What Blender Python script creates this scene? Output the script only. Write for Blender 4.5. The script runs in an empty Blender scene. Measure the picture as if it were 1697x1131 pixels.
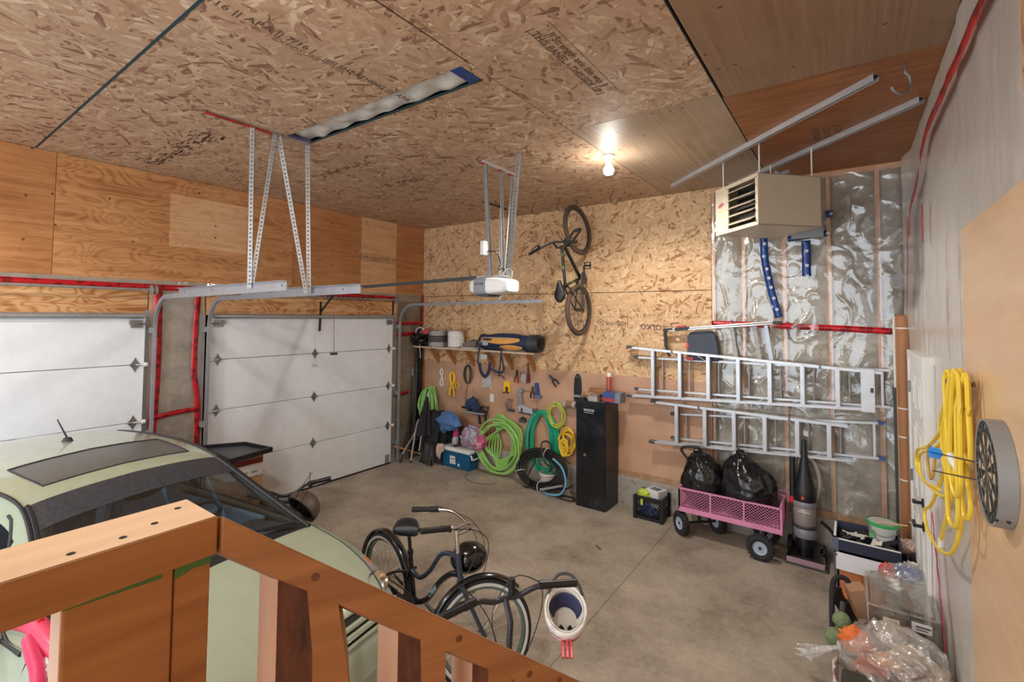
import bpy, bmesh, math, random
from mathutils import Vector, Matrix, Euler, noise
random.seed(7)
scene = bpy.context.scene
col = scene.collection
R = math.radians
PI = math.pi

# ------------------------------------------------------------------ camera
yaw, pitch, roll = 0.622058, 0.0406017, 0.0074876
fw = Vector((-math.sin(yaw)*math.cos(pitch), math.cos(yaw)*math.cos(pitch), math.sin(pitch)))
rt = Vector((math.cos(yaw), math.sin(yaw), 0))
up = rt.cross(fw)
rt2 = rt*math.cos(roll) + up*math.sin(roll)
up2 = -rt*math.sin(roll) + up*math.cos(roll)
cd = bpy.data.cameras.new('camera')
cd.sensor_width = 36.0
cd.lens = 36.0*783.126/1697.0
cd.shift_y = -(565.5-493.06)/1697.0
cd.clip_start = 0.02
cam = bpy.data.objects.new('camera', cd)
col.objects.link(cam)
m = Matrix((rt2, up2, -fw)).transposed().to_4x4()
m.translation = Vector((6.205, -5.926, 2.408))
cam.matrix_world = m
scene.camera = cam

# ------------------------------------------------------------------ world, lights, exposure
world = bpy.data.worlds.new('world'); scene.world = world
world.use_nodes = True
bg = world.node_tree.nodes['Background']
bg.inputs[0].default_value = (0.84, 0.92, 1.0, 1)
bg.inputs[1].default_value = 2.5
scene.view_settings.view_transform = 'Standard'
scene.view_settings.look = 'None'
scene.view_settings.gamma = 1.0
scene.view_settings.exposure = 0.55
scene.view_settings.use_curve_mapping = False
BULB_W = 105.0
scene.cycles.max_bounces = 10
scene.cycles.transparent_max_bounces = 16

# ------------------------------------------------------------------ materials
def sr(c):
    return tuple((x/12.92 if x <= 0.04045 else ((x+0.055)/1.055)**2.4) for x in (v/255.0 for v in c))
class NB:
    def __init__(s, name):
        s.m = bpy.data.materials.new(name); s.m.use_nodes = True
        s.t = s.m.node_tree; s.t.nodes.clear()
        s.out = s.t.nodes.new('ShaderNodeOutputMaterial')
    def n(s, typ, ins=None, **props):
        nd = s.t.nodes.new('ShaderNode'+typ)
        for k, v in props.items(): setattr(nd, k, v)
        for k, v in (ins or {}).items():
            sock = nd.inputs[k]
            if isinstance(v, bpy.types.NodeSocket): s.t.links.new(v, sock)
            else: sock.default_value = v
        return nd
    def math(s, op, a, b=0.0, c=None):
        ins = {0: a, 1: b}
        if c is not None: ins[2] = c
        return s.n('Math', ins, operation=op).outputs[0]
    def ramp(s, fac, stops, interp='LINEAR'):
        nd = s.n('ValToRGB', {0: fac}); cr = nd.color_ramp; cr.interpolation = interp
        while len(cr.elements) < len(stops): cr.elements.new(0.5)
        for e, (p, c) in zip(cr.elements, stops):
            e.position = p; e.color = (*c, 1)
        return nd.outputs[0]
    def mix(s, fac, a, b):
        nd = s.n('Mix', {}, data_type='RGBA')
        for sock, v in ((nd.inputs[0], fac), (nd.inputs[6], a), (nd.inputs[7], b)):
            if isinstance(v, bpy.types.NodeSocket): s.t.links.new(v, sock)
            else: sock.default_value = v if not isinstance(v, tuple) else (*v[:3], 1)
        return nd.outputs[2]
    def done(s, sh):
        s.t.links.new(sh, s.out.inputs[0]); return s.m

def M(name, c, rough=0.5, metal=0.0, var=0.0, vscale=8.0, bump=0.0, bscale=60.0, coat=0.0, spec=0.5, stretch=(1,1,1), dirt=None):
    b = NB(name); base = sr(c)
    p = b.n('BsdfPrincipled', {'Roughness': rough, 'Metallic': metal})
    p.inputs['Coat Weight'].default_value = coat
    p.inputs['Specular IOR Level'].default_value = spec
    tc = b.n('TexCoord').outputs['Object']
    mp = b.n('Mapping', {0: tc}); mp.inputs['Scale'].default_value = stretch
    v = mp.outputs[0]
    nz = b.n('TexNoise', {'Vector': v, 'Scale': vscale, 'Detail': 5.0, 'Roughness': 0.6}).outputs[0]
    k = max(var, 0.04)
    lo = tuple(x*(1-k) for x in base); hi = tuple(min(1, x*(1+k)) for x in base)
    c1 = b.ramp(nz, [(0.3, lo), (0.7, hi)])
    if dirt:
        nd = b.n('TexNoise', {'Vector': v, 'Scale': dirt[1], 'Detail': 6.0, 'Roughness': 0.7}).outputs[0]
        f = b.ramp(nd, [(dirt[2], (0,0,0)), (dirt[2]+0.12, (1,1,1))])
        c1 = b.mix(f, c1, sr(dirt[0]))
    b.t.links.new(c1, p.inputs['Base Color'])
    if bump:
        nb = b.n('TexNoise', {'Vector': v, 'Scale': bscale, 'Detail': 4.0}).outputs[0]
        bp = b.n('Bump', {'Strength': bump, 'Height': nb, 'Distance': 0.01})
        b.t.links.new(bp.outputs[0], p.inputs['Normal'])
    return b.done(p.outputs[0])

def plane_vec(b, axes, off=(0,0)):
    tc = b.n('TexCoord').outputs['Object']
    s = b.n('SeparateXYZ', {0: tc})
    a = b.math('ADD', s.outputs[axes[0]], off[0]); c = b.math('ADD', s.outputs[axes[1]], off[1])
    return b.n('CombineXYZ', {0: a, 1: c}).outputs[0]

def osb(name, axes, stops, seed=0.0, flake=(9.0, 42.0), rough=0.6):
    b = NB(name)
    v0 = plane_vec(b, axes, (seed, seed*1.7))
    nz = b.n('TexNoise', {'Vector': v0, 'Scale': 14.0, 'Detail': 2.0}).outputs[1]
    v1 = b.n('VectorMath', {0: nz, 1: (0.5,0.5,0.5)}, operation='SUBTRACT').outputs[0]
    v1 = b.n('VectorMath', {0: v1, 'Scale': 0.035}, operation='SCALE').outputs[0]
    v = b.n('VectorMath', {0: v0, 1: v1}, operation='ADD').outputs[0]
    best_h = best_t = None
    for i, ang in enumerate((8, -27, 41, 78, -62, 20)):
        mp = b.n('Mapping', {0: v}, vector_type='TEXTURE')
        mp.inputs['Rotation'].default_value = (0, 0, R(ang))
        mp.inputs['Location'].default_value = (i*3.1, i*1.7, 0)
        k = 1.0 + 0.25*(i % 3)
        mp.inputs['Scale'].default_value = (k/flake[0], k/flake[1], 1)
        vo = b.n('TexVoronoi', {'Vector': mp.outputs[0], 'Scale': 1.0, 'Randomness': 1.0}, voronoi_dimensions='2D')
        sp = b.n('SeparateColor', {0: vo.outputs['Color']})
        h, t = sp.outputs[0], sp.outputs[1]
        # a soft shading across each flake
        t = b.math('MULTIPLY_ADD', vo.outputs['Distance'], -0.16, t)
        if best_h is None: best_h, best_t = h, t
        else:
            g = b.math('GREATER_THAN', h, best_h)
            mx = b.n('Mix', {0: g, 2: best_t, 3: t}); best_t = mx.outputs[0]
            best_h = b.math('MAXIMUM', h, best_h)
    fine = b.n('TexNoise', {'Vector': v0, 'Scale': 160.0, 'Detail': 3.0}).outputs[0]
    t = b.math('MULTIPLY_ADD', b.math('SUBTRACT', fine, 0.5), 0.30, best_t)
    big = b.n('TexNoise', {'Vector': v0, 'Scale': 0.9, 'Detail': 3.0}).outputs[0]
    t = b.math('MULTIPLY_ADD', b.math('SUBTRACT', big, 0.5), 0.35, t)
    c = b.ramp(t, [(p, sr(k)) for p, k in stops])
    bp = b.n('Bump', {'Strength': 0.25, 'Height': b.math('ADD', best_h, b.math('MULTIPLY', best_t, 0.5)), 'Distance': 0.004})
    p = b.n('BsdfPrincipled', {'Base Color': c, 'Roughness': rough, 'Normal': bp.outputs[0]})
    p.inputs['Specular IOR Level'].default_value = 0.3
    return b.done(p.outputs[0])

def ply(name, axes, dark, mid, light, grain=(1.6, 26.0), rings=0.0, knots=0.0, rough=0.5, grey=None, seed=0.0, gloss=0.35):
    b = NB(name)
    v0 = plane_vec(b, axes, (seed, seed*0.6))
    mp = b.n('Mapping', {0: v0}); mp.inputs['Scale'].default_value = (grain[0], grain[1], 1)
    g = b.n('TexNoise', {'Vector': mp.outputs[0], 'Scale': 1.0, 'Detail': 6.0, 'Roughness': 0.65, 'Distortion': 0.4}).outputs[0]
    t = g
    if rings:
        mp2 = b.n('Mapping', {0: v0}); mp2.inputs['Scale'].default_value = (1.1, 4.2, 1)
        f = b.n('TexNoise', {'Vector': mp2.outputs[0], 'Scale': 1.0, 'Detail': 2.0, 'Distortion': 0.7}).outputs[0]
        w = b.math('SINE', b.math('MULTIPLY', f, 95.0))
        w = b.math('POWER', b.math('MULTIPLY_ADD', w, 0.5, 0.5), 2.2)
        t = b.math('MULTIPLY_ADD', w, -rings, b.math('ADD', g, rings*0.4))
    big = b.n('TexNoise', {'Vector': v0, 'Scale': 1.3, 'Detail': 3.0}).outputs[0]
    t = b.math('MULTIPLY_ADD', b.math('SUBTRACT', big, 0.5), 0.45, t)
    c = b.ramp(t, [(0.25, sr(dark)), (0.5, sr(mid)), (0.75, sr(light))])
    if grey:
        n2 = b.n('TexNoise', {'Vector': v0, 'Scale': 2.2, 'Detail': 6.0, 'Roughness': 0.7}).outputs[0]
        c = b.mix(b.ramp(n2, [(0.35, (0,0,0)), (0.65, (1,1,1))]), c, sr(grey))
    if knots:
        vo = b.n('TexVoronoi', {'Vector': v0, 'Scale': 5.0}, voronoi_dimensions='2D')
        k = b.ramp(vo.outputs['Distance'], [(0.035, (1,1,1)), (0.075, (0,0,0))])
        sel = b.math('GREATER_THAN', b.n('SeparateColor', {0: vo.outputs['Color']}).outputs[0], 1-knots)
        c = b.mix(b.math('MULTIPLY', k, b.math('MULTIPLY', sel, 0.8)), c, sr((70, 40, 22)))
    bp = b.n('Bump', {'Strength': 0.12, 'Height': t, 'Distance': 0.004})
    p = b.n('BsdfPrincipled', {'Base Color': c, 'Roughness': rough, 'Normal': bp.outputs[0]})
    p.inputs['Specular IOR Level'].default_value = gloss
    return b.done(p.outputs[0])

def film(name, opacity=0.12, milk=(225,225,222), milkf=0.10, rough=0.10, wr=9.0, bs=0.5):
    b = NB(name)
    tc = b.n('TexCoord').outputs['Object']
    tr = b.n('BsdfTransparent', {0: (0.97,0.97,0.96,1)})
    n1 = b.n('TexNoise', {'Vector': tc, 'Scale': wr, 'Detail': 3.0, 'Distortion': 1.2}).outputs[0]
    bp = b.n('Bump', {'Strength': bs, 'Height': n1, 'Distance': 0.03})
    gl = b.n('BsdfGlossy', {'Color': (1,1,1,1), 'Roughness': rough, 'Normal': bp.outputs[0]})
    df = b.n('BsdfDiffuse', {'Color': (*sr(milk),1), 'Normal': bp.outputs[0]})
    lw = b.n('LayerWeight', {'Blend': 0.25, 'Normal': bp.outputs[0]}).outputs[0]
    n2 = b.n('TexNoise', {'Vector': tc, 'Scale': wr*0.5, 'Detail': 5.0, 'Roughness': 0.7}).outputs[0]
    mk = b.math('MULTIPLY', b.ramp(n2, [(0.35, (0.4 if milkf < 0.5 else 0.82,)*3), (0.7, (1,1,1))]), milkf)
    s1 = b.n('MixShader', {0: mk, 1: tr.outputs[0], 2: df.outputs[0]})
    f = b.math('MULTIPLY_ADD', lw, 0.35, opacity)
    s2 = b.n('MixShader', {0: f, 1: s1.outputs[0], 2: gl.outputs[0]})
    return b.done(s2.outputs[0])

def glass(name, tint=(0.35,0.4,0.4), gloss=0.10, rough=0.03):
    b = NB(name)
    tr = b.n('BsdfTransparent', {0: (*tint,1)})
    gl = b.n('BsdfGlossy', {'Color': (1,1,1,1), 'Roughness': rough})
    lw = b.n('LayerWeight', {'Blend': 0.3}).outputs[1]
    f = b.math('MULTIPLY_ADD', lw, 0.35, gloss)
    return b.done(b.n('MixShader', {0: f, 1: tr.outputs[0], 2: gl.outputs[0]}).outputs[0])

def emit(name, c, s):
    b = NB(name); return b.done(b.n('Emission', {0: (*c,1), 1: s}).outputs[0])

OSB_LIGHT = [(0.0,(156,110,72)),(0.04,(180,138,96)),(0.11,(205,165,122)),(0.5,(214,176,134)),(0.8,(220,186,146)),(0.97,(232,206,172))]
OSB_CEIL = [(0.0,(134,98,80)),(0.03,(154,118,95)),(0.09,(176,144,117)),(0.45,(186,154,126)),(0.75,(193,164,137)),(0.88,(206,180,152)),(0.97,(220,198,172))]
m_osb_wall = osb('osb_wall', (0,2), OSB_LIGHT, 0.0, (11.0, 52.0))
m_osb_ceil = osb('osb_ceiling', (0,1), OSB_CEIL, 5.0, (9.0, 44.0))
m_osb_ceil2 = osb('osb_ceiling_crosswise', (1,0), OSB_CEIL, 9.0, (9.0, 44.0))
m_ply_wall = ply('fir_plywood', (1,2), (166,110,66), (197,141,91), (213,160,110), (1.2,16.0), rings=0.22, knots=0.12, seed=3.0)
m_ply_wall2 = ply('fir_plywood_plain', (1,2), (162,106,64), (191,133,85), (206,150,102), (1.5,18.0), rings=0.06, knots=0.25, seed=13.0)
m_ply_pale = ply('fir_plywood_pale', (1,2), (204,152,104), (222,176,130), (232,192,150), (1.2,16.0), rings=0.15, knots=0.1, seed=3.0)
m_header = ply('header_plywood', (1,2), (168,112,66), (208,158,108), (226,184,138), (1.0,14.0), rings=0.28, seed=23.0)
m_ply_ceil_o = ply('orange_plywood', (0,1), (124,76,42), (154,98,56), (176,118,72), (1.5,20.0), rings=0.05, knots=0.15, seed=1.0)
m_ply_ceil_b = ply('brown_plywood', (1,0), (112,82,60), (142,110,84), (168,136,108), (1.2,34.0), knots=0.3, grey=(150,120,94), seed=2.0)
m_ply_ceil_g = ply('weathered_plywood', (1,0), (126,100,78), (164,138,112), (190,168,142), (1.0,40.0), knots=0.25, grey=(168,148,126), seed=4.0)
m_tan = ply('birch_board', (1,2), (210,174,134), (219,184,146), (226,194,158), (2.0,10.0), rough=0.35, seed=8.0, gloss=0.5)
m_lum = ply('spruce_lumber', (1,2), (182,122,70), (206,150,98), (222,176,128), (1.5,30.0), knots=0.12, rough=0.55)
m_stud = M('stud_wood', (214,166,128), 0.7, var=0.15, vscale=10)
m_sill = M('sill_wood', (170,136,104), 0.8, var=0.25, vscale=9, bump=0.2, dirt=((112,86,64),7,0.56))
m_dark = M('black_gap', (22,19,17), 0.9)

def concrete():
    b = NB('concrete_floor'); tc = b.n('TexCoord').outputs['Object']
    n1 = b.n('TexNoise', {'Vector': tc, 'Scale': 1.6, 'Detail': 7.0, 'Roughness': 0.68}).outputs[0]
    n2 = b.n('TexNoise', {'Vector': tc, 'Scale': 24.0, 'Detail': 6.0, 'Roughness': 0.75}).outputs[0]
    t = b.math('MULTIPLY_ADD', b.math('SUBTRACT', n2, 0.5), 0.45, n1)
    c = b.ramp(t, [(0.28, sr((126,115,102))), (0.45, sr((156,145,131))), (0.6, sr((173,162,147))), (0.78, sr((193,181,163)))])
    vo = b.n('TexVoronoi', {'Vector': tc, 'Scale': 3.2})
    sp = b.ramp(vo.outputs['Distance'], [(0.02, (1,1,1)), (0.035, (0,0,0))])
    c = b.mix(b.math('MULTIPLY', sp, 0.6), c, sr((82,64,48)))
    bp = b.n('Bump', {'Strength': 0.15, 'Height': n2, 'Distance': 0.006})
    p = b.n('BsdfPrincipled', {'Base Color': c, 'Roughness': 0.55, 'Normal': bp.outputs[0]})
    p.inputs['Specular IOR Level'].default_value = 0.35
    return b.done(p.outputs[0])
m_conc = concrete()
m_curb = M('concrete_wall', (168,160,150), 0.85, var=0.2, vscale=7, bump=0.3, bscale=30, dirt=((120,108,96),6,0.55))

def pegboard_mat():
    b = NB('pegboard'); v = plane_vec(b, (0,2))
    sp = b.n('SeparateXYZ', {0: v}); k = 1/0.0254
    fx = b.math('SUBTRACT', b.math('FRACT', b.math('MULTIPLY', sp.outputs[0], k)), 0.5)
    fz = b.math('SUBTRACT', b.math('FRACT', b.math('MULTIPLY', sp.outputs[1], k)), 0.5)
    d = b.math('SQRT', b.math('ADD', b.math('MULTIPLY', fx, fx), b.math('MULTIPLY', fz, fz)))
    hole = b.math('LESS_THAN', d, 0.17)
    nz = b.n('TexNoise', {'Vector': v, 'Scale': 3.0, 'Detail': 5.0}).outputs[0]
    base = b.ramp(nz, [(0.3, sr((194,150,120))), (0.7, sr((211,169,140)))])
    c = b.mix(hole, base, sr((84,56,42)))
    p = b.n('BsdfPrincipled', {'Base Color': c, 'Roughness': 0.45})
    return b.done(p.outputs[0])
m_peg = pegboard_mat()

def insul(name, dark, mid, light):
    b = NB(name); tc = b.n('TexCoord').outputs['Object']
    mp = b.n('Mapping', {0: tc}); mp.inputs['Scale'].default_value = (1,1,1.6)
    n1 = b.n('TexNoise', {'Vector': mp.outputs[0], 'Scale': 3.0, 'Detail': 8.0, 'Roughness': 0.72}).outputs[0]
    n2 = b.n('TexNoise', {'Vector': tc, 'Scale': 70.0, 'Detail': 3.0}).outputs[0]
    t = b.math('MULTIPLY_ADD', b.math('SUBTRACT', n2, 0.5), 0.3, n1)
    c = b.ramp(t, [(0.3, sr(dark)), (0.5, sr(mid)), (0.72, sr(light))])
    bp = b.n('Bump', {'Strength': 0.4, 'Height': t, 'Distance': 0.02})
    p = b.n('BsdfPrincipled', {'Base Color': c, 'Roughness': 0.95, 'Normal': bp.outputs[0]})
    return b.done(p.outputs[0])
m_ins_back = insul('insulation_back', (132,125,112), (166,159,146), (190,183,170))
m_ins_right = insul('insulation_right', (158,148,136), (184,175,163), (202,195,184))
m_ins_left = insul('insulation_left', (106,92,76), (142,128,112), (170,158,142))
m_film = film('poly_film', 0.10, milkf=0.16, rough=0.12, wr=3.4, bs=0.35)
m_film_w = film('poly_film_milky', 0.03, milk=(216,211,203), milkf=0.95, rough=0.25, wr=3.0, bs=0.3)
m_film_d = film('poly_film_dusty', 0.03, milk=(180,170,158), milkf=0.25, rough=0.2, wr=5.0)
m_bagfilm = film('clear_bag_film', 0.12, milkf=0.42, rough=0.10, wr=11.0, bs=0.8)
m_tailfilm = film('bag_tail_film', 0.12, milkf=0.6, rough=0.12, wr=20.0, bs=0.8)
m_tote = film('clear_tote_plastic', 0.06, milk=(205,200,192), milkf=0.12, rough=0.12, wr=2.0)

def tape_mat(name, c, blot, cover=0.5):
    b = NB(name); tc = b.n('TexCoord').outputs['Object']
    vo = b.n('TexVoronoi', {'Vector': tc, 'Scale': 13.0})
    f = b.ramp(vo.outputs['Distance'], [(0.40, (1,1,1)), (0.46, (0,0,0))])
    cc = b.mix(b.math('MULTIPLY', f, cover), sr(c), sr(blot))
    n = b.n('TexNoise', {'Vector': tc, 'Scale': 40.0}).outputs[0]
    bp = b.n('Bump', {'Strength': 0.25, 'Height': n, 'Distance': 0.01})
    p = b.n('BsdfPrincipled', {'Base Color': cc, 'Roughness': 0.3, 'Normal': bp.outputs[0]})
    return b.done(p.outputs[0])
m_red = tape_mat('red_sheathing_tape', (196,30,40), (96,12,22), 0.7)
m_bluetape = tape_mat('blue_sheathing_tape', (28,66,132), (18,40,90), 0.5)
m_teal = M('teal_marker', (22,62,70), 0.6)
m_grn = M('green_marker', (66,110,56), 0.7)

m_galv = M('galvanised_steel', (172,175,178), 0.42, 0.6, var=0.12, vscale=20)
m_galv2 = M('galvanised_track', (168,176,186), 0.4, 0.6, var=0.1)
m_alu = M('aluminium', (206,208,212), 0.35, 0.55, var=0.08)
m_alu_d = M('ribbed_aluminium', (150,146,142), 0.45, 0.5, var=0.2, vscale=30)
m_doorw = M('white_door_skin', (230,235,242), 0.45, var=0.03, bump=0.05, bscale=120)
m_white = M('white_plastic', (232,232,230), 0.4)
m_whitep = M('white_paint', (232,232,228), 0.45)
m_grey = M('grey_plastic', (140,144,150), 0.5)
m_dgrey = M('dark_grey_plastic', (66,68,72), 0.5)
m_black = M('black_plastic', (26,27,30), 0.42)
m_blackg = M('black_gloss', (14,15,18), 0.15, coat=0.6)
m_rubber = M('black_rubber', (34,34,36), 0.75, bump=0.2, bscale=90)
m_steel = M('steel', (150,152,156), 0.35, 0.85)
m_chrome = M('chrome', (215,215,215), 0.12, 1.0)
m_brass = M('brown_metal', (112,88,70), 0.5, 0.4)
# ------------------------------------------------------------------ mesh builder
def frame_of(d):
    d = Vector(d).normalized()
    a = Vector((0,0,1)) if abs(d.z) < 0.9 else Vector((1,0,0))
    u = d.cross(a).normalized()
    return d, u, d.cross(u).normalized()
class MB:
    def __init__(s): s.v, s.f = [], []
    def add(s, vs, fs):
        o = len(s.v); s.v += [tuple(p) for p in vs]; s.f += [tuple(i+o for i in f) for f in fs]; return s
    def box(s, x0, x1, y0, y1, z0, z1):
        vs = [(x,y,z) for x in (x0,x1) for y in (y0,y1) for z in (z0,z1)]
        return s.add(vs, [(0,1,3,2),(4,6,7,5),(0,4,5,1),(2,3,7,6),(0,2,6,4),(1,5,7,3)])
    def obox(s, c, ax, ay, az, sx, sy, sz):
        c, ax, ay, az = (Vector(q) for q in (c, ax, ay, az))
        vs = [c + ax*(sx*i/2) + ay*(sy*j/2) + az*(sz*k/2) for i in (-1,1) for j in (-1,1) for k in (-1,1)]
        return s.add(vs, [(0,1,3,2),(4,6,7,5),(0,4,5,1),(2,3,7,6),(0,2,6,4),(1,5,7,3)])
    def bar(s, a, b, w, h, side=None):                     # rectangular bar from a to b
        a, b = Vector(a), Vector(b); d = (b-a)
        L = d.length; d.normalize()
        u = Vector(side) if side else frame_of(d)[1]
        u = (u - d*u.dot(d)).normalized(); w2 = d.cross(u)
        return s.obox((a+b)/2, d, u, w2, L, w, h)
    def tube(s, pts, r, n=8, closed=False, ry=None):
        pts = [Vector(p) for p in pts]; N = len(pts); rs = r if isinstance(r, (list,tuple)) else [r]*N
        vs, prev = [], None
        for i, p in enumerate(pts):
            if closed: t = pts[(i+1)%N]-pts[i-1]
            else: t = pts[min(i+1,N-1)]-pts[max(i-1,0)]
            if t.length < 1e-9: t = Vector((0,0,1))
            t.normalize()
            if prev is None: u = frame_of(t)[1]
            else:
                u = prev - t*prev.dot(t)
                u = u.normalized() if u.length > 1e-6 else frame_of(t)[1]
            prev = u; w = t.cross(u)
            for k in range(n):
                a = 2*PI*k/n
                vs.append(p + u*(math.cos(a)*rs[i]) + w*(math.sin(a)*(rs[i] if ry is None else ry)))
        fs = []
        for i in range(N if closed else N-1):
            j = (i+1) % N
            for k in range(n):
                fs.append((i*n+k, i*n+(k+1)%n, j*n+(k+1)%n, j*n+k))
        if not closed:
            fs.append(tuple(range(n-1,-1,-1))); fs.append(tuple((N-1)*n+k for k in range(n)))
        return s.add(vs, fs)
    def cyl(s, a, b, r, n=16, r2=None): return s.tube([a,b], [r, r if r2 is None else r2], n)
    def lathe(s, c, prof, n=24, axis=(0,0,1), a0=0.0, a1=2*PI):
        d, u, w = frame_of(axis); c = Vector(c); vs, fs = [], []
        full = abs(a1-a0-2*PI) < 1e-6; m = n if full else n+1
        for r, z in prof:
            for k in range(m):
                a = a0+(a1-a0)*k/n
                vs.append(c + d*z + u*(r*math.cos(a)) + w*(r*math.sin(a)))
        for i in range(len(prof)-1):
            for k in range(n):
                k2 = (k+1) % m
                fs.append((i*m+k, i*m+k2, (i+1)*m+k2, (i+1)*m+k))
        return s.add(vs, fs)
    def torus(s, c, R_, r, axis=(0,0,1), n=40, k=10, a0=0.0, a1=2*PI):
        d, u, w = frame_of(axis); c = Vector(c); full = abs(a1-a0-2*PI) < 1e-6
        pts = [c + u*(R_*math.cos(a0+(a1-a0)*i/n)) + w*(R_*math.sin(a0+(a1-a0)*i/n)) for i in range(n if full else n+1)]
        return s.tube(pts, r, k, closed=full)
    def sphere(s, c, r, n=14, m=9, sc=(1,1,1), jit=0.0, seed=0):
        vs, fs = [], []; c = Vector(c)
        for i in range(m+1):
            t = PI*i/m
            for k in range(n):
                a = 2*PI*k/n
                d = Vector((math.sin(t)*math.cos(a), math.sin(t)*math.sin(a), math.cos(t)))
                q = r
                if jit: q *= 1+jit*noise.noise(d*2.2+Vector((seed,seed*2.3,0)))
                vs.append(c + Vector((d.x*sc[0], d.y*sc[1], d.z*sc[2]))*q)
        for i in range(m):
            for k in range(n): fs.append((i*n+k, (i+1)*n+k, (i+1)*n+(k+1)%n, i*n+(k+1)%n))
        return s.add(vs, fs)
    def prism(s, poly, to3, d):                            # poly 2-D, to3(u,v) -> Vector, extruded by vector d
        a = [Vector(to3(*p)) for p in poly]; n = len(a); d = Vector(d)
        return s.add(a+[p+d for p in a], [tuple(range(n-1,-1,-1)), tuple(range(n,2*n))] + [(i,(i+1)%n,n+(i+1)%n,n+i) for i in range(n)])
    def grid(s, fn, nu, nv, wrapu=False):
        vs = [fn(i/nu, j/nv) for i in range(nu + (0 if wrapu else 1)) for j in range(nv+1)]
        mu = nu if wrapu else nu+1; fs = []
        for i in range(nu):
            for j in range(nv):
                i2 = (i+1) % mu; fs.append((i*(nv+1)+j, i2*(nv+1)+j, i2*(nv+1)+j+1, i*(nv+1)+j+1))
        return s.add(vs, fs)
    def build(s, name, mat, parent=None, local=False, smooth=False, bevel=0.0, solid=0.0, sub=0, sharp=40):
        off = Vector((0,0,0))
        if parent is not None and not local: off = parent.matrix_world.translation if parent.type == 'EMPTY' else world_off(parent)
        me = bpy.data.meshes.new(name)
        me.from_pydata([tuple(Vector(p)-off) for p in s.v], [], s.f); me.update()
        bm = bmesh.new(); bm.from_mesh(me); bmesh.ops.recalc_face_normals(bm, faces=bm.faces); bm.to_mesh(me); bm.free()
        me.materials.append(mat)
        if smooth:
            me.polygons.foreach_set('use_smooth', [True]*len(me.polygons)); me.set_sharp_from_angle(angle=R(sharp))
        o = bpy.data.objects.new(name, me); col.objects.link(o)
        if parent is not None: o.parent = parent
        if solid: md = o.modifiers.new('thickness', 'SOLIDIFY'); md.thickness = solid; md.offset = 0
        if bevel: md = o.modifiers.new('bevel', 'BEVEL'); md.width = bevel; md.segments = 2; md.limit_method = 'ANGLE'
        if sub: md = o.modifiers.new('smooth', 'SUBSURF'); md.levels = sub; md.render_levels = sub
        return o
def world_off(o):
    p = Vector((0,0,0))
    while o is not None: p += o.location; o = o.parent
    return p
def thing(name, label, cat, loc=(0,0,0), group=None, rot=None):
    o = bpy.data.objects.new(name, None); col.objects.link(o)
    o.empty_display_size = 0.1
    o.location = loc
    if rot is not None: o.rotation_euler = rot
    mw = Matrix.Translation(loc)
    o.matrix_world = Matrix.LocRotScale(Vector(loc), Euler(rot) if rot is not None else None, None)
    o['label'] = label; o['category'] = cat
    if group: o['group'] = group
    return o
def tag(o, label, cat, group=None):
    o['label'] = label; o['category'] = cat
    if group: o['group'] = group
    return o
def struct(name):
    o = bpy.data.objects.new(name, None); col.objects.link(o); o['kind'] = 'structure'; return o
def copy_tree(o, parent=None):
    c = o.copy(); col.objects.link(c)
    if parent is not None: c.parent = parent
    for ch in o.children: copy_tree(ch, c)
    return c
def lab(o, l): o['label'] = l; return o
def text(body, name, mat, parent, size, origin, right, upv, depth=0.0006, align='CENTER', sx=1.0):
    cu = bpy.data.curves.new(name, 'FONT'); cu.body = body; cu.size = size; cu.extrude = depth; cu.align_x = align
    cu.resolution_u = 2; cu.offset = size*0.01
    t = bpy.data.objects.new(name, cu); col.objects.link(t)
    me = bpy.data.meshes.new_from_object(t); bpy.data.objects.remove(t)
    r_ = Vector(right).normalized(); u_ = Vector(upv).normalized(); n_ = r_.cross(u_)
    off = Vector((0,0,0)) if parent is None else world_off(parent)
    M4 = Matrix((r_*sx, u_, n_)).transposed().to_4x4(); M4.translation = Vector(origin)-off
    me.transform(M4); me.materials.clear(); me.materials.append(mat); me.name = name
    o = bpy.data.objects.new(name, me); col.objects.link(o); o.parent = parent
    return o
def cr(pts, n=8, closed=False):                            # Catmull-Rom smoothing
    P = [Vector(p) for p in pts]; N = len(P); out = []
    for i in range(N if closed else N-1):
        g = (lambda k: P[k % N]) if closed else (lambda k: P[max(0,min(N-1,k))])
        p0,p1,p2,p3 = g(i-1),g(i),g(i+1),g(i+2)
        for j in range(n):
            t = j/n
            out.append(0.5*((2*p1)+(p2-p0)*t+(2*p0-5*p1+4*p2-p3)*t*t+(3*p1-p0-3*p2+p3)*t**3))
    if not closed: out.append(P[-1])
    return out
def nz(x, y, z=0.0): return noise.noise(Vector((x,y,z)))

W, H = 6.677, 3.96
# ------------------------------------------------------------------ floor
fl = struct('floor')
MB().box(-0.6, W+0.3, -9.0, 0.3, -0.16, -0.03).build('gravel_base', m_dark, fl)
for b in ((-0.3,4.478,-9.0,0.15),(4.482,W+0.1,-9.0,-0.452),(4.482,W+0.1,-0.448,0.15)):
    MB().box(b[0],b[1],b[2],b[3],-0.03,0.0).build('concrete_slab', m_conc, fl)

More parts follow.
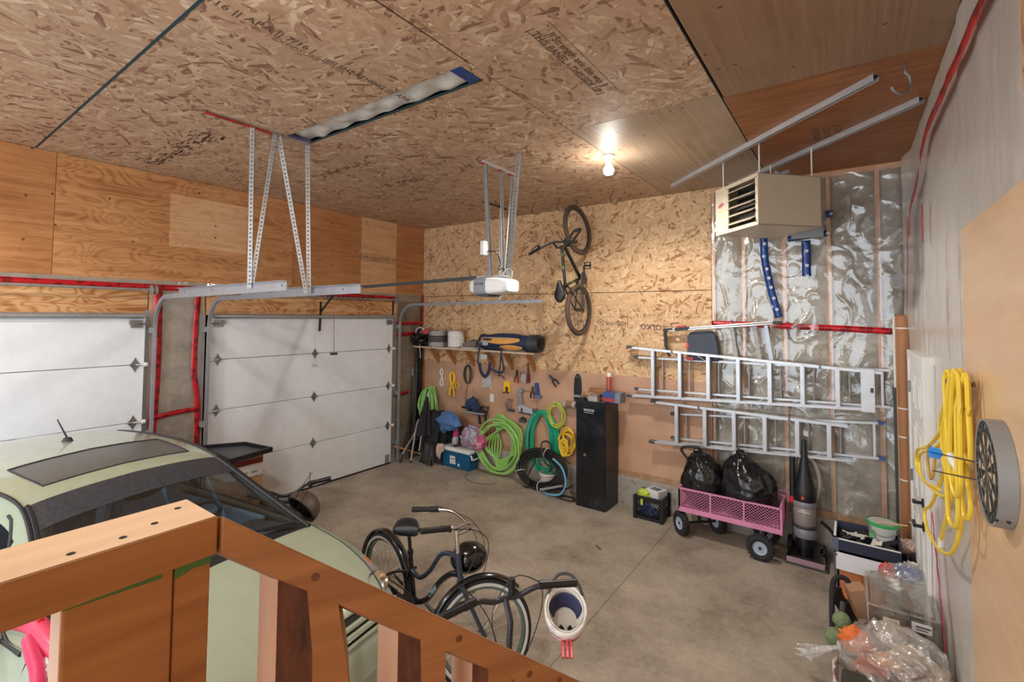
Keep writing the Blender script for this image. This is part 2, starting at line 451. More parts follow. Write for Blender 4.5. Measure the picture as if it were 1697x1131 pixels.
# ------------------------------------------------------------------ ceiling
ce = struct('ceiling')
MB().box(-0.4, W+0.4, -9.0, 0.4, H+0.05, H+0.12).build('attic_deck', m_dark, ce)
def panel(x0,x1,y0,y1,mat,name,g=0.003,par=ce,z0=H,th=0.011):
    return MB().box(x0+g,x1-g,y0+g,y1-g,z0,z0+th).build(name, mat, par)
P_ = 'osb_panel'
panel(0.0,2.26,-1.22,0.02,m_osb_ceil,P_); panel(2.26,4.33,-1.22,0.02,m_osb_ceil,P_)
panel(0.0,1.1,-2.42,-1.22,m_osb_ceil,P_); panel(1.1,4.33,-2.42,-1.22,m_osb_ceil,P_)
panel(0.0,2.26,-3.575,-2.42,m_osb_ceil,P_); panel(2.26,4.33,-3.575,-2.42,m_osb_ceil,P_)
panel(0.0,2.26,-4.98,-3.82,m_osb_ceil,P_); panel(2.26,4.33,-4.98,-3.78,m_osb_ceil,P_)
panel(0.0,2.26,-3.82,-3.575,m_osb_ceil,P_)
panel(0.0,2.15,-6.2,-4.98,m_osb_ceil2,P_,0.006); panel(2.15,4.33,-6.2,-4.98,m_osb_ceil2,P_,0.006)
panel(0.0,4.33,-9.0,-6.2,m_osb_ceil2,P_)
panel(4.33,5.49,-3.81,-2.49,m_osb_ceil2,P_); panel(4.33,5.49,-6.2,-3.81,m_osb_ceil,P_); panel(4.33,5.49,-9.0,-6.2,m_osb_ceil,P_)
panel(4.262,4.33,-3.78,-3.575,m_osb_ceil,P_,0.001)
panel(4.33,5.49,-2.49,0.02,m_ply_ceil_g,'weathered_plywood_panel')
panel(5.49,W+0.05,-2.40,0.02,m_ply_ceil_o,'orange_plywood_panel'); panel(5.50,W+0.05,-4.86,-2.40,m_ply_ceil_b,'brown_plywood_panel',0.005)
panel(5.50,W+0.05,-9.0,-4.86,m_ply_ceil_b,'brown_plywood_panel')
# the uncovered slot with its plastic and its marker-stained edge strips
def slot(u, v):
    x = 2.27+1.99*u; y = -3.78+0.20*v
    return (x, y, H+0.022+0.016*nz(x*7, y*9)-0.006*math.sin(x*21+y*30))
m_slot = M('slot_plastic', (206,204,198), 0.22, var=0.12, vscale=14)
MB().grid(slot, 90, 10).build('slot_plastic', m_slot, ce, smooth=True)
MB().box(2.26,2.32,-3.79,-3.575,H-0.002,H).build('slot_tape', m_bluetape, ce)
MB().box(4.17,4.26,-3.78,-3.58,H-0.002,H).build('slot_tape', m_bluetape, ce)
MB().box(2.27,4.27,-3.590,-3.570,H-0.004,H-0.0005).build('slot_edge', m_teal, ce)
MB().box(0.02,3.9,-4.989,-4.971,H-0.001,H-0.0003).build('marker_line', m_teal, ce)
MB().box(5.487,5.497,-4.86,-0.02,H-0.001,H-0.0003).build('marker_line', m_dark, ce)
MB().box(4.326,4.334,-5.2,-3.80,H-0.001,H-0.0003).build('marker_line', m_dark, ce)
# grade stamps printed on the sheets
m_ink = M('stamp_ink', (96,78,66), 0.8); m_ink2 = M('faint_stamp_ink', (138,108,84), 0.8)
zc = H-0.0012
def stamp(body, size, o, right, upv, mat=m_ink, sx=1.0): return text(body, 'grade_stamp', mat, ce, size, o, right, upv, 0.0004, sx=sx)
YD, XD = (0.0,1,0), (1,0,0)
stamp('|| 7/16 || RATED 24/16 || APA || 7/16 |', 0.075, (3.64,-4.98,zc), YD, XD)
stamp('/ EXPOSURE 1  mm', 0.06, (3.58,-4.40,zc), YD, XD, m_ink2)
stamp('||||| SHEATHING |||| APA', 0.065, (3.62,-3.98,zc), YD, XD)
m_smear = M('stamp_smear', (92,74,58), 0.9); rs = random.Random(4)
sm = MB()
for k in range(150):
    x = 0.3+1.45*rs.random(); y = -4.19+rs.gauss(0,0.045)
    sm.box(x,x+rs.uniform(0.02,0.08),y,y+rs.uniform(0.006,0.016),zc,zc+0.0006)
for k in range(70):
    x = 1.3+0.95*rs.random(); y = -2.95+rs.gauss(0,0.03); sm.box(x,x+rs.uniform(0.02,0.06),y,y+rs.uniform(0.006,0.014),zc,zc+0.0006)
    x = 1.5+0.8*rs.random(); y = -2.26+rs.gauss(0,0.03); sm.box(x,x+rs.uniform(0.02,0.06),y,y+rs.uniform(0.006,0.014),zc,zc+0.0006)
sm.build('smeared_stamps', m_smear, ce)['kind'] = 'stuff'
stamp('|| Strength axis this way ||\n| THIS PANEL - THIS SIDE UP |', 0.070, (4.87,-3.40,zc), YD, XD)
MB().box(4.80,4.803,-3.85,-2.95,zc,zc+0.0006).build('stamp_border', m_ink, ce)
MB().box(4.94,4.943,-3.85,-2.95,zc,zc+0.0006).build('stamp_border', m_ink, ce)
stamp('||  DFP  ||\nCSA 0121\nEXTERIOR', 0.075, (6.12,-1.25,zc), YD, XD)

# ------------------------------------------------------------------ left wall (garage door side)
wl = struct('wall_left')
MB().box(-0.25,-0.10,-9.0,-4.05,0.0,H+0.06).box(-0.25,-0.10,-3.5,-0.68,2.42,H+0.06).box(-0.25,-0.10,-4.05,-3.5,0,H+0.06).box(-0.25,-0.10,-0.68,0.3,0,H+0.06).box(-0.09,-0.013,-9.0,0.05,2.70,H+0.055).build('outer_sheathing', m_dark, wl)
MB().box(-0.3,-0.22,-9.0,0.1,0.0,2.5).build('outer_cladding', m_dark, wl)
def pw(y0,y1,mat,name='plywood_panel',z0=2.775,z1=H-0.002,x=0.0):
    return MB().box(x-0.012,x,y0+0.002,y1-0.002,z0,z1).build(name, mat, wl)
pw(-9.0,-7.27,m_ply_wall2); pw(-7.27,-4.83,m_ply_wall2); pw(-4.83,-2.435,m_ply_wall); pw(-2.435,-1.33,m_ply_wall2); pw(-1.33,-0.62,m_ply_pale); pw(-0.62,-0.004,m_ply_wall2)
MB().box(0.0,0.002,-3.885,-3.045,3.175,3.765).build('painted_light_patch', m_ply_pale, wl)  # patch of window light on the plywood, painted as a paler rectangle
text('[DFP] |||||||| [COFI]  PLY', 'grade_stamp', m_ink, wl, 0.075, (0.001,-0.98,3.30), (0,1,0), (0,0,1), 0.0004)
MB().box(0.0005,0.0012,-1.33,-0.62,3.275,3.28).box(0.0005,0.0012,-1.33,-0.62,3.375,3.38).build('stamp_border', m_ink, wl)
# header boards, film strip and red tape above the doors
for y0,y1 in ((-9.0,-4.06),(-3.5,-0.66)):
    MB().box(-0.02,0.0,y0,y1,2.40,2.66).build('header_board', m_header, wl)
MB().box(-0.03,-0.004,-9.0,-0.0,2.655,2.775).build('header_insulation', m_ins_right, wl)
MB().grid(lambda u,v: (0.004+0.010*nz(u*90,v*3), -9.0+9.0*u, 2.66+0.115*v), 240, 3).build('film_strip', m_film, wl, smooth=True)
def ribbon(mb, pts, w, out, amp=0.004, n=12, seed=0.0):      # tape along points on a wall
    c = cr(pts, n); out = Vector(out); L = len(c)
    for i in range(L):
        t = (c[min(i+1,L-1)]-c[max(i-1,0)]).normalized(); s_ = t.cross(out).normalized()
        o2 = out*(amp*nz(i*0.35, seed))
        mb.v += [tuple(c[i]-s_*w/2+o2), tuple(c[i]+s_*w/2*(1+0.15*nz(i*0.5,seed+9))+o2)]
    b0 = len(mb.v)-2*L
    for i in range(L-1): mb.f.append((b0+2*i,b0+2*i+1,b0+2*i+3,b0+2*i+2))
    return mb
def tape(pts, w, out, par, mat=m_red, amp=0.004, seed=0.0):
    return ribbon(MB(), pts, w, out, amp, 14, seed).build('sheathing_tape', mat, par, smooth=True, solid=0.0008)
tape([(0.016,-8.0,2.70),(0.016,-6.0,2.705),(0.016,-4.0,2.70),(0.016,-2.4,2.71),(0.016,-0.64,2.70)], 0.062, (1,0,0), wl)
# strip of wall between the two garage doors
def insul_strip(y0,y1,z0,z1,mat,x=-0.045,amp=0.03):
    MB().grid(lambda u,v: (x+amp*math.sin(PI*u)**0.5+0.012*nz(u*3,v*9), y0+(y1-y0)*u, z0+(z1-z0)*v), 10, 40).build('insulation_batt', mat, wl, smooth=True)
insul_strip(-4.0,-3.56,0.0,2.66,m_ins_right)
MB().box(-0.10,0.0,-4.05,-4.0,0,2.66).build('wall_stud', m_stud, wl); MB().box(-0.10,0.0,-3.56,-3.49,0,2.66).build('wall_stud', m_stud, wl)
MB().grid(lambda u,v: (0.012+0.009*nz(u*5,v*11)+0.004*nz(u*14,v*30), -4.04+0.53*u, 2.70*v), 16, 90).build('vapour_film', m_film, wl, smooth=True)
tape([(0.02,-3.975,2.66),(0.02,-3.965,1.8),(0.02,-3.995,0.9),(0.02,-4.0,0.0)], 0.085, (1,0,0), wl, seed=2)
tape([(0.02,-3.585,2.66),(0.02,-3.60,1.8),(0.02,-3.55,1.3),(0.02,-3.555,0.0)], 0.062, (1,0,0), wl, seed=5)
tape([(0.024,-3.99,1.275),(0.024,-3.78,1.30),(0.024,-3.56,1.31)], 0.055, (1,0,0), wl, seed=7)
# strip of wall in the far corner
insul_strip(-0.58,0.0,0.10,2.78,m_ins_left)
MB().box(-0.10,0.0,-0.69,-0.58,0,2.66).build('wall_stud', m_stud, wl)
MB().box(-0.08,0.02,-0.60,0.0,0.0,0.10).build('corner_curb', m_curb, wl)
MB().grid(lambda u,v: (0.014+0.014*nz(u*4,v*8)+0.005*nz(u*12,v*28), -0.62+0.62*u, 0.08+2.69*v), 16, 80).build('vapour_film', m_film_d, wl, smooth=True)
tape([(0.03,-0.62,2.28),(0.03,-0.02,2.28)], 0.055, (1,0,0), wl, seed=11)
tape([(0.03,-0.62,2.09),(0.03,-0.10,2.11)], 0.055, (1,0,0), wl, seed=13)
tape([(0.03,-0.63,1.09),(0.03,-0.33,1.11)], 0.055, (1,0,0), wl, seed=15)
tape([(0.03,-0.03,2.78),(0.03,-0.03,2.25)], 0.04, (1,0,0), wl, seed=17)

# ------------------------------------------------------------------ back wall
wb = struct('wall_back')
MB().box(-0.2,W+0.3,0.10,0.22,-0.1,H+0.1).build('outer_sheathing', m_dark, wb)
XJ, XE = 2.435, 4.868
for x0,x1,z0,z1 in ((0,XJ,2.752,H),(XJ,XE,2.742,H),(0,XJ,1.63,2.748),(XJ,XE,1.63,2.738)):
    MB().box(x0+0.0015,x1-0.0015,0.0,0.012,z0+0.002,z1-0.002).build('osb_panel', m_osb_wall, wb)
for x0,x1 in ((0.09,XJ),(XJ,XE)):
    MB().box(x0+0.001,x1-0.001,-0.006,0.012,0.43,1.64).build('pegboard_panel', m_peg, wb)
MB().box(0.0,0.088,-0.002,0.012,0.43,1.64).build('corner_board', m_ply_wall2, wb)
MB().box(0.0,W,-0.02,0.1,0.355,0.43).build('sill_plate', m_sill, wb, bevel=0.004)
MB().grid(lambda u,v: (W*u, -0.045+0.01*nz(u*25,v*3), 0.36*v), 60, 6).build('concrete_curb', m_curb, wb, smooth=True)
MB().box(0,W,-0.045,0.1,0.352,0.358).build('curb_top', m_curb, wb)
text('TOLKO', 'grade_stamp', m_ink, wb, 0.10, (4.16,-0.0008,2.32), (-1,0.0,0.035), (0.1,0,-1), 0.0004)
MB().box(3.98,4.42,-0.001,-0.0004,2.295,2.303).box(3.0,4.85,-0.001,-0.0004,2.405,2.408).build('stamp_border', m_ink2, wb)
text('OSB 1R24/2F16', 'grade_stamp', m_ink2, wb, 0.035, (4.17,-0.0008,2.45), (-1,0,0), (0,0,-1), 0.0004)
text('4x8', 'grade_stamp', m_ink2, wb, 0.05, (3.05,-0.0008,2.40), (-1,0,0), (0,0,-1), 0.0004)
MB().box(3.82,3.828,-0.001,-0.0004,2.27,2.46).build('stamp_border', m_ink, wb)
text('SIZED FOR', 'grade_stamp', m_ink, wb, 0.062, (3.66,-0.0008,2.345), (-1,0,0), (0,0,-1), 0.0004)
MB().torus((3.44,-0.0008,2.335),0.042,0.004,(0,1,0),24,5).build('stamp_ring', m_ink, wb)
text('A', 'grade_stamp', m_ink, wb, 0.05, (3.44,-0.0008,2.352), (-1,0,0), (0,0,-1), 0.0004)
text('|||||||||||', 'grade_stamp', m_ink2, wb, 0.07, (3.12,-0.0008,2.36), (-1,0,0), (0,0,-1), 0.0004, sx=1.3)
# insulated bays
MB().box(XE,W,0.0,0.10,3.90,H).build('top_plate', m_stud, wb)
xs = [4.89, 5.215, 5.62, 6.03, 6.44, 6.65]
for x in xs: MB().box(x-0.019,x+0.019,0.004,0.10,0.43,3.90).build('wall_stud', m_stud, wb)
for a,b in zip(xs[:-1], xs[1:]):
    MB().grid(lambda u,v,a=a,b=b: (a+0.019+(b-a-0.038)*u, 0.05-0.045*math.sin(PI*u)**0.6+0.012*nz(u*3+a,v*12), 0.43+3.47*v), 12, 60).build('insulation_batt', m_ins_back, wb, smooth=True)
def sheet(u, v):
    x = XE+0.01+(W-XE)*u; z = 0.42+3.50*v
    d = 0.020*nz(x*2.6,z*1.5)+0.010*nz(x*5+3,z*3.4,2)+0.003*nz(x*13,z*10.0,5)+0.014*(1-abs(nz(x*3.7+z*1.3,z*2.9-x*1.1,11)))**9+0.010*(1-abs(nz(x*6.1-z*2.0,z*3.3+x*2,17)))**9*max(0,nz(x*1.7,z*1.1,23)+0.35)
    k = min(1.0, min(abs(x-q) for q in xs)*9)
    return (x, -0.014-0.02*k*abs(math.sin(x*9+z*2))*0.5-abs(d)*k-0.004, z)
MB().grid(sheet, 170, 300).build('vapour_film', m_film, wb, smooth=True, sharp=180)
tape([(4.88,-0.036,2.345),(5.4,-0.036,2.335),(6.0,-0.036,2.315),(6.53,-0.036,2.29)], 0.062, (0,-1,0), wb, seed=21)
def blue_tape(pts, w, seed):
    o = tape(pts, w, (0,-1,0), wb, m_bluetape, 0.006, seed)
    c = cr(pts, 6); d = MB(); acc = 0.05
    for i in range(1,len(c)):
        acc += (c[i]-c[i-1]).length
        if acc > 0.10:
            acc = 0; d.lathe(c[i]+Vector((0.006*(-1)**i,-0.007,0)), [(0.010,0.0),(0.016,0.0)], 12, (0,-1,0)); d.lathe(c[i]+Vector((0.006*(-1)**i,-0.007,0)), [(0.0,0.0),(0.006,0.0)], 8, (0,-1,0))
    d.build('tape_mark', m_white, wb, solid=0.0006)
blue_tape([(5.43,-0.045,3.30),(5.44,-0.045,3.05),(5.49,-0.045,2.75),(5.565,-0.045,2.42)], 0.075, 23)
blue_tape([(5.83,-0.045,3.24),(5.83,-0.045,2.86)], 0.08, 25)
blue_tape([(5.66,-0.045,3.27),(6.02,-0.045,3.30)], 0.06, 27)
blue_tape([(6.01,-0.045,3.50),(6.07,-0.045,3.50)], 0.07, 29)
# marker stains of the heater vent thimble through the film
vt = MB().box(5.70,5.99,-0.09,-0.02,3.26,3.52).build('vent_plate', m_grey, wb, bevel=0.004)
MB().torus((5.86,-0.095,3.44),0.075,0.012,(0,1,0),28,8).build('vent_ring', M('red_silicone',(150,40,36),0.5), wb)
MB().cyl((5.86,-0.02,3.44),(5.86,-0.75,3.46),0.065,20).build('vent_pipe', m_galv, wb, smooth=True)

# ------------------------------------------------------------------ right wall
wr = struct('wall_right')
MB().box(W+0.10,W+0.25,-9.0,0.2,-0.1,H+0.1).build('outer_sheathing', m_dark, wr)
for i,y in enumerate((-0.01,-0.41,-1.53,-1.94,-2.35,-2.76,-3.17,-3.58,-3.99)):
    MB().box(W+0.004,W+0.10,y-0.019,y+0.019,2.1 if -1.5 < y < -0.3 else 0.0,H).build('wall_stud', m_stud, wr)
for a,b,z0 in ((-0.39,-0.03,0.0),(-0.97,-0.43,2.12),(-1.51,-0.97,2.12),(-1.92,-1.55,0),(-2.33,-1.96,0),(-2.74,-2.37,0),(-3.15,-2.78,0),(-3.56,-3.19,0),(-3.97,-3.6,0)):
    MB().grid(lambda u,v: (W+0.05-0.05*math.sin(PI*u)**0.6+0.012*nz(u*3,v*9,a), a+(b-a)*u, z0+(H-z0)*v), 8, 40).build('insulation_batt', m_ins_right, wr, smooth=True)
def rsheet(z0):
    def f(u, v):
        y = -3.95+3.94*u; z = z0+(H-z0-0.005)*v
        d = 0.5*nz(y*2.3,z*0.7,8)+0.35*nz(y*6,z*1.3,3)+0.2*nz(y*14,z*5,1)
        bul = 0.05*math.exp(-((y+0.12)/0.16)**2)*(1 if z > 2.1 else 0.4)
        return (W-0.002-0.010*abs(d)-(0.012*abs(d) if y > -2.7 or z > 2.9 else 0)-bul-0.012*math.exp(-((z-2.45)/0.12)**2)*(y > -0.5), y, z)
    return f
MB().grid(rsheet(2.09), 170, 70).build('vapour_film', m_film_w, wr, smooth=True, sharp=180)
def rs2(u, v):
    y = -3.95+2.42*u; z = 2.09*v; d = 0.5*nz(y*2.3,z*0.7,8)+0.35*nz(y*6,z*1.3,3)+0.2*nz(y*14,z*5,1)
    return (W-0.002-0.010*abs(d)-(0.012*abs(d) if y > -2.7 else 0), y, z)
MB().grid(rs2, 100, 60).build('vapour_film', m_film_w, wr, smooth=True, sharp=180)
tape([(W-0.035,-3.9,3.66),(W-0.035,-3.3,3.655),(W-0.05,-2.5,3.63),(W-0.05,-1.9,3.64),(W-0.05,-1.50,3.56)], 0.075, (-1,0,0), wr, seed=31)
tape([(W-0.05,-1.42,3.50),(W-0.05,-1.1,3.40),(W-0.055,-0.85,3.34),(W-0.06,-0.72,3.1)], 0.075, (-1,0,0), wr, seed=33)
tape([(W-0.06,-0.66,3.3),(W-0.06,-0.56,2.9),(W-0.065,-0.44,2.5)], 0.075, (-1,0,0), wr, seed=35)
tape([(W-0.05,-1.56,3.22),(W-0.05,-1.53,2.95)], 0.075, (-1,0,0), wr, seed=37)
tape([(W-0.05,-1.62,1.1),(W-0.05,-1.80,0.85),(W-0.05,-2.0,0.55),(W-0.05,-2.02,0.2)], 0.06, (-1,0,0), wr, seed=39)
tape([(W-0.05,-1.56,1.15),(W-0.05,-1.56,0.05)], 0.03, (-1,0,0), wr, seed=41)
MB().box(6.655,6.667,-8.5,-2.745,0.0,2.855).build('board_panel', m_tan, wr, bevel=0.002)
MB().box(6.655,6.667,-8.5,-3.82,2.865,H-0.004).build('board_panel', m_header, wr, bevel=0.002)
# white entry door
d3 = struct('door_3')
MB().box(W-0.055,W-0.012,-1.40,-0.46,0.0,2.07).build('door_leaf', m_whitep, d3, bevel=0.003)
for y0,y1 in ((-1.27,-0.99),(-0.87,-0.59)):
    for z0,z1 in ((0.2,0.85),(0.98,1.58),(1.68,1.95)):
        MB().box(W-0.062,W-0.054,y0,y1,z0,z1).box(W-0.068,W-0.06,y0+0.05,y1-0.05,z0+0.05,z1-0.05).build('raised_panel', m_whitep, d3, bevel=0.006)
MB().box(W-0.07,W-0.0,-1.50,-1.405,0.0,2.14).box(W-0.07,W-0.0,-0.455,-0.40,0.0,2.14).box(W-0.069,W-0.0,-1.405,-0.455,2.075,2.14).build('door_frame', m_whitep, d3, bevel=0.003)
for z,nm in ((1.07,'deadbolt'),(0.90,'door_handle')):
    b = MB().cyl((W-0.055,-1.33,z),(W-0.075,-1.33,z),0.033,18).cyl((W-0.07,-1.33,z),(W-0.12,-1.33,z),0.012,10)
    b.bar((W-0.118,-1.34,z),(W-0.118,-1.23 if nm == 'door_handle' else -1.29,z),0.02,0.02)
    b.build(nm, m_black, d3, smooth=True)
for z in (0.25,1.05,1.82): MB().cyl((W-0.062,-0.455,z-0.05),(W-0.062,-0.455,z+0.05),0.009,8).build('hinge', m_steel, d3)

# ------------------------------------------------------------------ garage doors
def hinge(par, y, z, wide=0.045, roller=False, x=0.062):
    b = MB()
    b.prism([(-0.045,0),(-0.012,0.05),(0,0.078),(0.012,0.05),(0.045,0),(0.012,-0.05),(0,-0.078),(-0.012,-0.05)], lambda u,v: (x,y+u*wide/0.045,z+v), (0.004,0,0))
    b.cyl((x+0.01,y-0.045,z),(x+0.01,y+0.045,z),0.011,8)
    h_ = b.build('door_hinge', m_steel, par)
    if roller:
        s_ = 1 if roller > 0 else -1
        MB().cyl((x+0.02,y,z),(x+0.02,y+s_*0.09,z),0.006,8).cyl((x+0.02,y+s_*0.075,z),(x+0.02,y+s_*0.10,z),0.022,12).build('roller', m_white, h_)
    return h_
def garage_door(name, y0, y1, mid, ends):
    d = struct(name)
    zz = [0.02,0.62,1.265,1.868,2.40]
    for a,b in zip(zz[:-1], zz[1:]):
        n_ = 9
        MB().box(0.012,0.058,y0,y1,a+0.003,b-0.003).build('door_panel', m_doorw, d, bevel=0.004)
    MB().box(0.01,0.06,y0,y1,0.0,0.022).build('bottom_seal', m_rubber, d)
    b = MB(); b.tube([(0.075,y0+0.02,2.385),(0.075,y1-0.02,2.385)],0.030,10); b.box(0.058,0.075,y0+0.02,y1-0.02,2.365,2.415)
    b.build('top_strut', m_galv, d, smooth=True)
    for y in mid:
        for z in zz[1:4]: hinge(d, y, z)
    for y,s in ends:
        for z in zz[1:4]: hinge(d, y, z, roller=s)
        MB().box(0.06,0.075,y-0.05,y+0.05,2.26,2.34).cyl((0.085,y,2.30),(0.085,y+s*0.09,2.30),0.007,8).bar((0.08,y-s*0.05,2.29),(0.08,y-s*0.05,2.34),0.03,0.03).build('top_bracket', m_steel, d)
        MB().box(0.058,0.07,y-0.04,y+0.04,0.03,0.16).build('bottom_bracket', m_galv, d)
    b = MB().cyl((0.10,y0-0.05,2.665),(0.10,y1+0.07,2.665),0.0135,12); b.build('torsion_shaft', m_galv, d, smooth=True)
    for y in (y0-0.06,y1+0.05):
        if -8.0 < y: MB().lathe((0.10,y,2.665),[(0.012,-0.03),(0.05,-0.03),(0.055,-0.02),(0.044,-0.014),(0.044,0.014),(0.055,0.02),(0.05,0.03),(0.012,0.03)],20,(0,1,0)).build('cable_drum', m_alu_d, d, smooth=True)
    return d
d1 = garage_door('door_1', -6.95, -4.09, (-5.5,), ((-4.17,1),(-6.87,-1)))
d2 = garage_door('door_2', -3.45, -0.72, (-2.11,), ((-0.80,1),(-3.37,-1)))
hx = [(0.10+0.028*math.cos(a*0.5), -2.06+0.9*a/130, 2.665+0.028*math.sin(a*0.5)) for a in range(131)]
MB().tube(hx,0.0045,5).build('torsion_spring', m_black, d2, smooth=True)
# ------------------------------------------------------------------ door tracks
def track(y, xe, label, angle=None, thick=0.045):
    t = thing('door_track', label, 'track', (0.10,y,0), 'garage door tracks')
    pts = [(0.10,y,0.03),(0.10,y,2.27)] + [(0.10+0.32-0.32*math.cos(a),y,2.27+0.32*math.sin(a)) for a in [PI/2*i/10 for i in range(1,11)]] + [(xe,y,2.615)]
    b = MB()
    for a,c in zip(pts[:-1],pts[1:]):
        d = (Vector(c)-Vector(a)).normalized(); e = d*0.002
        b.bar(Vector(a)-e,Vector(c)+e,thick,0.006,(0,0,1) if abs(d.z)<0.7 else (1,0,0))
        n = Vector((d.z,0,-d.x))
        for s_ in (-1,1):
            o = n*(s_*thick/2)+Vector((0,0.012,0)); b.bar(Vector(a)+o-e,Vector(c)+o+e,0.024,0.004,(0,1,0))
    b.build('track_channel', m_galv2, t)
    MB().box(0.0,0.10,y-0.03,y+0.03,2.2,2.26).box(0.0,0.10,y-0.03,y+0.03,1.1,1.16).box(0.0,0.10,y-0.03,y+0.03,0.3,0.36).build('wall_bracket', m_galv, t)
    MB().box(0.0,0.006,y-0.05,y+0.0,0.0,2.45).build('flag_angle', m_galv, t)
    if angle:
        a0,a1 = angle
        MB().box(a0,a1,y-0.004,y+0.0,2.60,2.665).box(a0,a1,y-0.034,y,2.662,2.666).build('track_angle', m_galv2, t)
    bb = MB()
    for x in (0.9,1.5,2.2,2.7):
        if x < xe: bb.sphere((x,y-0.008,2.63),0.008,8,5)
    bb.build('bolt_heads', m_steel, t)['kind'] = 'stuff'
    return t
track(-4.03, 2.76, 'galvanised door track beside the left garage door, thick angle along its top', (0.75,2.76))
track(-3.50, 2.93, 'galvanised door track at the left edge of the middle garage door', (0.9,2.93))
track(-0.62, 2.89, 'galvanised curved door track nearest the pegboard corner', None, 0.04)

def perforated(mb, a, b, w=0.034, side=(0,1,0), flange=True):
    a, b = Vector(a), Vector(b); d = (b-a); L = d.length; d.normalize()
    u = Vector(side); u = (u-d*u.dot(d)).normalized(); n = d.cross(u)
    t = 0.003
    for s_ in (-1,1): mb.obox((a+b)/2+u*(s_*w*0.34), d, u, n, L, w*0.32, t)
    k = max(2,int(L/0.035))
    for i in range(k): mb.obox(a+d*(L*(i+0.5)/k), d, u, n, L/k*0.62, w*0.4, t)
    if flange: mb.obox((a+b)/2+u*(w/2)+n*(w*0.3), d, n, u, L, w*0.6, t)
    return mb
view = Vector((0.8,-0.6,0)); vs_ = (0.6,0.8,0)
t = thing('hanging_bracket','perforated steel angle bracket with crossed legs hanging the two left door tracks','bracket',(2.22,-3.8,H))
MB().box(2.205,2.24,-4.40,-3.56,H-0.006,H-0.001).build('ceiling_angle', m_galv, t)
tape([(2.222,-4.42,H-0.010),(2.222,-4.15,H-0.010),(2.222,-3.90,H-0.010)],0.05,(0,0,-1),t,amp=0.003)
for a,b in (((2.22,-4.06,H-0.01),(2.22,-4.045,2.62)),((2.22,-3.87,H-0.01),(2.22,-4.03,2.62)),((2.22,-3.84,H-0.01),(2.22,-3.55,2.60)),((2.22,-3.575,H-0.01),(2.22,-3.525,2.60))):
    perforated(MB(),a,b,0.036,vs_).build('angle_iron', m_galv, t)
t = thing('hanging_bracket','perforated steel strap hanging the far door track near the pegboard wall','bracket',(2.2,-0.75,H))
MB().box(2.19,2.215,-1.02,-0.50,H-0.02,H-0.001).build('ceiling_angle', m_dgrey, t)
perforated(MB(),(2.2,-0.64,H-0.01),(2.2,-0.63,2.64),0.034,vs_).build('angle_iron', m_galv, t)
t = thing('hanging_bracket','perforated steel legs with red-taped ceiling bar holding the garage door opener','bracket',(3.26,-2.05,H))
MB().box(3.245,3.28,-2.34,-1.79,H-0.03,H-0.001).build('ceiling_angle', m_alu, t)
for y0,y1 in ((-2.37,-2.27),(-2.08,-2.0),(-1.9,-1.78)): tape([(3.26,y0,H-0.034),(3.26,(y0+y1)/2,H-0.034),(3.26,y1,H-0.034)],0.045,(0,0,-1),t,seed=y0)
for a,b,w in (((3.26,-2.31,H-0.03),(3.24,-2.20,2.80),0.03),((3.25,-2.285,H-0.03),(3.22,-2.14,2.80),0.034),((3.26,-2.035,H-0.03),(3.30,-2.03,2.80),0.026),((3.66,-2.29,H-0.002),(3.33,-1.99,2.80),0.042),((3.27,-1.84,H-0.03),(3.30,-2.0,2.80),0.026)):
    perforated(MB(),a,b,w,vs_).build('angle_iron', m_galv, t)

# ------------------------------------------------------------------ opener
t = thing('garage_door_opener','white ceiling-mounted garage door opener with a grey middle band','opener',(3.23,-2.1,2.62))
e_ = lambda q: math.copysign(abs(q)**0.4,q)
def opn(x0, x1, g, prof):
    def f(u, v):
        k = min(len(prof)-2,int(u*(len(prof)-1))); fr = u*(len(prof)-1)-k; q = prof[k]+(prof[k+1]-prof[k])*fr; a = 2*PI*v
        return (x0+(x1-x0)*u, -2.10+(0.155*q+g)*e_(math.cos(a)), 2.715+(0.085*q+g)*e_(math.sin(a)))
    return f
f_ = opn(3.00,3.47,0.0,[0.70,0.86,0.94,0.98,1.0,1.0,1.0,0.98,0.94,0.86,0.68]); b = MB().grid(f_,20,40)
for q in (0,1): b.add([f_(q,j/40) for j in range(40)],[tuple(range(40))])
b.build('housing', m_white, t, smooth=True, sharp=50)
f_ = opn(3.085,3.24,0.006,[0.95,0.98,1.0,1.0]); b = MB().grid(f_,6,40)
b.build('middle_band', m_grey, t, smooth=True, sharp=50)
MB().box(3.11,3.215,-2.264,-2.260,2.725,2.745).build('name_strip', m_dgrey, t); MB().box(3.125,3.20,-2.2655,-2.263,2.732,2.738).build('name_print', m_grey, t)
MB().box(3.09,3.235,-2.20,-2.0,2.612,2.63).build('lamp_lens', m_dgrey, t)
MB().box(3.05,3.40,-2.16,-2.05,2.80,2.825).build('top_plate', m_galv, t)
MB().bar((0.03,-2.08,2.755),(3.05,-2.10,2.815),0.036,0.032,(0,0,1)).build('drive_rail', m_dgrey, t)
MB().box(0.0,0.05,-2.12,-2.04,2.70,2.80).build('header_bracket', m_steel, t)
MB().box(0.42,0.54,-2.12,-2.05,2.70,2.75).build('trolley', m_black, t)
b = MB().bar((0.48,-2.085,2.72),(0.10,-2.06,2.45),0.03,0.012,(0,1,0)).bar((0.10,-2.06,2.60),(0.085,-2.06,2.18),0.028,0.012,(0,1,0)).bar((0.08,-2.12,2.37),(0.08,-1.98,2.37),0.025,0.02)
b.build('door_arm', m_black, t)
t = thing('pull_handle','small grey emergency release handle dangling on a thin red cord before the middle garage door','handle',(0.45,-2.07,2.7))
MB().tube([(0.46,-2.085,2.70),(0.45,-2.08,2.3),(0.45,-2.07,1.90)],0.004,6).build('cord', M('red_cord',(150,70,64),0.7), t)
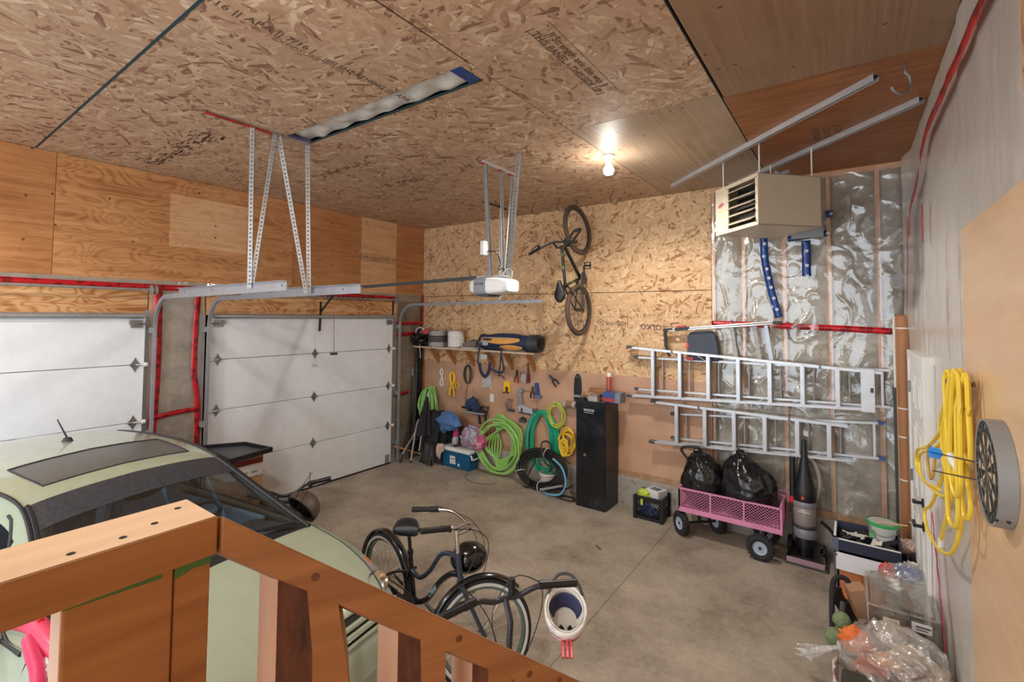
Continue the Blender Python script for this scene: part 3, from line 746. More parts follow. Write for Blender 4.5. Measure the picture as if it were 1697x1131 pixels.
MB().cyl((0.45,-2.12,1.88),(0.45,-2.02,1.88),0.018,10).build('grip', m_dgrey, t, bevel=0.003)
t = thing('outlet_box','white electrical outlet box with a dark plug cord on the opener bracket','outlet',(3.24,-2.27,3.1))
MB().box(3.21,3.255,-2.30,-2.22,3.02,3.16).build('box', m_white, t, bevel=0.004)
MB().tube(cr([(3.26,-2.25,3.06),(3.33,-2.19,3.05),(3.34,-2.14,2.95),(3.31,-2.13,2.88),(3.32,-2.06,2.90),(3.30,-2.0,2.84),(3.30,-1.96,2.80)],6),0.006,6).build('power_cord', m_black, t, smooth=True)
MB().tube(cr([(3.30,-2.05,2.82),(3.34,-2.02,2.87),(3.36,-1.97,2.85),(3.34,-1.94,2.79)],6),0.004,6).tube(cr([(3.30,-2.08,2.82),(3.36,-2.03,2.90),(3.38,-1.98,2.86),(3.33,-1.96,2.78)],6),0.004,6).build('bell_wire', m_white, t, smooth=True)

# ------------------------------------------------------------------ ceiling bulbs
def bulb(x, y, label, scale=1.0):
    t = thing('ceiling_bulb', label, 'bulb', (x,y,H))
    MB().lathe((x,y,H),[(0.0,0.0),(0.058,0.0),(0.058,-0.012),(0.045,-0.024),(0.030,-0.032),(0.024,-0.06),(0.0,-0.06)],24).build('lamp_holder', m_white, t, smooth=True)
    MB().lathe((x,y,H-0.055),[(0.018,0.0),(0.024,-0.03),(0.046,-0.07),(0.05,-0.095),(0.038,-0.125),(0.0,-0.137)],24).build('glass_globe', emit('bulb_glow',(1.0,0.95,0.87),25.0), t, smooth=True)
    # a bulb shines mostly away from its cap: a wide cone downwards and a weak all-round glow
    l = bpy.data.lights.new('bulb_light','SPOT'); l.energy = BULB_W*scale; l.color = (1.0,0.95,0.87); l.shadow_soft_size = 0.05; l.spot_size = R(172); l.spot_blend = 0.45
    o = bpy.data.objects.new('bulb_light', l); col.objects.link(o); o.parent = t; o.location = (0,0,-0.21)
    l = bpy.data.lights.new('bulb_glow','POINT'); l.energy = BULB_W*scale*0.07; l.color = (1.0,0.95,0.87); l.shadow_soft_size = 0.05
    o = bpy.data.objects.new('bulb_glow', l); col.objects.link(o); o.parent = t; o.location = (0,0,-0.25)
bulb(4.34,-1.75,'glowing bare bulb in a white lamp holder on the ceiling by the heater')
bulb(4.30,-5.35,'glowing bare bulb in a white lamp holder above the landing',0.75)
bulb(1.3,-7.0,'unseen bare bulb added over the left garage bay to brighten floor and door',1.3)  # out of view, added as extra light for the floor and left door

# ------------------------------------------------------------------ heater and its rails
def rail_(a, b, label):
    t = thing('strut_channel', label, 'rail', (a[0],a[1],H), 'heater rails on the ceiling')
    a = Vector((a[0],a[1],H-0.021)); b = Vector((b[0],b[1],H-0.021)); d = (b-a).normalized(); n = Vector((-d.y,d.x,0))
    m_ = MB(); m_.bar(a+Vector((0,0,0.018)),b+Vector((0,0,0.018)),0.042,0.004,n)
    for s_ in (-1,1): m_.bar(a+n*(0.020*s_),b+n*(0.020*s_),0.004,0.04,n)
    for s_ in (-1,1): m_.bar(a+n*(0.014*s_)-Vector((0,0,0.02)),b+n*(0.014*s_)-Vector((0,0,0.02)),0.012,0.003,n)
    m_.build('channel', m_alu, t)
    MB().bar(a+Vector((0,0,0.008)),b+Vector((0,0,0.008)),0.034,0.012,n).build('channel_slot', m_black, t)
rail_((4.55,-0.44),(6.36,-2.21),'galvanised strut channel crossing the ceiling, left one of the heater rails')
rail_((5.10,-0.08),(6.63,-1.65),'galvanised strut channel crossing the ceiling, right one nearer the corner')
m_beige = M('beige_enamel',(190,174,150),0.42,var=0.03); m_beige2 = M('pale_beige_enamel',(214,200,176),0.4,var=0.03)
t = thing('unit_heater','beige unit heater with open louvres hung from two ceiling rails','heater',(5.575,-0.975,3.215),None,(0,0,R(-45)))
# local: x along the louvred face to the right, y into the heater, z up
wd, dp, ht = 0.62, 0.62, 0.455
b = MB(); th = 0.012
b.box(-wd/2,-wd/2+th,-dp/2,dp/2,0,ht).box(wd/2-th,wd/2,-dp/2,dp/2,0,ht).box(-wd/2,wd/2,-dp/2,dp/2,0,th).box(-wd/2,wd/2,-dp/2,dp/2,ht-th,ht).box(-wd/2,wd/2,dp/2-th,dp/2,0,ht)
b.build('cabinet', m_beige, t, local=True, bevel=0.003)
b = MB(); fx0 = -wd/2+0.20
b.box(-wd/2,fx0,-dp/2-0.006,-dp/2+0.01,0,ht).box(wd/2-0.035,wd/2,-dp/2-0.006,-dp/2+0.01,0,ht).box(fx0,wd/2-0.035,-dp/2-0.006,-dp/2+0.01,0,0.035).box(fx0,wd/2-0.035,-dp/2-0.006,-dp/2+0.01,ht-0.035,ht)
b.build('face_frame', m_beige2, t, local=True, bevel=0.003)
MB().box(fx0,wd/2-0.035,-dp/2+0.10,-dp/2+0.11,0.03,ht-0.03).build('dark_interior', m_black, t, local=True)
for i in range(5):
    z = 0.075+0.075*i
    MB().obox(((fx0+wd/2-0.035)/2,-dp/2-0.012,z),(1,0,0),(0,math.cos(R(28)),math.sin(R(28))),(0,-math.sin(R(28)),math.cos(R(28))),wd-0.24,0.085,0.004).build('louvre_blade', m_beige2, t, local=True)
for k in range(3): MB().cyl((fx0+0.03,-dp/2+0.07,0.12+0.1*k),(wd/2-0.04,-dp/2+0.07,0.12+0.1*k),0.016,8).build('heat_tube', m_steel, t, local=True)
em = [(0.052*math.cos(a),0.022*math.sin(a)) for a in [2*PI*k/28 for k in range(28)]]
MB().prism(em, lambda u,v:(-0.215+u*0.96-v*0.28,-dp/2-0.0085,0.285+v*0.96+u*0.28), (0,0.003,0)).build('emblem', M('emblem_pink',(206,150,150),0.4), t, local=True)
for k in range(5): MB().bar((-0.245+0.013*k,-dp/2-0.010,0.268+0.0036*k),(-0.242+0.013*k,-dp/2-0.010,0.288+0.0036*k),0.007,0.002,(1,0,0)).build('emblem_letter', M('emblem_red%d'%k,(176,84,100),0.4), t, local=True)
for r_ in (0.020,0.028): MB().torus((-0.175,-dp/2-0.009,0.298),r_,0.003,(0,1,0),14,5,-1.0,1.0).build('emblem_arc', m_white, t, local=True)
bb = MB()
for x,z in ((-0.29,0.03),(-0.29,0.42),(-0.13,0.03),(-0.13,0.42),(0.29,0.03),(0.29,0.42),(0.1,0.44),(-0.05,0.02)): bb.sphere((x,-dp/2-0.007,z),0.006,8,5)
for x,y in ((0.25,-0.25),(-0.2,-0.2),(0.0,0.1),(0.2,0.2)): bb.sphere((x,y,-0.001),0.006,8,5)
bb.build('screws', m_steel, t, local=True)['kind'] = 'stuff'
for x,y in ((-0.26,-0.26),(0.26,-0.26),(0.26,0.26),(-0.26,0.26)):
    MB().cyl((x,y,ht-0.01),(x,y,H-0.02-3.215),0.006,8).cyl((x,y,ht),(x,y,ht+0.02),0.016,8).build('hanger_rod', m_white, t, local=True)
b = MB().lathe((0.0,dp/2,0.23),[(0.0,0.05),(0.15,0.05),(0.16,0.0),(0.19,0.0),(0.19,0.02)],24,(0,1,0)); b.build('fan_shroud', m_black, t, local=True, smooth=True)
b = MB().box(0.12,0.20,-0.02,0.06,ht,ht+0.06).tube(cr([(0.05,0.05,ht),(0.07,0.05,ht+0.1),(0.12,0.02,ht+0.09),(0.16,0.0,ht+0.05)],5),0.008,6).cyl((0.18,0.02,ht+0.04),(0.26,0.02,ht+0.04),0.02,10)
b.build('junction_box', m_galv, t, local=True)

# ------------------------------------------------------------------ ceiling hooks
def hook(x, y, rot, r, label, mat, th=0.005, z=H):
    t = thing('ceiling_hook', label, 'hook', (x,y,z), 'hooks in the ceiling', (0,0,rot))
    pts = [(0,0,0.0),(0,0,-r*0.9),(r*0.35,0,-r*1.3),(r*0.5,0,-r*1.9)]+[(r*0.5-r+r*math.cos(a),0,-r*2.1-r*math.sin(a)) for a in [PI*i/8*0.9 for i in range(9)]]
    MB().tube(cr(pts,4),th,8).build('hook_wire', mat, t, local=True, smooth=True)
m_hk = M('dull_hook',(92,80,70),0.5,0.5)
hook(2.75,-0.61,R(215),0.055,'bent wire bike hook in the ceiling, leftmost, above the opener track',m_hk)
hook(3.13,-0.59,R(215),0.055,'bent wire bike hook in the ceiling, just left of the hanging wheel',m_hk)
hook(3.27,-0.36,R(215),0.045,'bent wire hook in the ceiling that holds the hanging bicycle',m_hk)
hook(3.88,-0.60,R(215),0.055,'bent wire bike hook in the ceiling, right of the hanging bicycle',m_hk)
hook(6.50,-2.26,R(35),0.06,'heavy grey utility hook in the orange plywood ceiling near the corner',m_steel,0.007)

# ------------------------------------------------------------------ shelf over the pegboard
m_brace = ply('brace_lumber',(1,2),(160,106,60),(192,136,84),(208,156,104),(1.5,30.0),seed=4.0)
sh = thing('wall_shelf','wooden wall shelf on cut lumber braces above the pegboard','shelf',(1.3,-0.15,1.87))
MB().box(0.10,2.56,-0.30,-0.001,1.868,1.893).build('shelf_board', M('shelf_board',(196,176,154),0.6,var=0.15), sh)
for x in (0.42,0.80,1.21,1.62,1.98,2.38):
    MB().prism([(-0.27,1.867),(-0.14,1.867),(-0.002,1.68),(-0.002,1.585)], lambda u,v,x=x:(x-0.019,u,v), (0.038,0,0)).build('brace', m_brace, sh)
# things on the shelf
def crumple(c, rad, sc, seed, amp=0.28, fr=2.4, n=40, m_=26, flat=None, ridge=0.5):
    vs, fs = [], []; c = Vector(c)
    for i in range(m_+1):
        t_ = PI*i/m_
        for k in range(n):
            a = 2*PI*k/n; d = Vector((math.sin(t_)*math.cos(a),math.sin(t_)*math.sin(a),math.cos(t_)))
            n2 = abs(noise.noise(d*fr*2.0+Vector((seed,5,0)))); n3 = abs(noise.noise(d*fr*4.1+Vector((seed,9,2))))
            q = 1+amp*(0.9*noise.noise(d*fr+Vector((seed,0,0)))+ridge*1.1*((1-n2)**4-0.35)+ridge*0.35*((1-n3)**4-0.35))
            p = c+Vector((d.x*sc[0],d.y*sc[1],d.z*sc[2]))*rad*q
            if flat is not None and p.z < flat: p.z = flat+0.002*k/n
            vs.append(p)
    for i in range(m_):
        for k in range(n): fs.append((i*n+k,(i+1)*n+k,(i+1)*n+(k+1)%n,i*n+(k+1)%n))
    b = MB(); b.add(vs,fs); return b
m_bin = M('black_bag_film',(20,21,24),0.22,coat=0.3,bump=0.5,bscale=14)
m_blkfab = M('black_fabric',(30,31,36),0.8,bump=0.3,bscale=120)
t = thing('cable_bundle','crumpled black plastic bundle with red straps at the left end of the shelf','bundle',(0.16,-0.17,1.893))
crumple((0.16,-0.17,2.01),0.17,(1.15,0.8,0.78),3.0,0.4,3.0,flat=1.895).build('plastic_wrap', m_bin, t, smooth=True, sharp=30)
crumple((0.30,-0.2,2.14),0.075,(1.4,0.7,0.6),8.0,0.4,3.0).build('red_strap', M('red_strap',(196,88,84),0.6), t, smooth=True)
MB().tube(cr([(0.10,-0.25,2.08),(0.14,-0.27,2.18),(0.24,-0.27,2.21),(0.30,-0.25,2.17)],6),0.008,6).tube(cr([(0.2,-0.25,1.93),(0.28,-0.33,1.90),(0.30,-0.33,1.78),(0.31,-0.33,1.70)],6),0.004,6).build('white_cord', m_white, t, smooth=True)
def coil_pts(c, r0, r1, turns, ax, ay, n=26, jit=0.01, seed=0, drift=(0,0,0), dy=None):
    c = Vector(c); ax = Vector(ax); ay = Vector(ay); nn = ax.cross(ay); pts = []
    N = int(turns*n)
    for i in range(N+1):
        a = 2*PI*i/n; f = i/N
        q = r0+(r1-r0)*(0.5+0.5*math.sin(f*turns*2.1+seed))
        j = jit*noise.noise(Vector((i*0.21,seed,0))); k = jit*noise.noise(Vector((i*0.17,seed+7,3)))
        pts.append(c+ax*(q*math.cos(a)+j)+ay*(q*math.sin(a)+k)+nn*((noise.noise(Vector((i*0.11,seed+3,1)))*jit*1.2)+(dy or 0)*(f-0.5))+Vector(drift)*f)
    return pts
m_cable = M('grey_cable',(168,166,166),0.5)
for k,(z,r) in enumerate(((1.895,0.20),(1.985,0.20),(2.075,0.19))):
    t = thing('cable_coil',['grey coil of house wire at the bottom of the shelf stack','grey coil of house wire in the middle of the shelf stack','grey coil of house wire on top of the shelf stack'][k],'coil',(0.54,-0.155,z),'grey wire coils on the shelf')
    b = MB(); zz = z+0.014
    for j in range(5): b.torus((0.54+0.01*nz(j,k),-0.155,zz+0.014*j),r-0.045-0.006*(j%2),0.011,(0,0.05*nz(j*3,k),1),36,6)
    b.build('wire', m_cable if k != 1 else M('dark_cable',(90,88,92),0.5), t, smooth=True)
    c_ = MB(); 
    for a in (0.6,2.4,4.6): c_.torus((0.54+(r-0.045)*math.cos(a),-0.155+(r-0.045)*math.sin(a),zz+0.028),0.042,0.006,(-math.sin(a),math.cos(a),0),14,5)
    c_.build('coil_tie', m_dgrey, t)
t = thing('wire_spool','white spool of wire with pinkish end flanges on the shelf','spool',(0.95,-0.155,1.893))
b = MB()
m_pk = M('pinkish_card',(186,146,130),0.7)
for z in (1.894,2.165): MB().lathe((0.95,-0.155,z),[(0.0,0.0),(0.145,0.0),(0.145,0.012),(0.0,0.012)],28).build('flange', m_pk, t, smooth=True)
b = MB()
for j in range(9): b.torus((0.95,-0.155,1.925+0.027*j),0.125,0.016,(0,0,1),30,6)
b.lathe((0.95,-0.155,1.905),[(0.12,0),(0.12,0.26)],24); b.build('wound_wire', M('white_wire',(226,222,222),0.5), t, smooth=True)
# shoes
def shoe(x, y, z, rot, label, c1, c2):
    t = thing('sneaker', label, 'shoe', (x,y,z), 'worn sneakers on the shelf', (0,0,rot))
    def f(u,v):
        L = -0.14+0.28*u; w = 0.045*(0.55+0.45*math.sin(PI*min(1,u*0.9+0.08)))*(1.05 if u>0.5 else 0.9)
        h = 0.125-0.06*u if u < 0.45 else 0.098*(1-((u-0.45)/0.66)**1.8)
        a = PI*v; return (L, w*math.cos(a), 0.022+max(0.01,h)*math.sin(a)**0.7)
    MB().grid(f,16,14).build('upper', c1, t, local=True, smooth=True, solid=0.004)
    MB().prism([(0.147*math.cos(a)*1.0,0.05*math.sin(a)*(0.85+0.15*math.cos(a))) for a in [2*PI*i/24 for i in range(24)]], lambda u,v:(u,v,0.0),(0,0,0.028)).build('sole', c2, t, local=True, bevel=0.006)
    MB().torus((-0.07,0,0.13),0.036,0.01,(0.25,0,1),18,6).build('collar', m_dgrey, t, local=True, smooth=True)
    MB().sphere((0.105,0,0.042),0.038,14,8,(0.95,1.05,0.75)).build('toe_cap', c2, t, local=True, smooth=True)
    lc = MB()
    for i in range(4): lc.bar((0.0+0.026*i,-0.026,0.118-0.011*i),(0.0+0.026*i,0.026,0.118-0.011*i),0.008,0.005)
    lc.build('laces', m_white, t, local=True)
m_sh1 = M('grey_suede',(112,100,94),0.8,var=0.3,vscale=30); m_sh2 = M('pale_sole',(188,180,176),0.7)
shoe(1.26,-0.20,1.893,R(200),'worn grey-brown sneaker with pale toe, front one beside the golf bag',m_sh1,m_sh2)
shoe(1.40,-0.12,1.893,R(160),'worn grey-brown sneaker behind, touching the golf bag',M('brown_suede',(96,84,80),0.8,var=0.3,vscale=30),m_sh2)
# golf bag lying on its side, axis along x
t = thing('golf_bag','navy and orange golf bag lying on the shelf with hanging straps','golf bag',(2.05,-0.16,1.893))
m_navy = M('navy_fabric',(34,48,80),0.65,bump=0.15,bscale=90); m_or = M('orange_fabric',(222,160,84),0.65); m_lg = M('light_grey_piping',(178,184,190),0.6)
def gb(r, x0, x1, a0, a1, nu=18, nvv=20, off=0.0, taper=True):
    def f(u,v):
        x = x0+(x1-x0)*u; q = 0.115*(0.90+0.12*math.sin(PI*(x-1.5)/1.05)) if taper else r
        a = a0+(a1-a0)*v
        return (x, -0.165+(q+off)*math.cos(a)*1.05, 2.02+(q+off)*math.sin(a))
    return f
MB().grid(gb(0.12,1.52,2.42,0,2*PI),24,32).build('bag_body', m_navy, t, smooth=True)
MB().lathe((1.50,-0.165,2.02),[(0.0,0.0),(0.09,0.0),(0.115,0.02),(0.118,0.05),(0.105,0.06)],28,(1,0,0)).build('bag_base', m_black, t, smooth=True)
b = MB().lathe((2.40,-0.165,2.02),[(0.105,0.0),(0.125,0.02),(0.125,0.17),(0.115,0.19),(0.08,0.185),(0.0,0.15)],28,(1,0,0)); b.build('bag_mouth', m_dgrey, t, smooth=True)
crumple((2.56,-0.165,2.02),0.10,(0.5,1.0,1.05),4,0.5,4).build('fur_cuff', M('dark_fur',(62,54,48),0.95,bump=1.0,bscale=80), t, smooth=True)
def patch(name, mat, x0, x1, a0, a1, off, curve=0.0):
    def f(u,v):
        x = x0+(x1-x0)*u; w = math.sin(PI*min(1,max(0,u*0.92+0.04)))**0.5; a = (a0+a1)/2+(a1-a0)*(v-0.5)*w+curve*math.sin(PI*u)
        q = 0.115*(0.90+0.12*math.sin(PI*(x-1.5)/1.05))+off
        return (x, -0.165+q*math.cos(a)*1.05, 2.02+q*math.sin(a))
    MB().grid(f,18,8).build(name, mat, t, smooth=True, solid=0.006)
patch('pocket', m_or, 1.58,2.30, PI+0.05, PI-0.75, 0.010, 0.15); patch('pocket', m_or, 1.94,2.34, PI+0.95, PI+0.25, 0.016)
patch('pocket', m_navy, 1.78,2.30, PI-0.55, PI-1.3, 0.022); patch('pocket', m_navy, 1.56,1.95, PI+1.1, PI+0.45, 0.02)
patch('pocket', m_lg, 1.55,1.72, PI+0.6, PI-0.2, 0.007); patch('piping', m_lg, 1.92,2.36, PI+1.02, PI+0.98, 0.02); patch('piping', m_lg, 1.6,2.3, PI-0.5, PI-0.55, 0.024)
patch('piping', m_dgrey, 1.62,1.80, PI-0.15, PI-0.45, 0.018)
def strap(pts, w, nm, mat):
    b = MB(); ribbon(b, pts, w, (0,-1,0), 0.0, 8); b.build(nm, mat, t, smooth=True, solid=0.006)
strap([(1.60,-0.30,2.02),(1.575,-0.325,1.88),(1.56,-0.325,1.72),(1.60,-0.325,1.64)],0.03,'strap',m_navy)
strap([(1.60,-0.33,1.70),(1.62,-0.33,1.58),(1.70,-0.33,1.50),(1.775,-0.33,1.58),(1.80,-0.33,1.72)],0.055,'shoulder_strap',m_navy)
strap([(1.99,-0.31,1.95),(1.995,-0.325,1.80),(1.97,-0.325,1.60),(1.96,-0.325,1.52)],0.022,'strap',m_black)
strap([(2.0,-0.325,1.85),(2.04,-0.325,1.70),(2.05,-0.325,1.62),(1.98,-0.325,1.575),(1.88,-0.325,1.60),(1.80,-0.325,1.63)],0.03,'strap',m_navy)
strap([(1.96,-0.33,1.56),(2.02,-0.33,1.53),(2.07,-0.33,1.50)],0.025,'strap',m_dgrey)
MB().box(1.62,1.74,-0.338,-0.328,1.76,1.83).build('strap_pad', m_lg, t, bevel=0.01)

# ------------------------------------------------------------------ tools hung on the pegboard
def peg(name, label, cat, x, z, group='tools on the pegboard'): return thing(name, label, cat, (x,-0.008,z), group)
def bundle(b, pts, r, n, jit, seed):
    for i in range(n):
        o = Vector((jit*nz(i*3.3,seed),jit*0.6*nz(i*2.1,seed+4)-0.002*i,jit*0.5*nz(i*1.7,seed+8)))
        b.tube(cr([Vector(p)+o*(1 if k else 0.3) for k,p in enumerate(pts)],7), r, 6)
    return b
m_yel = M('yellow_rope',(238,190,40),0.55); m_wht = M('white_rope',(226,222,216),0.7); m_lime = M('lime_hose',(150,204,108),0.45); m_tealh = M('teal_hose',(32,160,124),0.42); m_yg = M('yellow_green_hose',(190,206,76),0.45); m_ycord = M('yellow_cord',(236,198,58),0.45)
t = peg('rope_hank','short white rope hank on the pegboard under the shelf, left of the yellow rope','rope',0.52,1.51)
b = MB(); bundle(b,[(0.52,-0.03,1.37),(0.49,-0.035,1.44),(0.51,-0.03,1.51),(0.545,-0.035,1.46),(0.52,-0.03,1.37),(0.485,-0.03,1.28),(0.51,-0.03,1.21),(0.55,-0.03,1.27),(0.52,-0.03,1.37)],0.007,4,0.03,1); b.build('rope', m_wht, t, smooth=True)
t = peg('rope_hank','yellow rope hank with a loose side loop on the pegboard','rope',0.77,1.48)
b = MB(); bundle(b,[(0.76,-0.04,1.27),(0.73,-0.04,1.36),(0.74,-0.035,1.44),(0.775,-0.035,1.475),(0.815,-0.035,1.43),(0.82,-0.04,1.34),(0.77,-0.04,1.26),(0.73,-0.04,1.17),(0.72,-0.04,1.09)],0.009,7,0.045,2)
bundle(b,[(0.77,-0.045,1.27),(0.80,-0.045,1.18),(0.81,-0.045,1.07)],0.009,5,0.05,3); b.torus((0.885,-0.045,1.26),0.055,0.007,(0,1,0),26,6); b.torus((0.765,-0.045,1.262),0.03,0.010,(0,0.3,1),14,6)
b.build('rope', m_yel, t, smooth=True)
t = peg('wire_coil','dark green wire coil with a long trailing end on the pegboard','coil',1.10,1.68)
b = MB()
for i in range(9): 
    rx = 0.06+0.075*abs(nz(i*1.9,4)); b.tube([(1.11+0.02*nz(i,2)+rx*math.cos(a),-0.03-0.004*i,1.46+0.03*nz(i,6)+(0.15+0.03*nz(i,9))*math.sin(a)) for a in [2*PI*k/28 for k in range(28)]],0.0045,5,closed=True)
b.tube(cr([(1.10,-0.04,1.62),(1.06,-0.04,1.68),(1.10,-0.04,1.71),(1.15,-0.04,1.67),(1.12,-0.04,1.60)],6),0.0045,5)
b.tube(cr([(1.12,-0.04,1.33),(1.10,-0.04,1.25),(1.07,-0.03,1.12),(1.06,-0.03,0.97)],6),0.0045,5)
b.build('wire', M('dark_green_wire',(74,80,62),0.5), t, smooth=True)
t = peg('plastic_packet','clear plastic packet of small parts pinned below the golf bag strap','packet',1.485,1.48)
MB().grid(lambda u,v:(1.385+0.20*u,-0.022-0.010*nz(u*4,v*4)-0.008*math.sin(PI*u),1.27+0.21*v),14,14).build('packet_film', m_bagfilm, t, smooth=True)
crumple((1.485,-0.016,1.37),0.07,(1.1,0.08,1.1),2,0.3,4).build('contents', M('packet_contents',(206,208,210),0.5,var=0.3,vscale=40), t, smooth=True)
t = peg('light_switch','white blank wall plate in the middle of the pegboard','plate',1.585,1.125,'fittings on the pegboard')
MB().box(1.545,1.625,-0.014,-0.006,1.06,1.185).build('plate', m_white, t, bevel=0.003); MB().box(1.573,1.597,-0.018,-0.013,1.09,1.155).build('rocker', m_white, t)
m_ytool = M('yellow_tool',(240,196,40),0.4)
t = peg('tape_knife','yellow and black hand tool hung left of the hammer','tool',1.89,1.41)
b = MB().prism([(1.83,1.24),(1.86,1.24),(1.87,1.33),(1.92,1.33),(1.925,1.25),(1.955,1.25),(1.95,1.40),(1.92,1.42),(1.85,1.41)],lambda u,v:(u,-0.045,v),(0,0.035,0)); b.build('tool_body', m_ytool, t, bevel=0.004)
MB().box(1.90,1.925,-0.05,-0.012,1.23,1.33).box(1.826,1.86,-0.05,-0.01,1.23,1.25).build('grip', m_black, t, bevel=0.003)
def plier(x, z, ang, L, mh, mj, label, dy=0.0, spread=0.35):
    t = thing('pliers', label, 'pliers', (x,-0.03-dy,z), 'tools on the pegboard', (0,R(ang),0))
    for s_ in (-1,1):
        MB().tube(cr([(0.0,0,0),(s_*0.030*spread/0.35,0,-0.25*L),(s_*0.030*spread/0.35,0,-0.62*L),(s_*0.016,0,-0.72*L)][0:3],5),0.0105,7).build('handle', mh, t, local=True, smooth=True)
    b = MB().cyl((0,-0.012,0),(0,0.012,0),0.017,12)
    for s_ in (-1,1): b.prism([(0,0),(s_*0.018,0.02),(s_*0.012,0.36*L),(s_*0.002,0.4*L),(0.0,0.3*L)],lambda u,v:(u,-0.008,v),(0,0.016,0))
    b.build('jaws', mj, t, local=True, smooth=True)
m_redh = M('dark_red_grip',(124,44,40),0.5)
plier(2.075,1.525,4,0.19,m_redh,m_dgrey,'pliers with dark red handles beside a yellow strip on the pegboard')
t = peg('yellow_strip','small yellow plastic strip hanging by the red pliers','tool',2.035,1.47); MB().box(2.02,2.045,-0.03,-0.012,1.40,1.475).build('strip', m_ytool, t, bevel=0.003); MB().cyl((2.032,-0.006,1.472),(2.032,-0.035,1.472),0.004,6).build('peg_hook', m_steel, t)
t = peg('screwdriver','screwdriver with a dark red handle pointing up on the pegboard','screwdriver',2.29,1.50)
MB().lathe((2.29,-0.035,1.42),[(0.0,0),(0.02,0.005),(0.024,0.06),(0.018,0.10),(0.022,0.13),(0.012,0.14)],12).build('handle', m_redh, t, smooth=True)
MB().cyl((2.285,-0.035,1.55),(2.28,-0.035,1.72),0.010,8).build('shank', m_black, t); MB().cyl((2.29,-0.0,1.50),(2.29,-0.05,1.50),0.004,6).build('peg_hook', m_steel, t)
t = peg('clear_holder','clear plastic holder hanging left of the screwdriver','holder',2.20,1.55)
MB().prism([(2.14,1.46),(2.24,1.40),(2.25,1.52),(2.22,1.58),(2.17,1.54)],lambda u,v:(u,-0.03,v),(0,0.02,0)).build('holder', M('grey_clear',(190,186,190),0.3), t, bevel=0.004); MB().tube(cr([(2.15,-0.035,1.5),(2.16,-0.045,1.57),(2.22,-0.04,1.56)],5),0.006,6).build('wire_bail', m_steel, t)
plier(2.36,1.31,-2,0.17,m_black,m_brass,'pliers with black handles hung beside the hammer on the pegboard',0.0)
plier(2.70,1.515,-47,0.2,m_black,M('dark_steel',(88,96,104),0.4,0.6),'tin snips with dark handles hung slanting at the right of the pegboard')
t = peg('blue_sander','blue hand sander with a grey foot hung on the pegboard','sander',2.45,1.43)
MB().prism([(2.40,1.43),(2.46,1.44),(2.485,1.26),(2.43,1.26)],lambda u,v:(u,-0.05,v),(0,0.035,0)).build('handle', M('blue_plastic',(44,74,140),0.45), t, bevel=0.005)
MB().box(2.42,2.52,-0.065,-0.015,1.215,1.262).build('foot', M('slate_plastic',(108,114,140),0.5), t, bevel=0.005); MB().cyl((2.44,-0.004,1.435),(2.44,-0.055,1.435),0.004,6).build('peg_hook', m_steel, t)
t = peg('cordless_drill','grey cordless tool hanging head up with a long straight pull pin','drill',2.17,1.28)
b = MB().prism([(2.10,1.28),(2.13,1.335),(2.19,1.34),(2.205,1.29),(2.18,1.265),(2.20,1.07),(2.17,1.05),(2.135,1.07),(2.145,1.27)],lambda u,v:(u,-0.07,v),(0,0.05,0)); b.build('tool_body', m_grey, t, bevel=0.008)
b = MB().prism([(2.12,1.07),(2.20,1.09),(2.38,1.05),(2.40,0.985),(2.36,0.97),(2.17,0.985)],lambda u,v:(u,-0.085,v),(0,0.07,0)); b.build('tool_head', M('silver_plastic',(176,180,192),0.4), t, bevel=0.008)
MB().cyl((2.38,-0.05,1.03),(2.46,-0.05,1.045),0.022,12).build('chuck', m_steel, t, smooth=True); MB().box(2.19,2.23,-0.088,-0.02,0.975,1.05).box(2.16,2.37,-0.089,-0.02,0.968,0.99).build('battery_foot', m_dgrey, t, bevel=0.004)
MB().cyl((2.20,-0.04,1.305),(2.33,-0.02,1.295),0.004,6).build('pull_pin', m_steel, t)
t = peg('bracket_hook','bent chrome double tool hook on the lower pegboard','hook',1.96,1.11)
b = MB()
for x in (1.915,1.955,1.995): b.tube(cr([(x,-0.01,1.13),(x,-0.05,1.14),(x+0.01,-0.06,1.02),(x+0.015,-0.05,0.985)],5),0.007,6)
b.box(1.905,2.03,-0.02,-0.008,0.98,1.0).build('hook_wires', m_steel, t, smooth=True); MB().box(1.91,2.03,-0.05,-0.01,0.965,0.99).tube([(1.86,-0.03,1.09),(1.90,-0.03,1.0)],0.005,6).build('hook_base', m_dgrey, t)
t = peg('bit_holder','small dark grey bit holder low on the pegboard','holder',2.19,0.88)
MB().box(2.135,2.25,-0.06,-0.008,0.83,0.875).build('block', m_dgrey, t, bevel=0.004); b = MB()
for k in range(5): b.cyl((2.15+0.021*k,-0.03,0.875),(2.15+0.021*k,-0.03,0.89+0.012*(k%3)),0.008,8)
b.build('bits', m_black, t)['kind'] = 'stuff'
t = peg('chainsaw_scabbard','long black chainsaw bar cover hung left of the black cabinet','cover',3.12,1.6)
b = MB().prism([(3.06,1.15),(3.15,1.15),(3.165,1.40),(3.155,1.56),(3.125,1.62),(3.09,1.62),(3.06,1.56),(3.05,1.40)],lambda u,v:(u,-0.04,v),(0,0.03,0)); b.build('cover', m_black, t, bevel=0.01); MB().cyl((3.11,-0.005,1.58),(3.11,-0.05,1.58),0.008,8).build('peg_hook', m_steel, t); MB().box(3.055,3.155,-0.043,-0.038,1.30,1.33).build('band', m_grey, t)
t = peg('tape_roll','clear and brown packing roll hung sideways left of the black cabinet','roll',3.02,1.19)
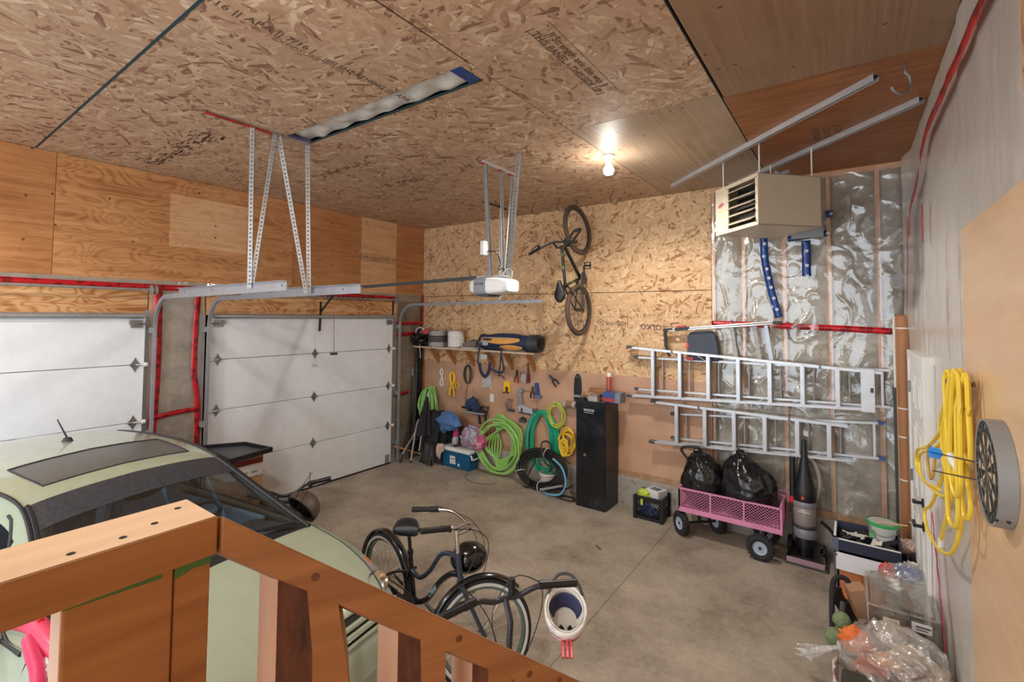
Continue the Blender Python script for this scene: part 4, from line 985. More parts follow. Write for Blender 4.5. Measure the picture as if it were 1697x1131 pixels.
MB().lathe((2.91,-0.07,1.19),[(0.03,0),(0.05,0.0),(0.052,0.05),(0.044,0.055),(0.044,0.15),(0.052,0.155),(0.052,0.20),(0.03,0.20)],20,(1,0,0)).build('roll', M('roll_silver',(182,176,172),0.35,0.2), t, smooth=True); MB().lathe((2.965,-0.07,1.19),[(0.046,0),(0.046,0.09)],20,(1,0,0)).build('label_band', M('roll_brown',(150,110,74),0.5), t, smooth=True); MB().cyl((2.88,-0.07,1.19),(3.14,-0.07,1.19),0.012,8).cyl((3.13,-0.004,1.19),(3.13,-0.07,1.19),0.006,6).build('spindle', m_steel, t)
# vise-like clamp, hand axe, red tool
t = peg('bike_rack','black and blue strap-on bike carrier hooked on the lower left pegboard','carrier',1.35,1.0)
b = MB().cyl((1.10,-0.16,0.95),(1.62,-0.16,0.93),0.018,10).cyl((1.14,-0.12,0.88),(1.55,-0.10,0.86),0.018,10).cyl((1.42,-0.13,0.92),(1.45,-0.13,0.72),0.022,10).cyl((1.52,-0.10,0.92),(1.55,-0.10,0.72),0.018,10).cyl((1.30,-0.10,1.06),(1.32,-0.12,0.86),0.018,10).cyl((1.42,-0.008,0.98),(1.42,-0.16,0.95),0.012,8)
b.build('frame_tubes', m_black, t, smooth=True)
for x,z,s_ in ((1.24,1.0,0.085),(1.32,1.03,0.09),(1.38,0.97,0.08)): crumple((x,-0.14,z),s_,(0.8,0.6,1.0),x*9,0.4,3).build('strap_pad', M('navy_webbing',(40,56,92),0.7), t, smooth=True)
MB().box(1.15,1.55,-0.185,-0.12,0.875,0.90).build('label_bar', m_grey, t, bevel=0.004)
t = peg('hatchet','wood-handled hatchet leaning on the lower pegboard','hatchet',1.48,1.0)
MB().bar((1.505,-0.05,0.98),(1.43,-0.05,0.40),0.028,0.02).build('handle', M('hickory',(190,134,92),0.6), t, bevel=0.004)
MB().prism([(1.44,1.0),(1.50,0.985),(1.545,1.0),(1.55,0.93),(1.50,0.95),(1.45,0.96)],lambda u,v:(u,-0.065,v),(0,0.03,0)).build('axe_head', M('rusty_steel',(104,84,70),0.6,0.3), t)
t = peg('garden_fork','red-brown bow-handled tool leaning below the hatchet','garden tool',1.62,0.75)
b = MB().tube(cr([(1.60,-0.06,0.40),(1.60,-0.06,0.66),(1.62,-0.06,0.74),(1.66,-0.06,0.75),(1.68,-0.06,0.69),(1.66,-0.06,0.40)],6),0.008,8); b.build('bow_handle', M('rust_red',(164,96,84),0.6), t, smooth=True)
b = MB()
for k in range(6): b.bar((1.56+0.02*k,-0.07,0.56-0.02*(k%2)),(1.53+0.035*k,-0.10,0.32),0.007,0.005)
b.build('tines', M('rust_red2',(140,84,74),0.6), t)
# ------------------------------------------------------------------ hoses and cords on the back wall
AX, AZ = (1,0,0), (0,0,1)
def hose(mb, c, r0, r1, turns, r, jit, seed, n=30, ax=AX, az=AZ, sx=1.0, sz=1.0, dy=0.0, k=7):
    p = coil_pts(c, r0, r1, turns, Vector(ax)*1.0, Vector(az)*1.0, n, jit, seed, dy=dy)
    c = Vector(c); p = [c+Vector(((q-c).x*sx,(q-c).y,(q-c).z*sz)) for q in p]
    return mb.tube(p, r, k)
t = thing('hose_coil','light green hose bundle draped on a peg in the far left corner','hose',(0.33,-0.1,1.2))
b = MB()
rg = random.Random(9)
for i in range(26):
    xl = 0.15+0.17*rg.random(); xr = 0.36+0.17*rg.random(); zb = 0.66+0.16*rg.random(); dy = 0.05+0.005*i
    tw = rg.uniform(-0.05,0.05)
    b.tube(cr([(0.33+tw*0.4,-dy,1.195-0.002*(i%9)),(0.5*(0.33+xl)-0.03,-dy-0.02,1.10),(xl,-dy-0.045,0.92),(xl+0.02+tw,-dy-0.05,zb+0.03),(0.5*(xl+xr)+tw,-dy-0.05,zb-0.03),(xr+tw,-dy-0.045,zb+0.05),(xr,-dy-0.035,0.94),(0.5*(0.33+xr)+0.02,-dy-0.015,1.12)],6,closed=True),0.010,6,closed=True)
b.build('hose', M('pale_green_hose',(150,204,112),0.45), t, smooth=True); MB().cyl((0.31,0.0,1.16),(0.31,-0.12,1.17),0.008,8).build('peg_hook', m_steel, t)
t = thing('hose_coil','big loose coil of light green hose standing on the floor right of the blue cooler','hose',(1.85,-0.2,0.02))
b = MB()
hose(b,(1.84,-0.17,0.43),0.34,0.43,5.3,0.014,0.05,3,34,sx=0.95,sz=0.95)
for i in range(7): b.tube(cr([(1.80-0.05*i+0.02,-0.07-0.01*i,0.45),(1.68+0.05*i,-0.06-0.01*i,0.78),(1.80+0.012*i,-0.05,0.90-0.006*i),(1.94+0.045*i,-0.06-0.01*i,0.74),(2.04+0.03*i,-0.09-0.01*i,0.45),(1.95,-0.12,0.16+0.02*i),(1.78,-0.13,0.12+0.02*i)],6,closed=True),0.012,6,closed=True)
b.build('hose', m_lime, t, smooth=True)
t = thing('hose_coil','teal green hose hung in a tall loop on the pegboard','hose',(2.55,-0.05,1.0))
b = MB()
for i in range(8):
    q = 0.008*i; w = 0.30-0.022*i
    b.tube(cr([(2.55-w,-0.04-0.012*(i%4),0.46),(2.55-w*0.93,-0.045-0.01*(i%4),0.75),(2.55-w*0.5,-0.05-0.01*(i%3),0.98-q),(2.55,-0.05-0.01*(i%3),1.045-q),(2.55+w*0.5,-0.05-0.01*(i%3),0.98-q),(2.55+w*0.95,-0.045-0.01*(i%4),0.72),(2.55+w,-0.04-0.012*(i%4),0.44)],7),0.0125,7)
b.build('hose', m_tealh, t, smooth=True)
MB().tube(cr([(2.30,-0.075,0.5),(2.32,-0.08,0.72),(2.40,-0.085,0.93),(2.46,-0.08,0.98)],7),0.009,7).build('blue_hose_run', M('grey_blue_hose',(120,170,190),0.4), t, smooth=True); MB().cyl((2.55,0,1.0),(2.55,-0.1,1.01),0.01,8).build('peg_hook', m_steel, t)
t = thing('hose_coil','small coil of teal hose lying low behind the black cable coil','hose',(2.6,-0.08,0.3))
b = MB(); hose(b,(2.60,-0.085,0.31),0.10,0.22,6.2,0.011,0.04,8,26,sx=1.0,sz=0.62); b.build('hose', m_tealh, t, smooth=True)
t = thing('hose_coil','yellow-green hose loops hung over the teal hose on the pegboard','hose',(2.80,-0.08,1.2))
b = MB(); hose(b,(2.81,-0.09,1.02),0.12,0.17,4.3,0.0085,0.02,11,28,sx=0.86,sz=1.06,dy=0.04); b.build('hose', m_yg, t, smooth=True); MB().cyl((2.80,0,1.17),(2.80,-0.12,1.18),0.008,8).build('peg_hook', m_steel, t)
t = thing('extension_cord','yellow extension cord coiled in loops on the pegboard left of the black cabinet','cord',(2.97,-0.08,0.86))
b = MB(); hose(b,(2.98,-0.07,0.68),0.09,0.17,6.4,0.010,0.04,15,26,sx=0.78,sz=1.12,dy=0.05); hose(b,(2.93,-0.10,0.60),0.05,0.09,3.2,0.010,0.03,16,22,sx=0.8,sz=1.4); b.build('cord', m_ycord, t, smooth=True); MB().cyl((2.97,0,0.85),(2.97,-0.11,0.86),0.008,8).build('peg_hook', m_steel, t)
t = thing('cable_coil','large coil of thick black cable with white ties leaning on the concrete curb','coil',(2.62,-0.28,0.0))
ax = Vector((0.99,-0.1,0)).normalized(); az = Vector((0,0.42,0.9)).normalized()
b = MB()
for i in range(15):
    cc = Vector((2.62+0.015*nz(i,3),-0.20-0.008*(i%5),0.27+0.02*nz(i,5))); r0 = 0.44-0.011*i+0.012*nz(i,1); r1 = r0*(0.62)
    b.tube([cc+ax*(r0*math.cos(a)+0.01*nz(a*2,i))+az*(r1*math.sin(a)+0.012*nz(a*2,i+9)) for a in [2*PI*k/44 for k in range(44)]],0.013,7,closed=True)
b.tube(cr([(2.75,-0.28,0.08),(2.95,-0.30,0.10),(3.10,-0.33,0.13),(3.18,-0.30,0.19)],6),0.012,7)
b.tube(cr([(2.82,-0.26,0.35),(2.70,-0.24,0.40),(2.60,-0.16,0.60),(2.68,-0.12,0.64),(2.75,-0.12,0.58),(2.76,-0.2,0.45)],6),0.011,7)
b.tube(cr([(2.60,-0.3,0.40),(2.50,-0.33,0.2),(2.52,-0.36,0.05),(2.4,-0.32,0.02)],6),0.009,7)
b.tube(cr([(2.95,-0.36,0.02),(3.10,-0.40,0.015),(3.22,-0.38,0.015),(3.20,-0.30,0.02),(3.05,-0.30,0.02),(2.96,-0.36,0.02)],6),0.011,7)
b.build('cable', m_black, t, smooth=True)
MB().tube(cr([(2.84,-0.24,0.46),(3.0,-0.26,0.36),(3.08,-0.31,0.18),(3.02,-0.36,0.05),(2.86,-0.38,0.02),(2.76,-0.36,0.03)],8),0.014,8).build('blue_tube', M('sky_blue_hose',(104,170,206),0.4), t, smooth=True)
MB().tube([(2.74,-0.40,0.06),(3.06,-0.36,0.17)],[0.020,0.014],8).build('grey_sleeve', m_grey, t, smooth=True)
b = MB()
for a in (1.4,3.6,4.9): 
    c_ = Vector((2.62,-0.22,0.27))+ax*(0.36*math.cos(a))+az*(0.23*math.sin(a)); b.torus(c_,0.075,0.005,(-math.sin(a)*ax+math.cos(a)*az),18,5)
b.build('cable_tie', m_white, t)
t = thing('paint_pail','pale concrete-grey pail lying behind the black cable coil','pail',(2.66,-0.12,0.0)); MB().lathe((2.70,-0.13,0.004),[(0,0),(0.11,0),(0.125,0.22),(0.115,0.22),(0.10,0.02),(0,0.02)],24).build('pail', M('pale_pail',(196,190,180),0.6), t, smooth=True); MB().torus((2.70,-0.13,0.205),0.125,0.006,(0,0,1),28,6).build('rim', m_white, t)

# ------------------------------------------------------------------ far left corner on the floor
t = thing('corner_post','tall black square post standing in the far left corner','post',(0.05,-0.1,0))
MB().box(0.015,0.075,-0.135,-0.065,0.0,1.84).build('post', m_black, t, bevel=0.004); bb=MB()
for z in (0.3,0.7,1.1,1.45,1.7): bb.sphere((0.06,-0.137,z),0.010,8,5)
bb.build('bolt_heads', m_steel, t)['kind']='stuff'
t = thing('long_handle','long dark tool handle leaning in the corner beside the black post','handle',(0.02,-0.2,0)); MB().tube([(0.12,-0.28,0.0),(0.0+0.045,-0.16,1.62)],0.015,8).build('shaft', m_dgrey, t, smooth=True); MB().lathe((0.0455,-0.161,1.60),[(0.016,0),(0.02,0.02),(0.018,0.10),(0.0,0.12)],12).build('grip', m_black, t)
t = thing('long_handle','second long dark handle leaning left of the black corner post','handle',(0.1,-0.35,0)); MB().tube([(0.10,-0.36,0.0),(0.05,-0.27,1.40)],0.011,8).build('shaft', m_black, t, smooth=True); MB().cyl((0.05,-0.27,1.38),(0.047,-0.265,1.48),0.015,10).build('grip', m_grey, t)
m_pole = M('silver_pole',(196,190,184),0.4,0.4)
def chair(x, y, lean, label, seed):
    t = thing('folded_camp_chair', label, 'camp chair', (x,y,0), 'folded camp chairs in the corner', (R(lean),0,R(8*nz(seed,1))))
    b = MB(); r_ = random.Random(seed)
    for k in range(7): b.tube([(r_.uniform(-0.07,0.07),r_.uniform(-0.05,0.05),0.01),(r_.uniform(-0.05,0.05),r_.uniform(-0.04,0.04),0.78+r_.uniform(-0.05,0.05))],0.009,7)
    b.build('frame_tubes', m_dgrey, t, local=True, smooth=True)
    def fab(u,v):
        a = 2*PI*u; z = 0.34+0.50*v; q = (0.075+0.05*math.sin(PI*v)**0.5)*(1+0.32*math.sin(5*a+seed)*0.6+0.3*nz(a*1.3,v*6,seed))
        return (q*math.cos(a)*1.15, q*math.sin(a)*0.85, z+0.03*nz(a*2,seed))
    b = MB().grid(fab,26,16,wrapu=True); b.add([fab(i/26,1) for i in range(26)],[tuple(range(26))]); b.build('fabric', m_blkfab, t, local=True, smooth=True, sharp=50)
    for k in range(4): MB().cyl((-0.06+0.04*k,0.03*(-1)**k,0.0),(-0.06+0.04*k,0.03*(-1)**k,0.035),0.013,8).build('foot', m_black, t, local=True)
chair(0.44,-0.38,-9,'folded black camp chair, left one of the corner bundle',1)
chair(0.55,-0.31,-6,'folded black camp chair, second in the corner bundle, under the green hose',2)
chair(0.645,-0.42,-8,'folded black camp chair, front middle of the corner bundle',3)
chair(0.74,-0.26,-4,'folded black camp chair, nearest the blue cooler',4)
t = thing('umbrella','folded black beach umbrella with a pale pole standing among the camp chairs','umbrella',(0.58,-0.5,0))
MB().tube([(0.56,-0.57,0.25),(0.60,-0.42,1.16)],0.011,8).build('pole', m_pole, t, smooth=True)
def umb(u,v):
    a=2*PI*u; q=(0.02+0.13*v**0.8)*(1+0.25*math.sin(6*a)); c_=Vector((0.47,-0.50,0)); return (0.60-0.02*v+q*0.8*math.cos(a),-0.45-0.05*v+q*0.7*math.sin(a),1.10-0.60*v)
MB().grid(umb,36,14,wrapu=True).build('canopy', m_blkfab, t, smooth=True, sharp=50)
t = thing('aluminium_tube','pale bent aluminium tube standing left of the camp chairs','tube',(0.3,-0.5,0)); MB().tube(cr([(0.30,-0.50,0.0),(0.32,-0.46,0.34),(0.345,-0.42,0.62),(0.38,-0.40,0.70)],6),0.015,8).build('tube', m_pole, t, smooth=True); MB().cyl((0.30,-0.50,0.0),(0.30,-0.499,0.03),0.018,10).build('cap', m_black, t)
t = thing('broom_handle','pale pole leaning low across the corner with a dark tip','pole',(0.15,-0.55,0)); MB().tube([(0.165,-0.56,0.13),(0.155,-0.20,0.52)],0.014,8).build('shaft', m_pole, t, smooth=True); MB().tube([(0.167,-0.60,0.0),(0.165,-0.56,0.13)],0.016,8).build('tip', m_black, t)
t = thing('wood_scrap','yellowish length of scrap wood slanting across the corner curb','scrap wood',(0.2,-0.4,0)); MB().bar((0.045,-0.64,0.26),(0.21,-0.18,0.05),0.06,0.025).build('board', m_lum, t, bevel=0.002); MB().bar((0.19,-0.235,0.075),(0.212,-0.175,0.048),0.062,0.027).build('pale_end', m_white, t)
t = thing('canister','black flat-topped canister behind the leaning poles','canister',(0.11,-0.28,0)); MB().lathe((0.13,-0.27,0.10),[(0,0),(0.05,0),(0.055,0.01),(0.055,0.20),(0.045,0.22),(0,0.22)],20).build('canister', m_black, t, smooth=True); MB().lathe((0.13,-0.27,0.31),[(0,0.012),(0.05,0.012),(0.054,0.0)],20).build('lid', m_grey, t, smooth=True)

# ------------------------------------------------------------------ blue cooler and what lies on it
cl = thing('cooler','blue picnic cooler with white lid on the floor below the pegboard','cooler',(1.1,-0.15,0))
m_cool = M('cooler_blue',(12,92,140),0.35,bump=0.04,bscale=90)
def tap(x0,x1,y0,y1,z0,z1,i):
    b = MB(); return b.add([(x0+i,y0+i,z0),(x1-i,y0+i,z0),(x1-i,y1-i,z0),(x0+i,y1-i,z0),(x0,y0,z1),(x1,y0,z1),(x1,y1,z1),(x0,y1,z1)],[(3,2,1,0),(4,5,6,7),(0,1,5,4),(1,2,6,5),(2,3,7,6),(3,0,4,7)])
tap(0.79,1.39,-0.31,0.0-0.05,0.0,0.27,0.025).build('body', m_cool, cl, bevel=0.02)
tap(0.775,1.405,-0.325,-0.048,0.27,0.325,-0.006).build('lid', m_white, cl, bevel=0.015)
MB().box(0.98,1.09,-0.303,-0.292,0.07,0.20).build('paper_label', m_white, cl); MB().box(1.15,1.18,-0.303,-0.294,0.05,0.09).build('small_label', m_white, cl)
MB().box(1.0,1.07,-0.3045,-0.302,0.15,0.158).box(1.0,1.07,-0.3045,-0.302,0.135,0.143).box(1.01,1.06,-0.3045,-0.302,0.10,0.104).box(1.01,1.06,-0.3045,-0.302,0.09,0.094).build('label_print', m_dgrey, cl)
MB().tube(cr([(1.40,-0.29,0.255),(1.43,-0.29,0.22),(1.43,-0.28,0.19),(1.43,-0.12,0.19),(1.43,-0.10,0.22),(1.40,-0.10,0.255)],5),0.012,8).build('handle', m_white, cl, smooth=True)
t = thing('towel','rolled grey, blue and pink blanket on the right of the cooler lid','blanket',(1.3,-0.2,0.33))
m_tow = None
def towel():
    b = NB('striped_towel'); tc = b.n('TexCoord').outputs['Object']
    nz1 = b.n('TexNoise', {'Vector': tc, 'Scale': 5.0}).outputs[1]
    v = b.n('VectorMath', {0: tc, 1: nz1}, operation='ADD').outputs[0]
    s = b.n('SeparateXYZ', {0: v}); f = b.math('FRACT', b.math('MULTIPLY', b.math('ADD', s.outputs[0], s.outputs[2]), 4.0))
    c = b.ramp(f, [(0.0,sr((150,130,146))),(0.3,sr((168,150,160))),(0.45,sr((176,196,212))),(0.6,sr((132,152,180))),(0.75,sr((190,96,140))),(0.9,sr((160,140,150)))])
    return b.done(b.n('BsdfPrincipled', {'Base Color': c, 'Roughness': 0.9}).outputs[0])
crumple((1.32,-0.18,0.50),0.17,(1.15,0.75,1.0),21,0.35,2.0,flat=0.331).build('blanket', towel(), t, smooth=True, sharp=60)
t = thing('garment','pink and white crumpled garment hanging over the right end of the cooler','clothing',(1.5,-0.2,0.4)); crumple((1.49,-0.17,0.46),0.12,(0.8,0.8,1.0),25,0.45,3.0,flat=0.30).build('cloth', M('pink_cloth',(206,92,140),0.85,var=0.3,dirt=((222,206,214),7,0.52)), t, smooth=True, sharp=60)
t = thing('garment','cream rag hanging over the left front edge of the cooler','clothing',(0.83,-0.3,0.3)); MB().grid(lambda u,v:(0.74+0.16*u+0.02*nz(u*3,v*5,3),-0.345-0.02*math.sin(7*u+3*v)-0.012*v,0.36-0.24*v*(0.75+0.3*math.sin(5*u))),16,14).build('cloth', M('cream_rag',(206,186,176),0.9,var=0.2,dirt=((196,120,124),5,0.55)), t, smooth=True, solid=0.008)
t = thing('spray_bottle','pink-banded clear bottle standing on the cooler lid','bottle',(1.02,-0.2,0.33))
MB().lathe((1.01,-0.2,0.331),[(0,0),(0.06,0),(0.065,0.02),(0.065,0.10),(0.045,0.14),(0.04,0.15)],20).build('bottle_body', M('clear_grey_bottle',(178,176,178),0.2), t, smooth=True)
MB().lathe((1.01,-0.2,0.478),[(0.04,0),(0.045,0.01),(0.045,0.11),(0.04,0.12)],20).build('pink_sleeve', M('hot_pink',(236,74,140),0.4), t, smooth=True); MB().lathe((1.01,-0.2,0.595),[(0.042,0),(0.042,0.06),(0.03,0.075),(0,0.075)],20).build('cap', M('pale_cap',(214,196,190),0.5), t, smooth=True)
t = thing('strap_loop','black strap loop curling around the pink bottle','strap',(1.08,-0.22,0.33)); MB().tube(cr([(0.93,-0.26,0.40),(0.93,-0.26,0.58),(1.0,-0.27,0.68),(1.10,-0.27,0.66),(1.15,-0.27,0.52),(1.12,-0.27,0.38),(1.04,-0.27,0.345)],7),0.013,8).build('strap', m_black, t, smooth=True); MB().box(1.0,1.04,-0.285,-0.262,0.335,0.365).build('buckle', m_steel, t)
t = thing('jean_jacket','blue crumpled denim garment thrown over the camp chairs','clothing',(1.0,-0.38,0.7)); crumple((1.0,-0.36,0.75),0.17,(1.35,0.45,0.75),37,0.38,1.7,ridge=0.35).build('denim', M('denim',(76,116,168),0.85,var=0.2,bump=0.3,bscale=60), t, smooth=True, sharp=60)
crumple((0.90,-0.37,0.66),0.085,(0.8,0.6,1.2),33,0.4,3).build('sleeve', M('denim2',(70,108,158),0.85,var=0.2), t, smooth=True, sharp=60)
t = thing('duffel_bag','dark navy bag slumped behind the pink bottle','bag',(0.95,-0.2,0.33)); crumple((0.96,-0.13,0.47),0.14,(1.0,0.6,0.9),35,0.35,2.5,flat=0.331).build('bag', M('dark_navy',(34,38,56),0.8), t, smooth=True, sharp=60)

# ------------------------------------------------------------------ black steel cabinet
sc_ = thing('gun_cabinet','tall dusty black steel cabinet standing against the pegboard','cabinet',(3.5,-0.25,0))
def dusty():
    b = NB('dusty_black_paint'); tc = b.n('TexCoord').outputs['Object']
    n = b.n('TexNoise', {'Vector': tc, 'Scale': 60.0, 'Detail': 8.0, 'Roughness': 0.8}).outputs[0]
    n2 = b.n('TexNoise', {'Vector': tc, 'Scale': 3.5, 'Detail': 5.0}).outputs[0]
    t_ = b.math('MULTIPLY_ADD', b.math('SUBTRACT', n2, 0.5), 0.5, n)
    c = b.ramp(t_, [(0.46, sr((12,15,20))), (0.60, sr((24,29,38))), (0.72, sr((112,110,106)))])
    p = b.n('BsdfPrincipled', {'Base Color': c, 'Roughness': b.math('MULTIPLY_ADD', n2, 0.4, 0.12)})
    p.inputs['Specular IOR Level'].default_value = 0.5
    return b.done(p.outputs[0])
m_dusty = dusty()
MB().box(3.30,3.71,-0.435,-0.05,0.0,1.335).build('body', m_dusty, sc_, bevel=0.006)
MB().box(3.315,3.695,-0.442,-0.434,0.05,1.32).build('door', m_dusty, sc_, bevel=0.003)
MB().lathe((3.43,-0.442,0.66),[(0,0.012),(0.016,0.012),(0.02,0.0)],16,(0,-1,0)).build('lock', m_chrome, sc_, smooth=True)
MB().box(3.415,3.555,-0.4435,-0.442,1.215,1.24).build('name_plate', M('plate_grey',(196,198,200),0.4), sc_)
MB().box(3.43,3.54,-0.4440,-0.4434,1.222,1.233).build('plate_print', m_dgrey, sc_); MB().box(3.42,3.55,-0.4435,-0.442,1.19,1.20).build('name_plate', m_grey, sc_)
t = thing('leather_case','tan crumpled leather piece on the left of the cabinet top','case',(3.42,-0.25,1.335)); crumple((3.42,-0.30,1.385),0.07,(1.5,1.0,0.7),41,0.35,3,flat=1.336).build('leather', M('tan_leather',(164,128,98),0.7,var=0.2), t, smooth=True); MB().box(3.36,3.40,-0.39,-0.35,1.336,1.37).build('strap_end', m_black, t)
t = thing('small_tin','small pale tin at the front of the cabinet top','tin',(3.52,-0.36,1.335)); MB().box(3.46,3.59,-0.42,-0.33,1.336,1.415).build('tin', M('pale_tin',(176,170,162),0.4,0.3), t, bevel=0.006); MB().box(3.455,3.595,-0.425,-0.325,1.408,1.425).build('lid', m_alu_d, t, bevel=0.004)
t = thing('wood_block','brown wooden roll lying across the cabinet top','roll',(3.5,-0.2,1.335)); MB().cyl((3.40,-0.22,1.43),(3.62,-0.24,1.43),0.055,16).build('roll', M('brown_roll',(140,98,64),0.6,var=0.2), t, smooth=True); MB().cyl((3.615,-0.24,1.43),(3.625,-0.24,1.43),0.05,16).build('pale_end', M('pale_wood',(196,160,120),0.6), t); MB().box(3.42,3.60,-0.27,-0.18,1.336,1.39).build('block', M('brown_block',(120,88,62),0.6), t, bevel=0.004)
t = thing('spray_can','reddish spray can with white cap standing on the cabinet top','can',(3.62,-0.15,1.335)); MB().lathe((3.62,-0.13,1.39),[(0,0),(0.036,0),(0.036,0.22),(0.026,0.245)],18).build('can', M('red_can',(176,86,76),0.35,0.2), t, smooth=True); MB().lathe((3.62,-0.13,1.63),[(0.028,0),(0.028,0.035),(0.02,0.05),(0,0.05)],16).build('cap', m_white, t, smooth=True); MB().box(3.57,3.67,-0.18,-0.08,1.336,1.39).build('under_box', M('kraft',(160,128,96),0.7), t)
t = thing('tool_box','blue and red printed carton hanging over the right edge of the cabinet top','carton',(3.78,-0.25,1.336)); MB().box(3.63,3.87,-0.36,-0.20,1.337,1.46).build('carton', M('carton_blue',(58,80,138),0.5), t, bevel=0.003); MB().box(3.632,3.80,-0.362,-0.358,1.35,1.39).build('red_print', M('print_red',(178,56,48),0.5), t); MB().box(3.80,3.872,-0.362,-0.198,1.34,1.462).build('grey_end', M('print_grey',(120,124,140),0.5), t)
t = thing('steel_rod','thin steel rod lying along the front edge of the cabinet top','rod',(3.6,-0.41,1.336)); MB().cyl((3.50,-0.405,1.342),(3.71,-0.425,1.342),0.005,8).build('rod', m_steel, t); MB().cyl((3.70,-0.424,1.342),(3.72,-0.426,1.342),0.008,8).build('tip', m_black, t)

# ------------------------------------------------------------------ milk crate
ck = thing('milk_crate','black milk crate with slatted sides on the floor right of the cabinet','crate',(4.2,-0.18,0))
b = MB(); x0,x1,y0,y1,hh = 4.05,4.37,-0.34,-0.06,0.275
b.box(x0,x1,y0,y1,0.0,0.012)
for (a,c_) in (((x0,y0),(x1,y0)),((x0,y1),(x1,y1)),((x0,y0),(x0,y1)),((x1,y0),(x1,y1))):
    for z0,z1 in ((0.0,0.035),(hh-0.06,hh)): b.bar((a[0],a[1],(z0+z1)/2),(c_[0],c_[1],(z0+z1)/2),0.008,z1-z0,(0,0,1) if False else Vector((c_[1]-a[1],a[0]-c_[0],0)))
for x in (x0,x1):
    for y in (y0,y1): b.box(x-0.02,x+0.02,y-0.02,y+0.02,0,hh)
b.build('crate_frame', m_black, ck, bevel=0.003)
lat = MB()
for i in range(-4,9):
    for s_ in (1,-1):
        xa = x0+0.035*i+0.02; za, zb = 0.03, hh-0.06; xb = xa+s_*(zb-za)*0.8
        p, q = Vector((xa,y0,za)), Vector((xb,y0,zb))
        if s_ < 0: p.x += 0.13; q.x += 0.13
        d = q-p
        t0 = max(0,min(1,(x0-p.x)/d.x)) if d.x>0 else max(0,min(1,(x1-p.x)/d.x)); t1 = max(0,min(1,(x1-p.x)/d.x)) if d.x>0 else max(0,min(1,(x0-p.x)/d.x))
        if t1-t0 > 0.1: lat.bar(p+d*t0,p+d*t1,0.010,0.006,(0,1,0))
lat.build('side_lattice', m_black, ck)
for k in range(4): MB().box(x1-0.004,x1+0.004,y0,y1,0.06+0.04*k,0.075+0.04*k).build('side_slat', m_black, ck)
for k in range(6):
    for x in (x0,x1): MB().box(x-0.003,x+0.003,y0+0.02+0.045*k,y0+0.032+0.045*k,0.03,0.22).build('side_slat', m_black, ck)
t = thing('toy_block','lime green soft toy poking out of the milk crate','toy',(4.12,-0.27,0.1)); crumple((4.13,-0.26,0.27),0.065,(1.1,0.8,0.9),51,0.3,2).build('toy', M('lime_toy',(190,214,70),0.6), t, smooth=True); MB().box(4.12,4.15,-0.352,-0.345,0.17,0.24).build('toy_foot', M('lime_toy2',(180,206,60),0.6), t, bevel=0.006)
t = thing('carton','white carton with blue print standing in the milk crate','carton',(4.26,-0.2,0.1)); MB().obox((4.255,-0.185,0.235),(0.94,-0.34,0),(0.34,0.94,0),(0,0,1),0.19,0.17,0.20).build('carton', M('carton_white',(222,222,224),0.5), t, bevel=0.003); MB().obox((4.255,-0.185,0.337),(0.94,-0.34,0),(0.34,0.94,0),(0,0,1),0.12,0.10,0.002).build('carton_print', M('print_teal',(92,122,134),0.5), t); MB().torus((4.275,-0.272,0.28),0.016,0.004,(-0.34,-0.94,0),16,5).build('blue_mark', M('mark_blue',(40,110,190),0.5), t)
t = thing('toy_bag','blue and white plastic bag of toys filling the milk crate behind its lattice','bag',(4.2,-0.22,0.02))
crumple((4.19,-0.22,0.105),0.105,(1.2,0.85,0.8),53,0.3,3).build('bag', M('toy_blue',(52,96,170),0.4,var=0.3,dirt=((200,210,220),9,0.55)), t, smooth=True)

# ------------------------------------------------------------------ pink wagon
wg = thing('garden_wagon','pink mesh-sided garden wagon on fat tyres loaded with two garbage bags','wagon',(5.1,-0.33,0))
m_pink = M('pink_enamel',(224,146,184),0.35); wx0,wx1,wy0,wy1,wz0,wz1 = 4.62,5.60,-0.50,-0.07,0.30,0.52
b = MB().box(wx0,wx1,wy0,wy1,wz0-0.005,wz0).box(wx0,wx1,wy0-0.01,wy0+0.012,wz0-0.03,wz0+0.02).box(wx0,wx1,wy1-0.012,wy1+0.01,wz0-0.03,wz0+0.02).box(wx0-0.01,wx0+0.012,wy0,wy1,wz0-0.03,wz0+0.02).box(wx1-0.012,wx1+0.01,wy0,wy1,wz0-0.03,wz0+0.02)
b.build('bed', m_pink, wg, bevel=0.003)
def side(pA, pB, nbays, nm='side_panel'):
    pA, pB = Vector(pA), Vector(pB); d = (pB-pA); L = d.length; d.normalize(); n = Vector((d.y,-d.x,0))
    b = MB(); z0, z1 = wz0+0.01, wz1
    for z in (z0,z1): b.bar(pA+Vector((0,0,z)),pB+Vector((0,0,z)),0.016,0.016,n)
    for k in range(nbays+1):
        q = pA+d*(L*k/nbays); b.bar(q+Vector((0,0,z0-0.02)),q+Vector((0,0,z1+0.005)),0.014,0.014,n)
    fr = b.build(nm, m_pink, wg)
    ms = MB(); step = 0.036; hgt = z1-z0; k = -int(hgt/step)-1
    while k*step < L:
        for s_ in (1,-1):
            a0 = k*step if s_ > 0 else k*step+hgt*1.25
            u0, u1 = a0, a0+s_*hgt*1.25; f0, f1 = 0.0, 1.0
            du = u1-u0
            if du > 0: f0 = max(0,(0-u0)/du); f1 = min(1,(L-u0)/du)
            else: f0 = max(0,(L-u0)/du); f1 = min(1,(0-u0)/du)
            if f1-f0 > 0.03: ms.bar(pA+d*(u0+du*f0)+Vector((0,0,z0+hgt*f0)),pA+d*(u0+du*f1)+Vector((0,0,z0+hgt*f1)),0.0045,0.003,n)
        k += 1
    ms.build('mesh_wire', m_pink, fr)
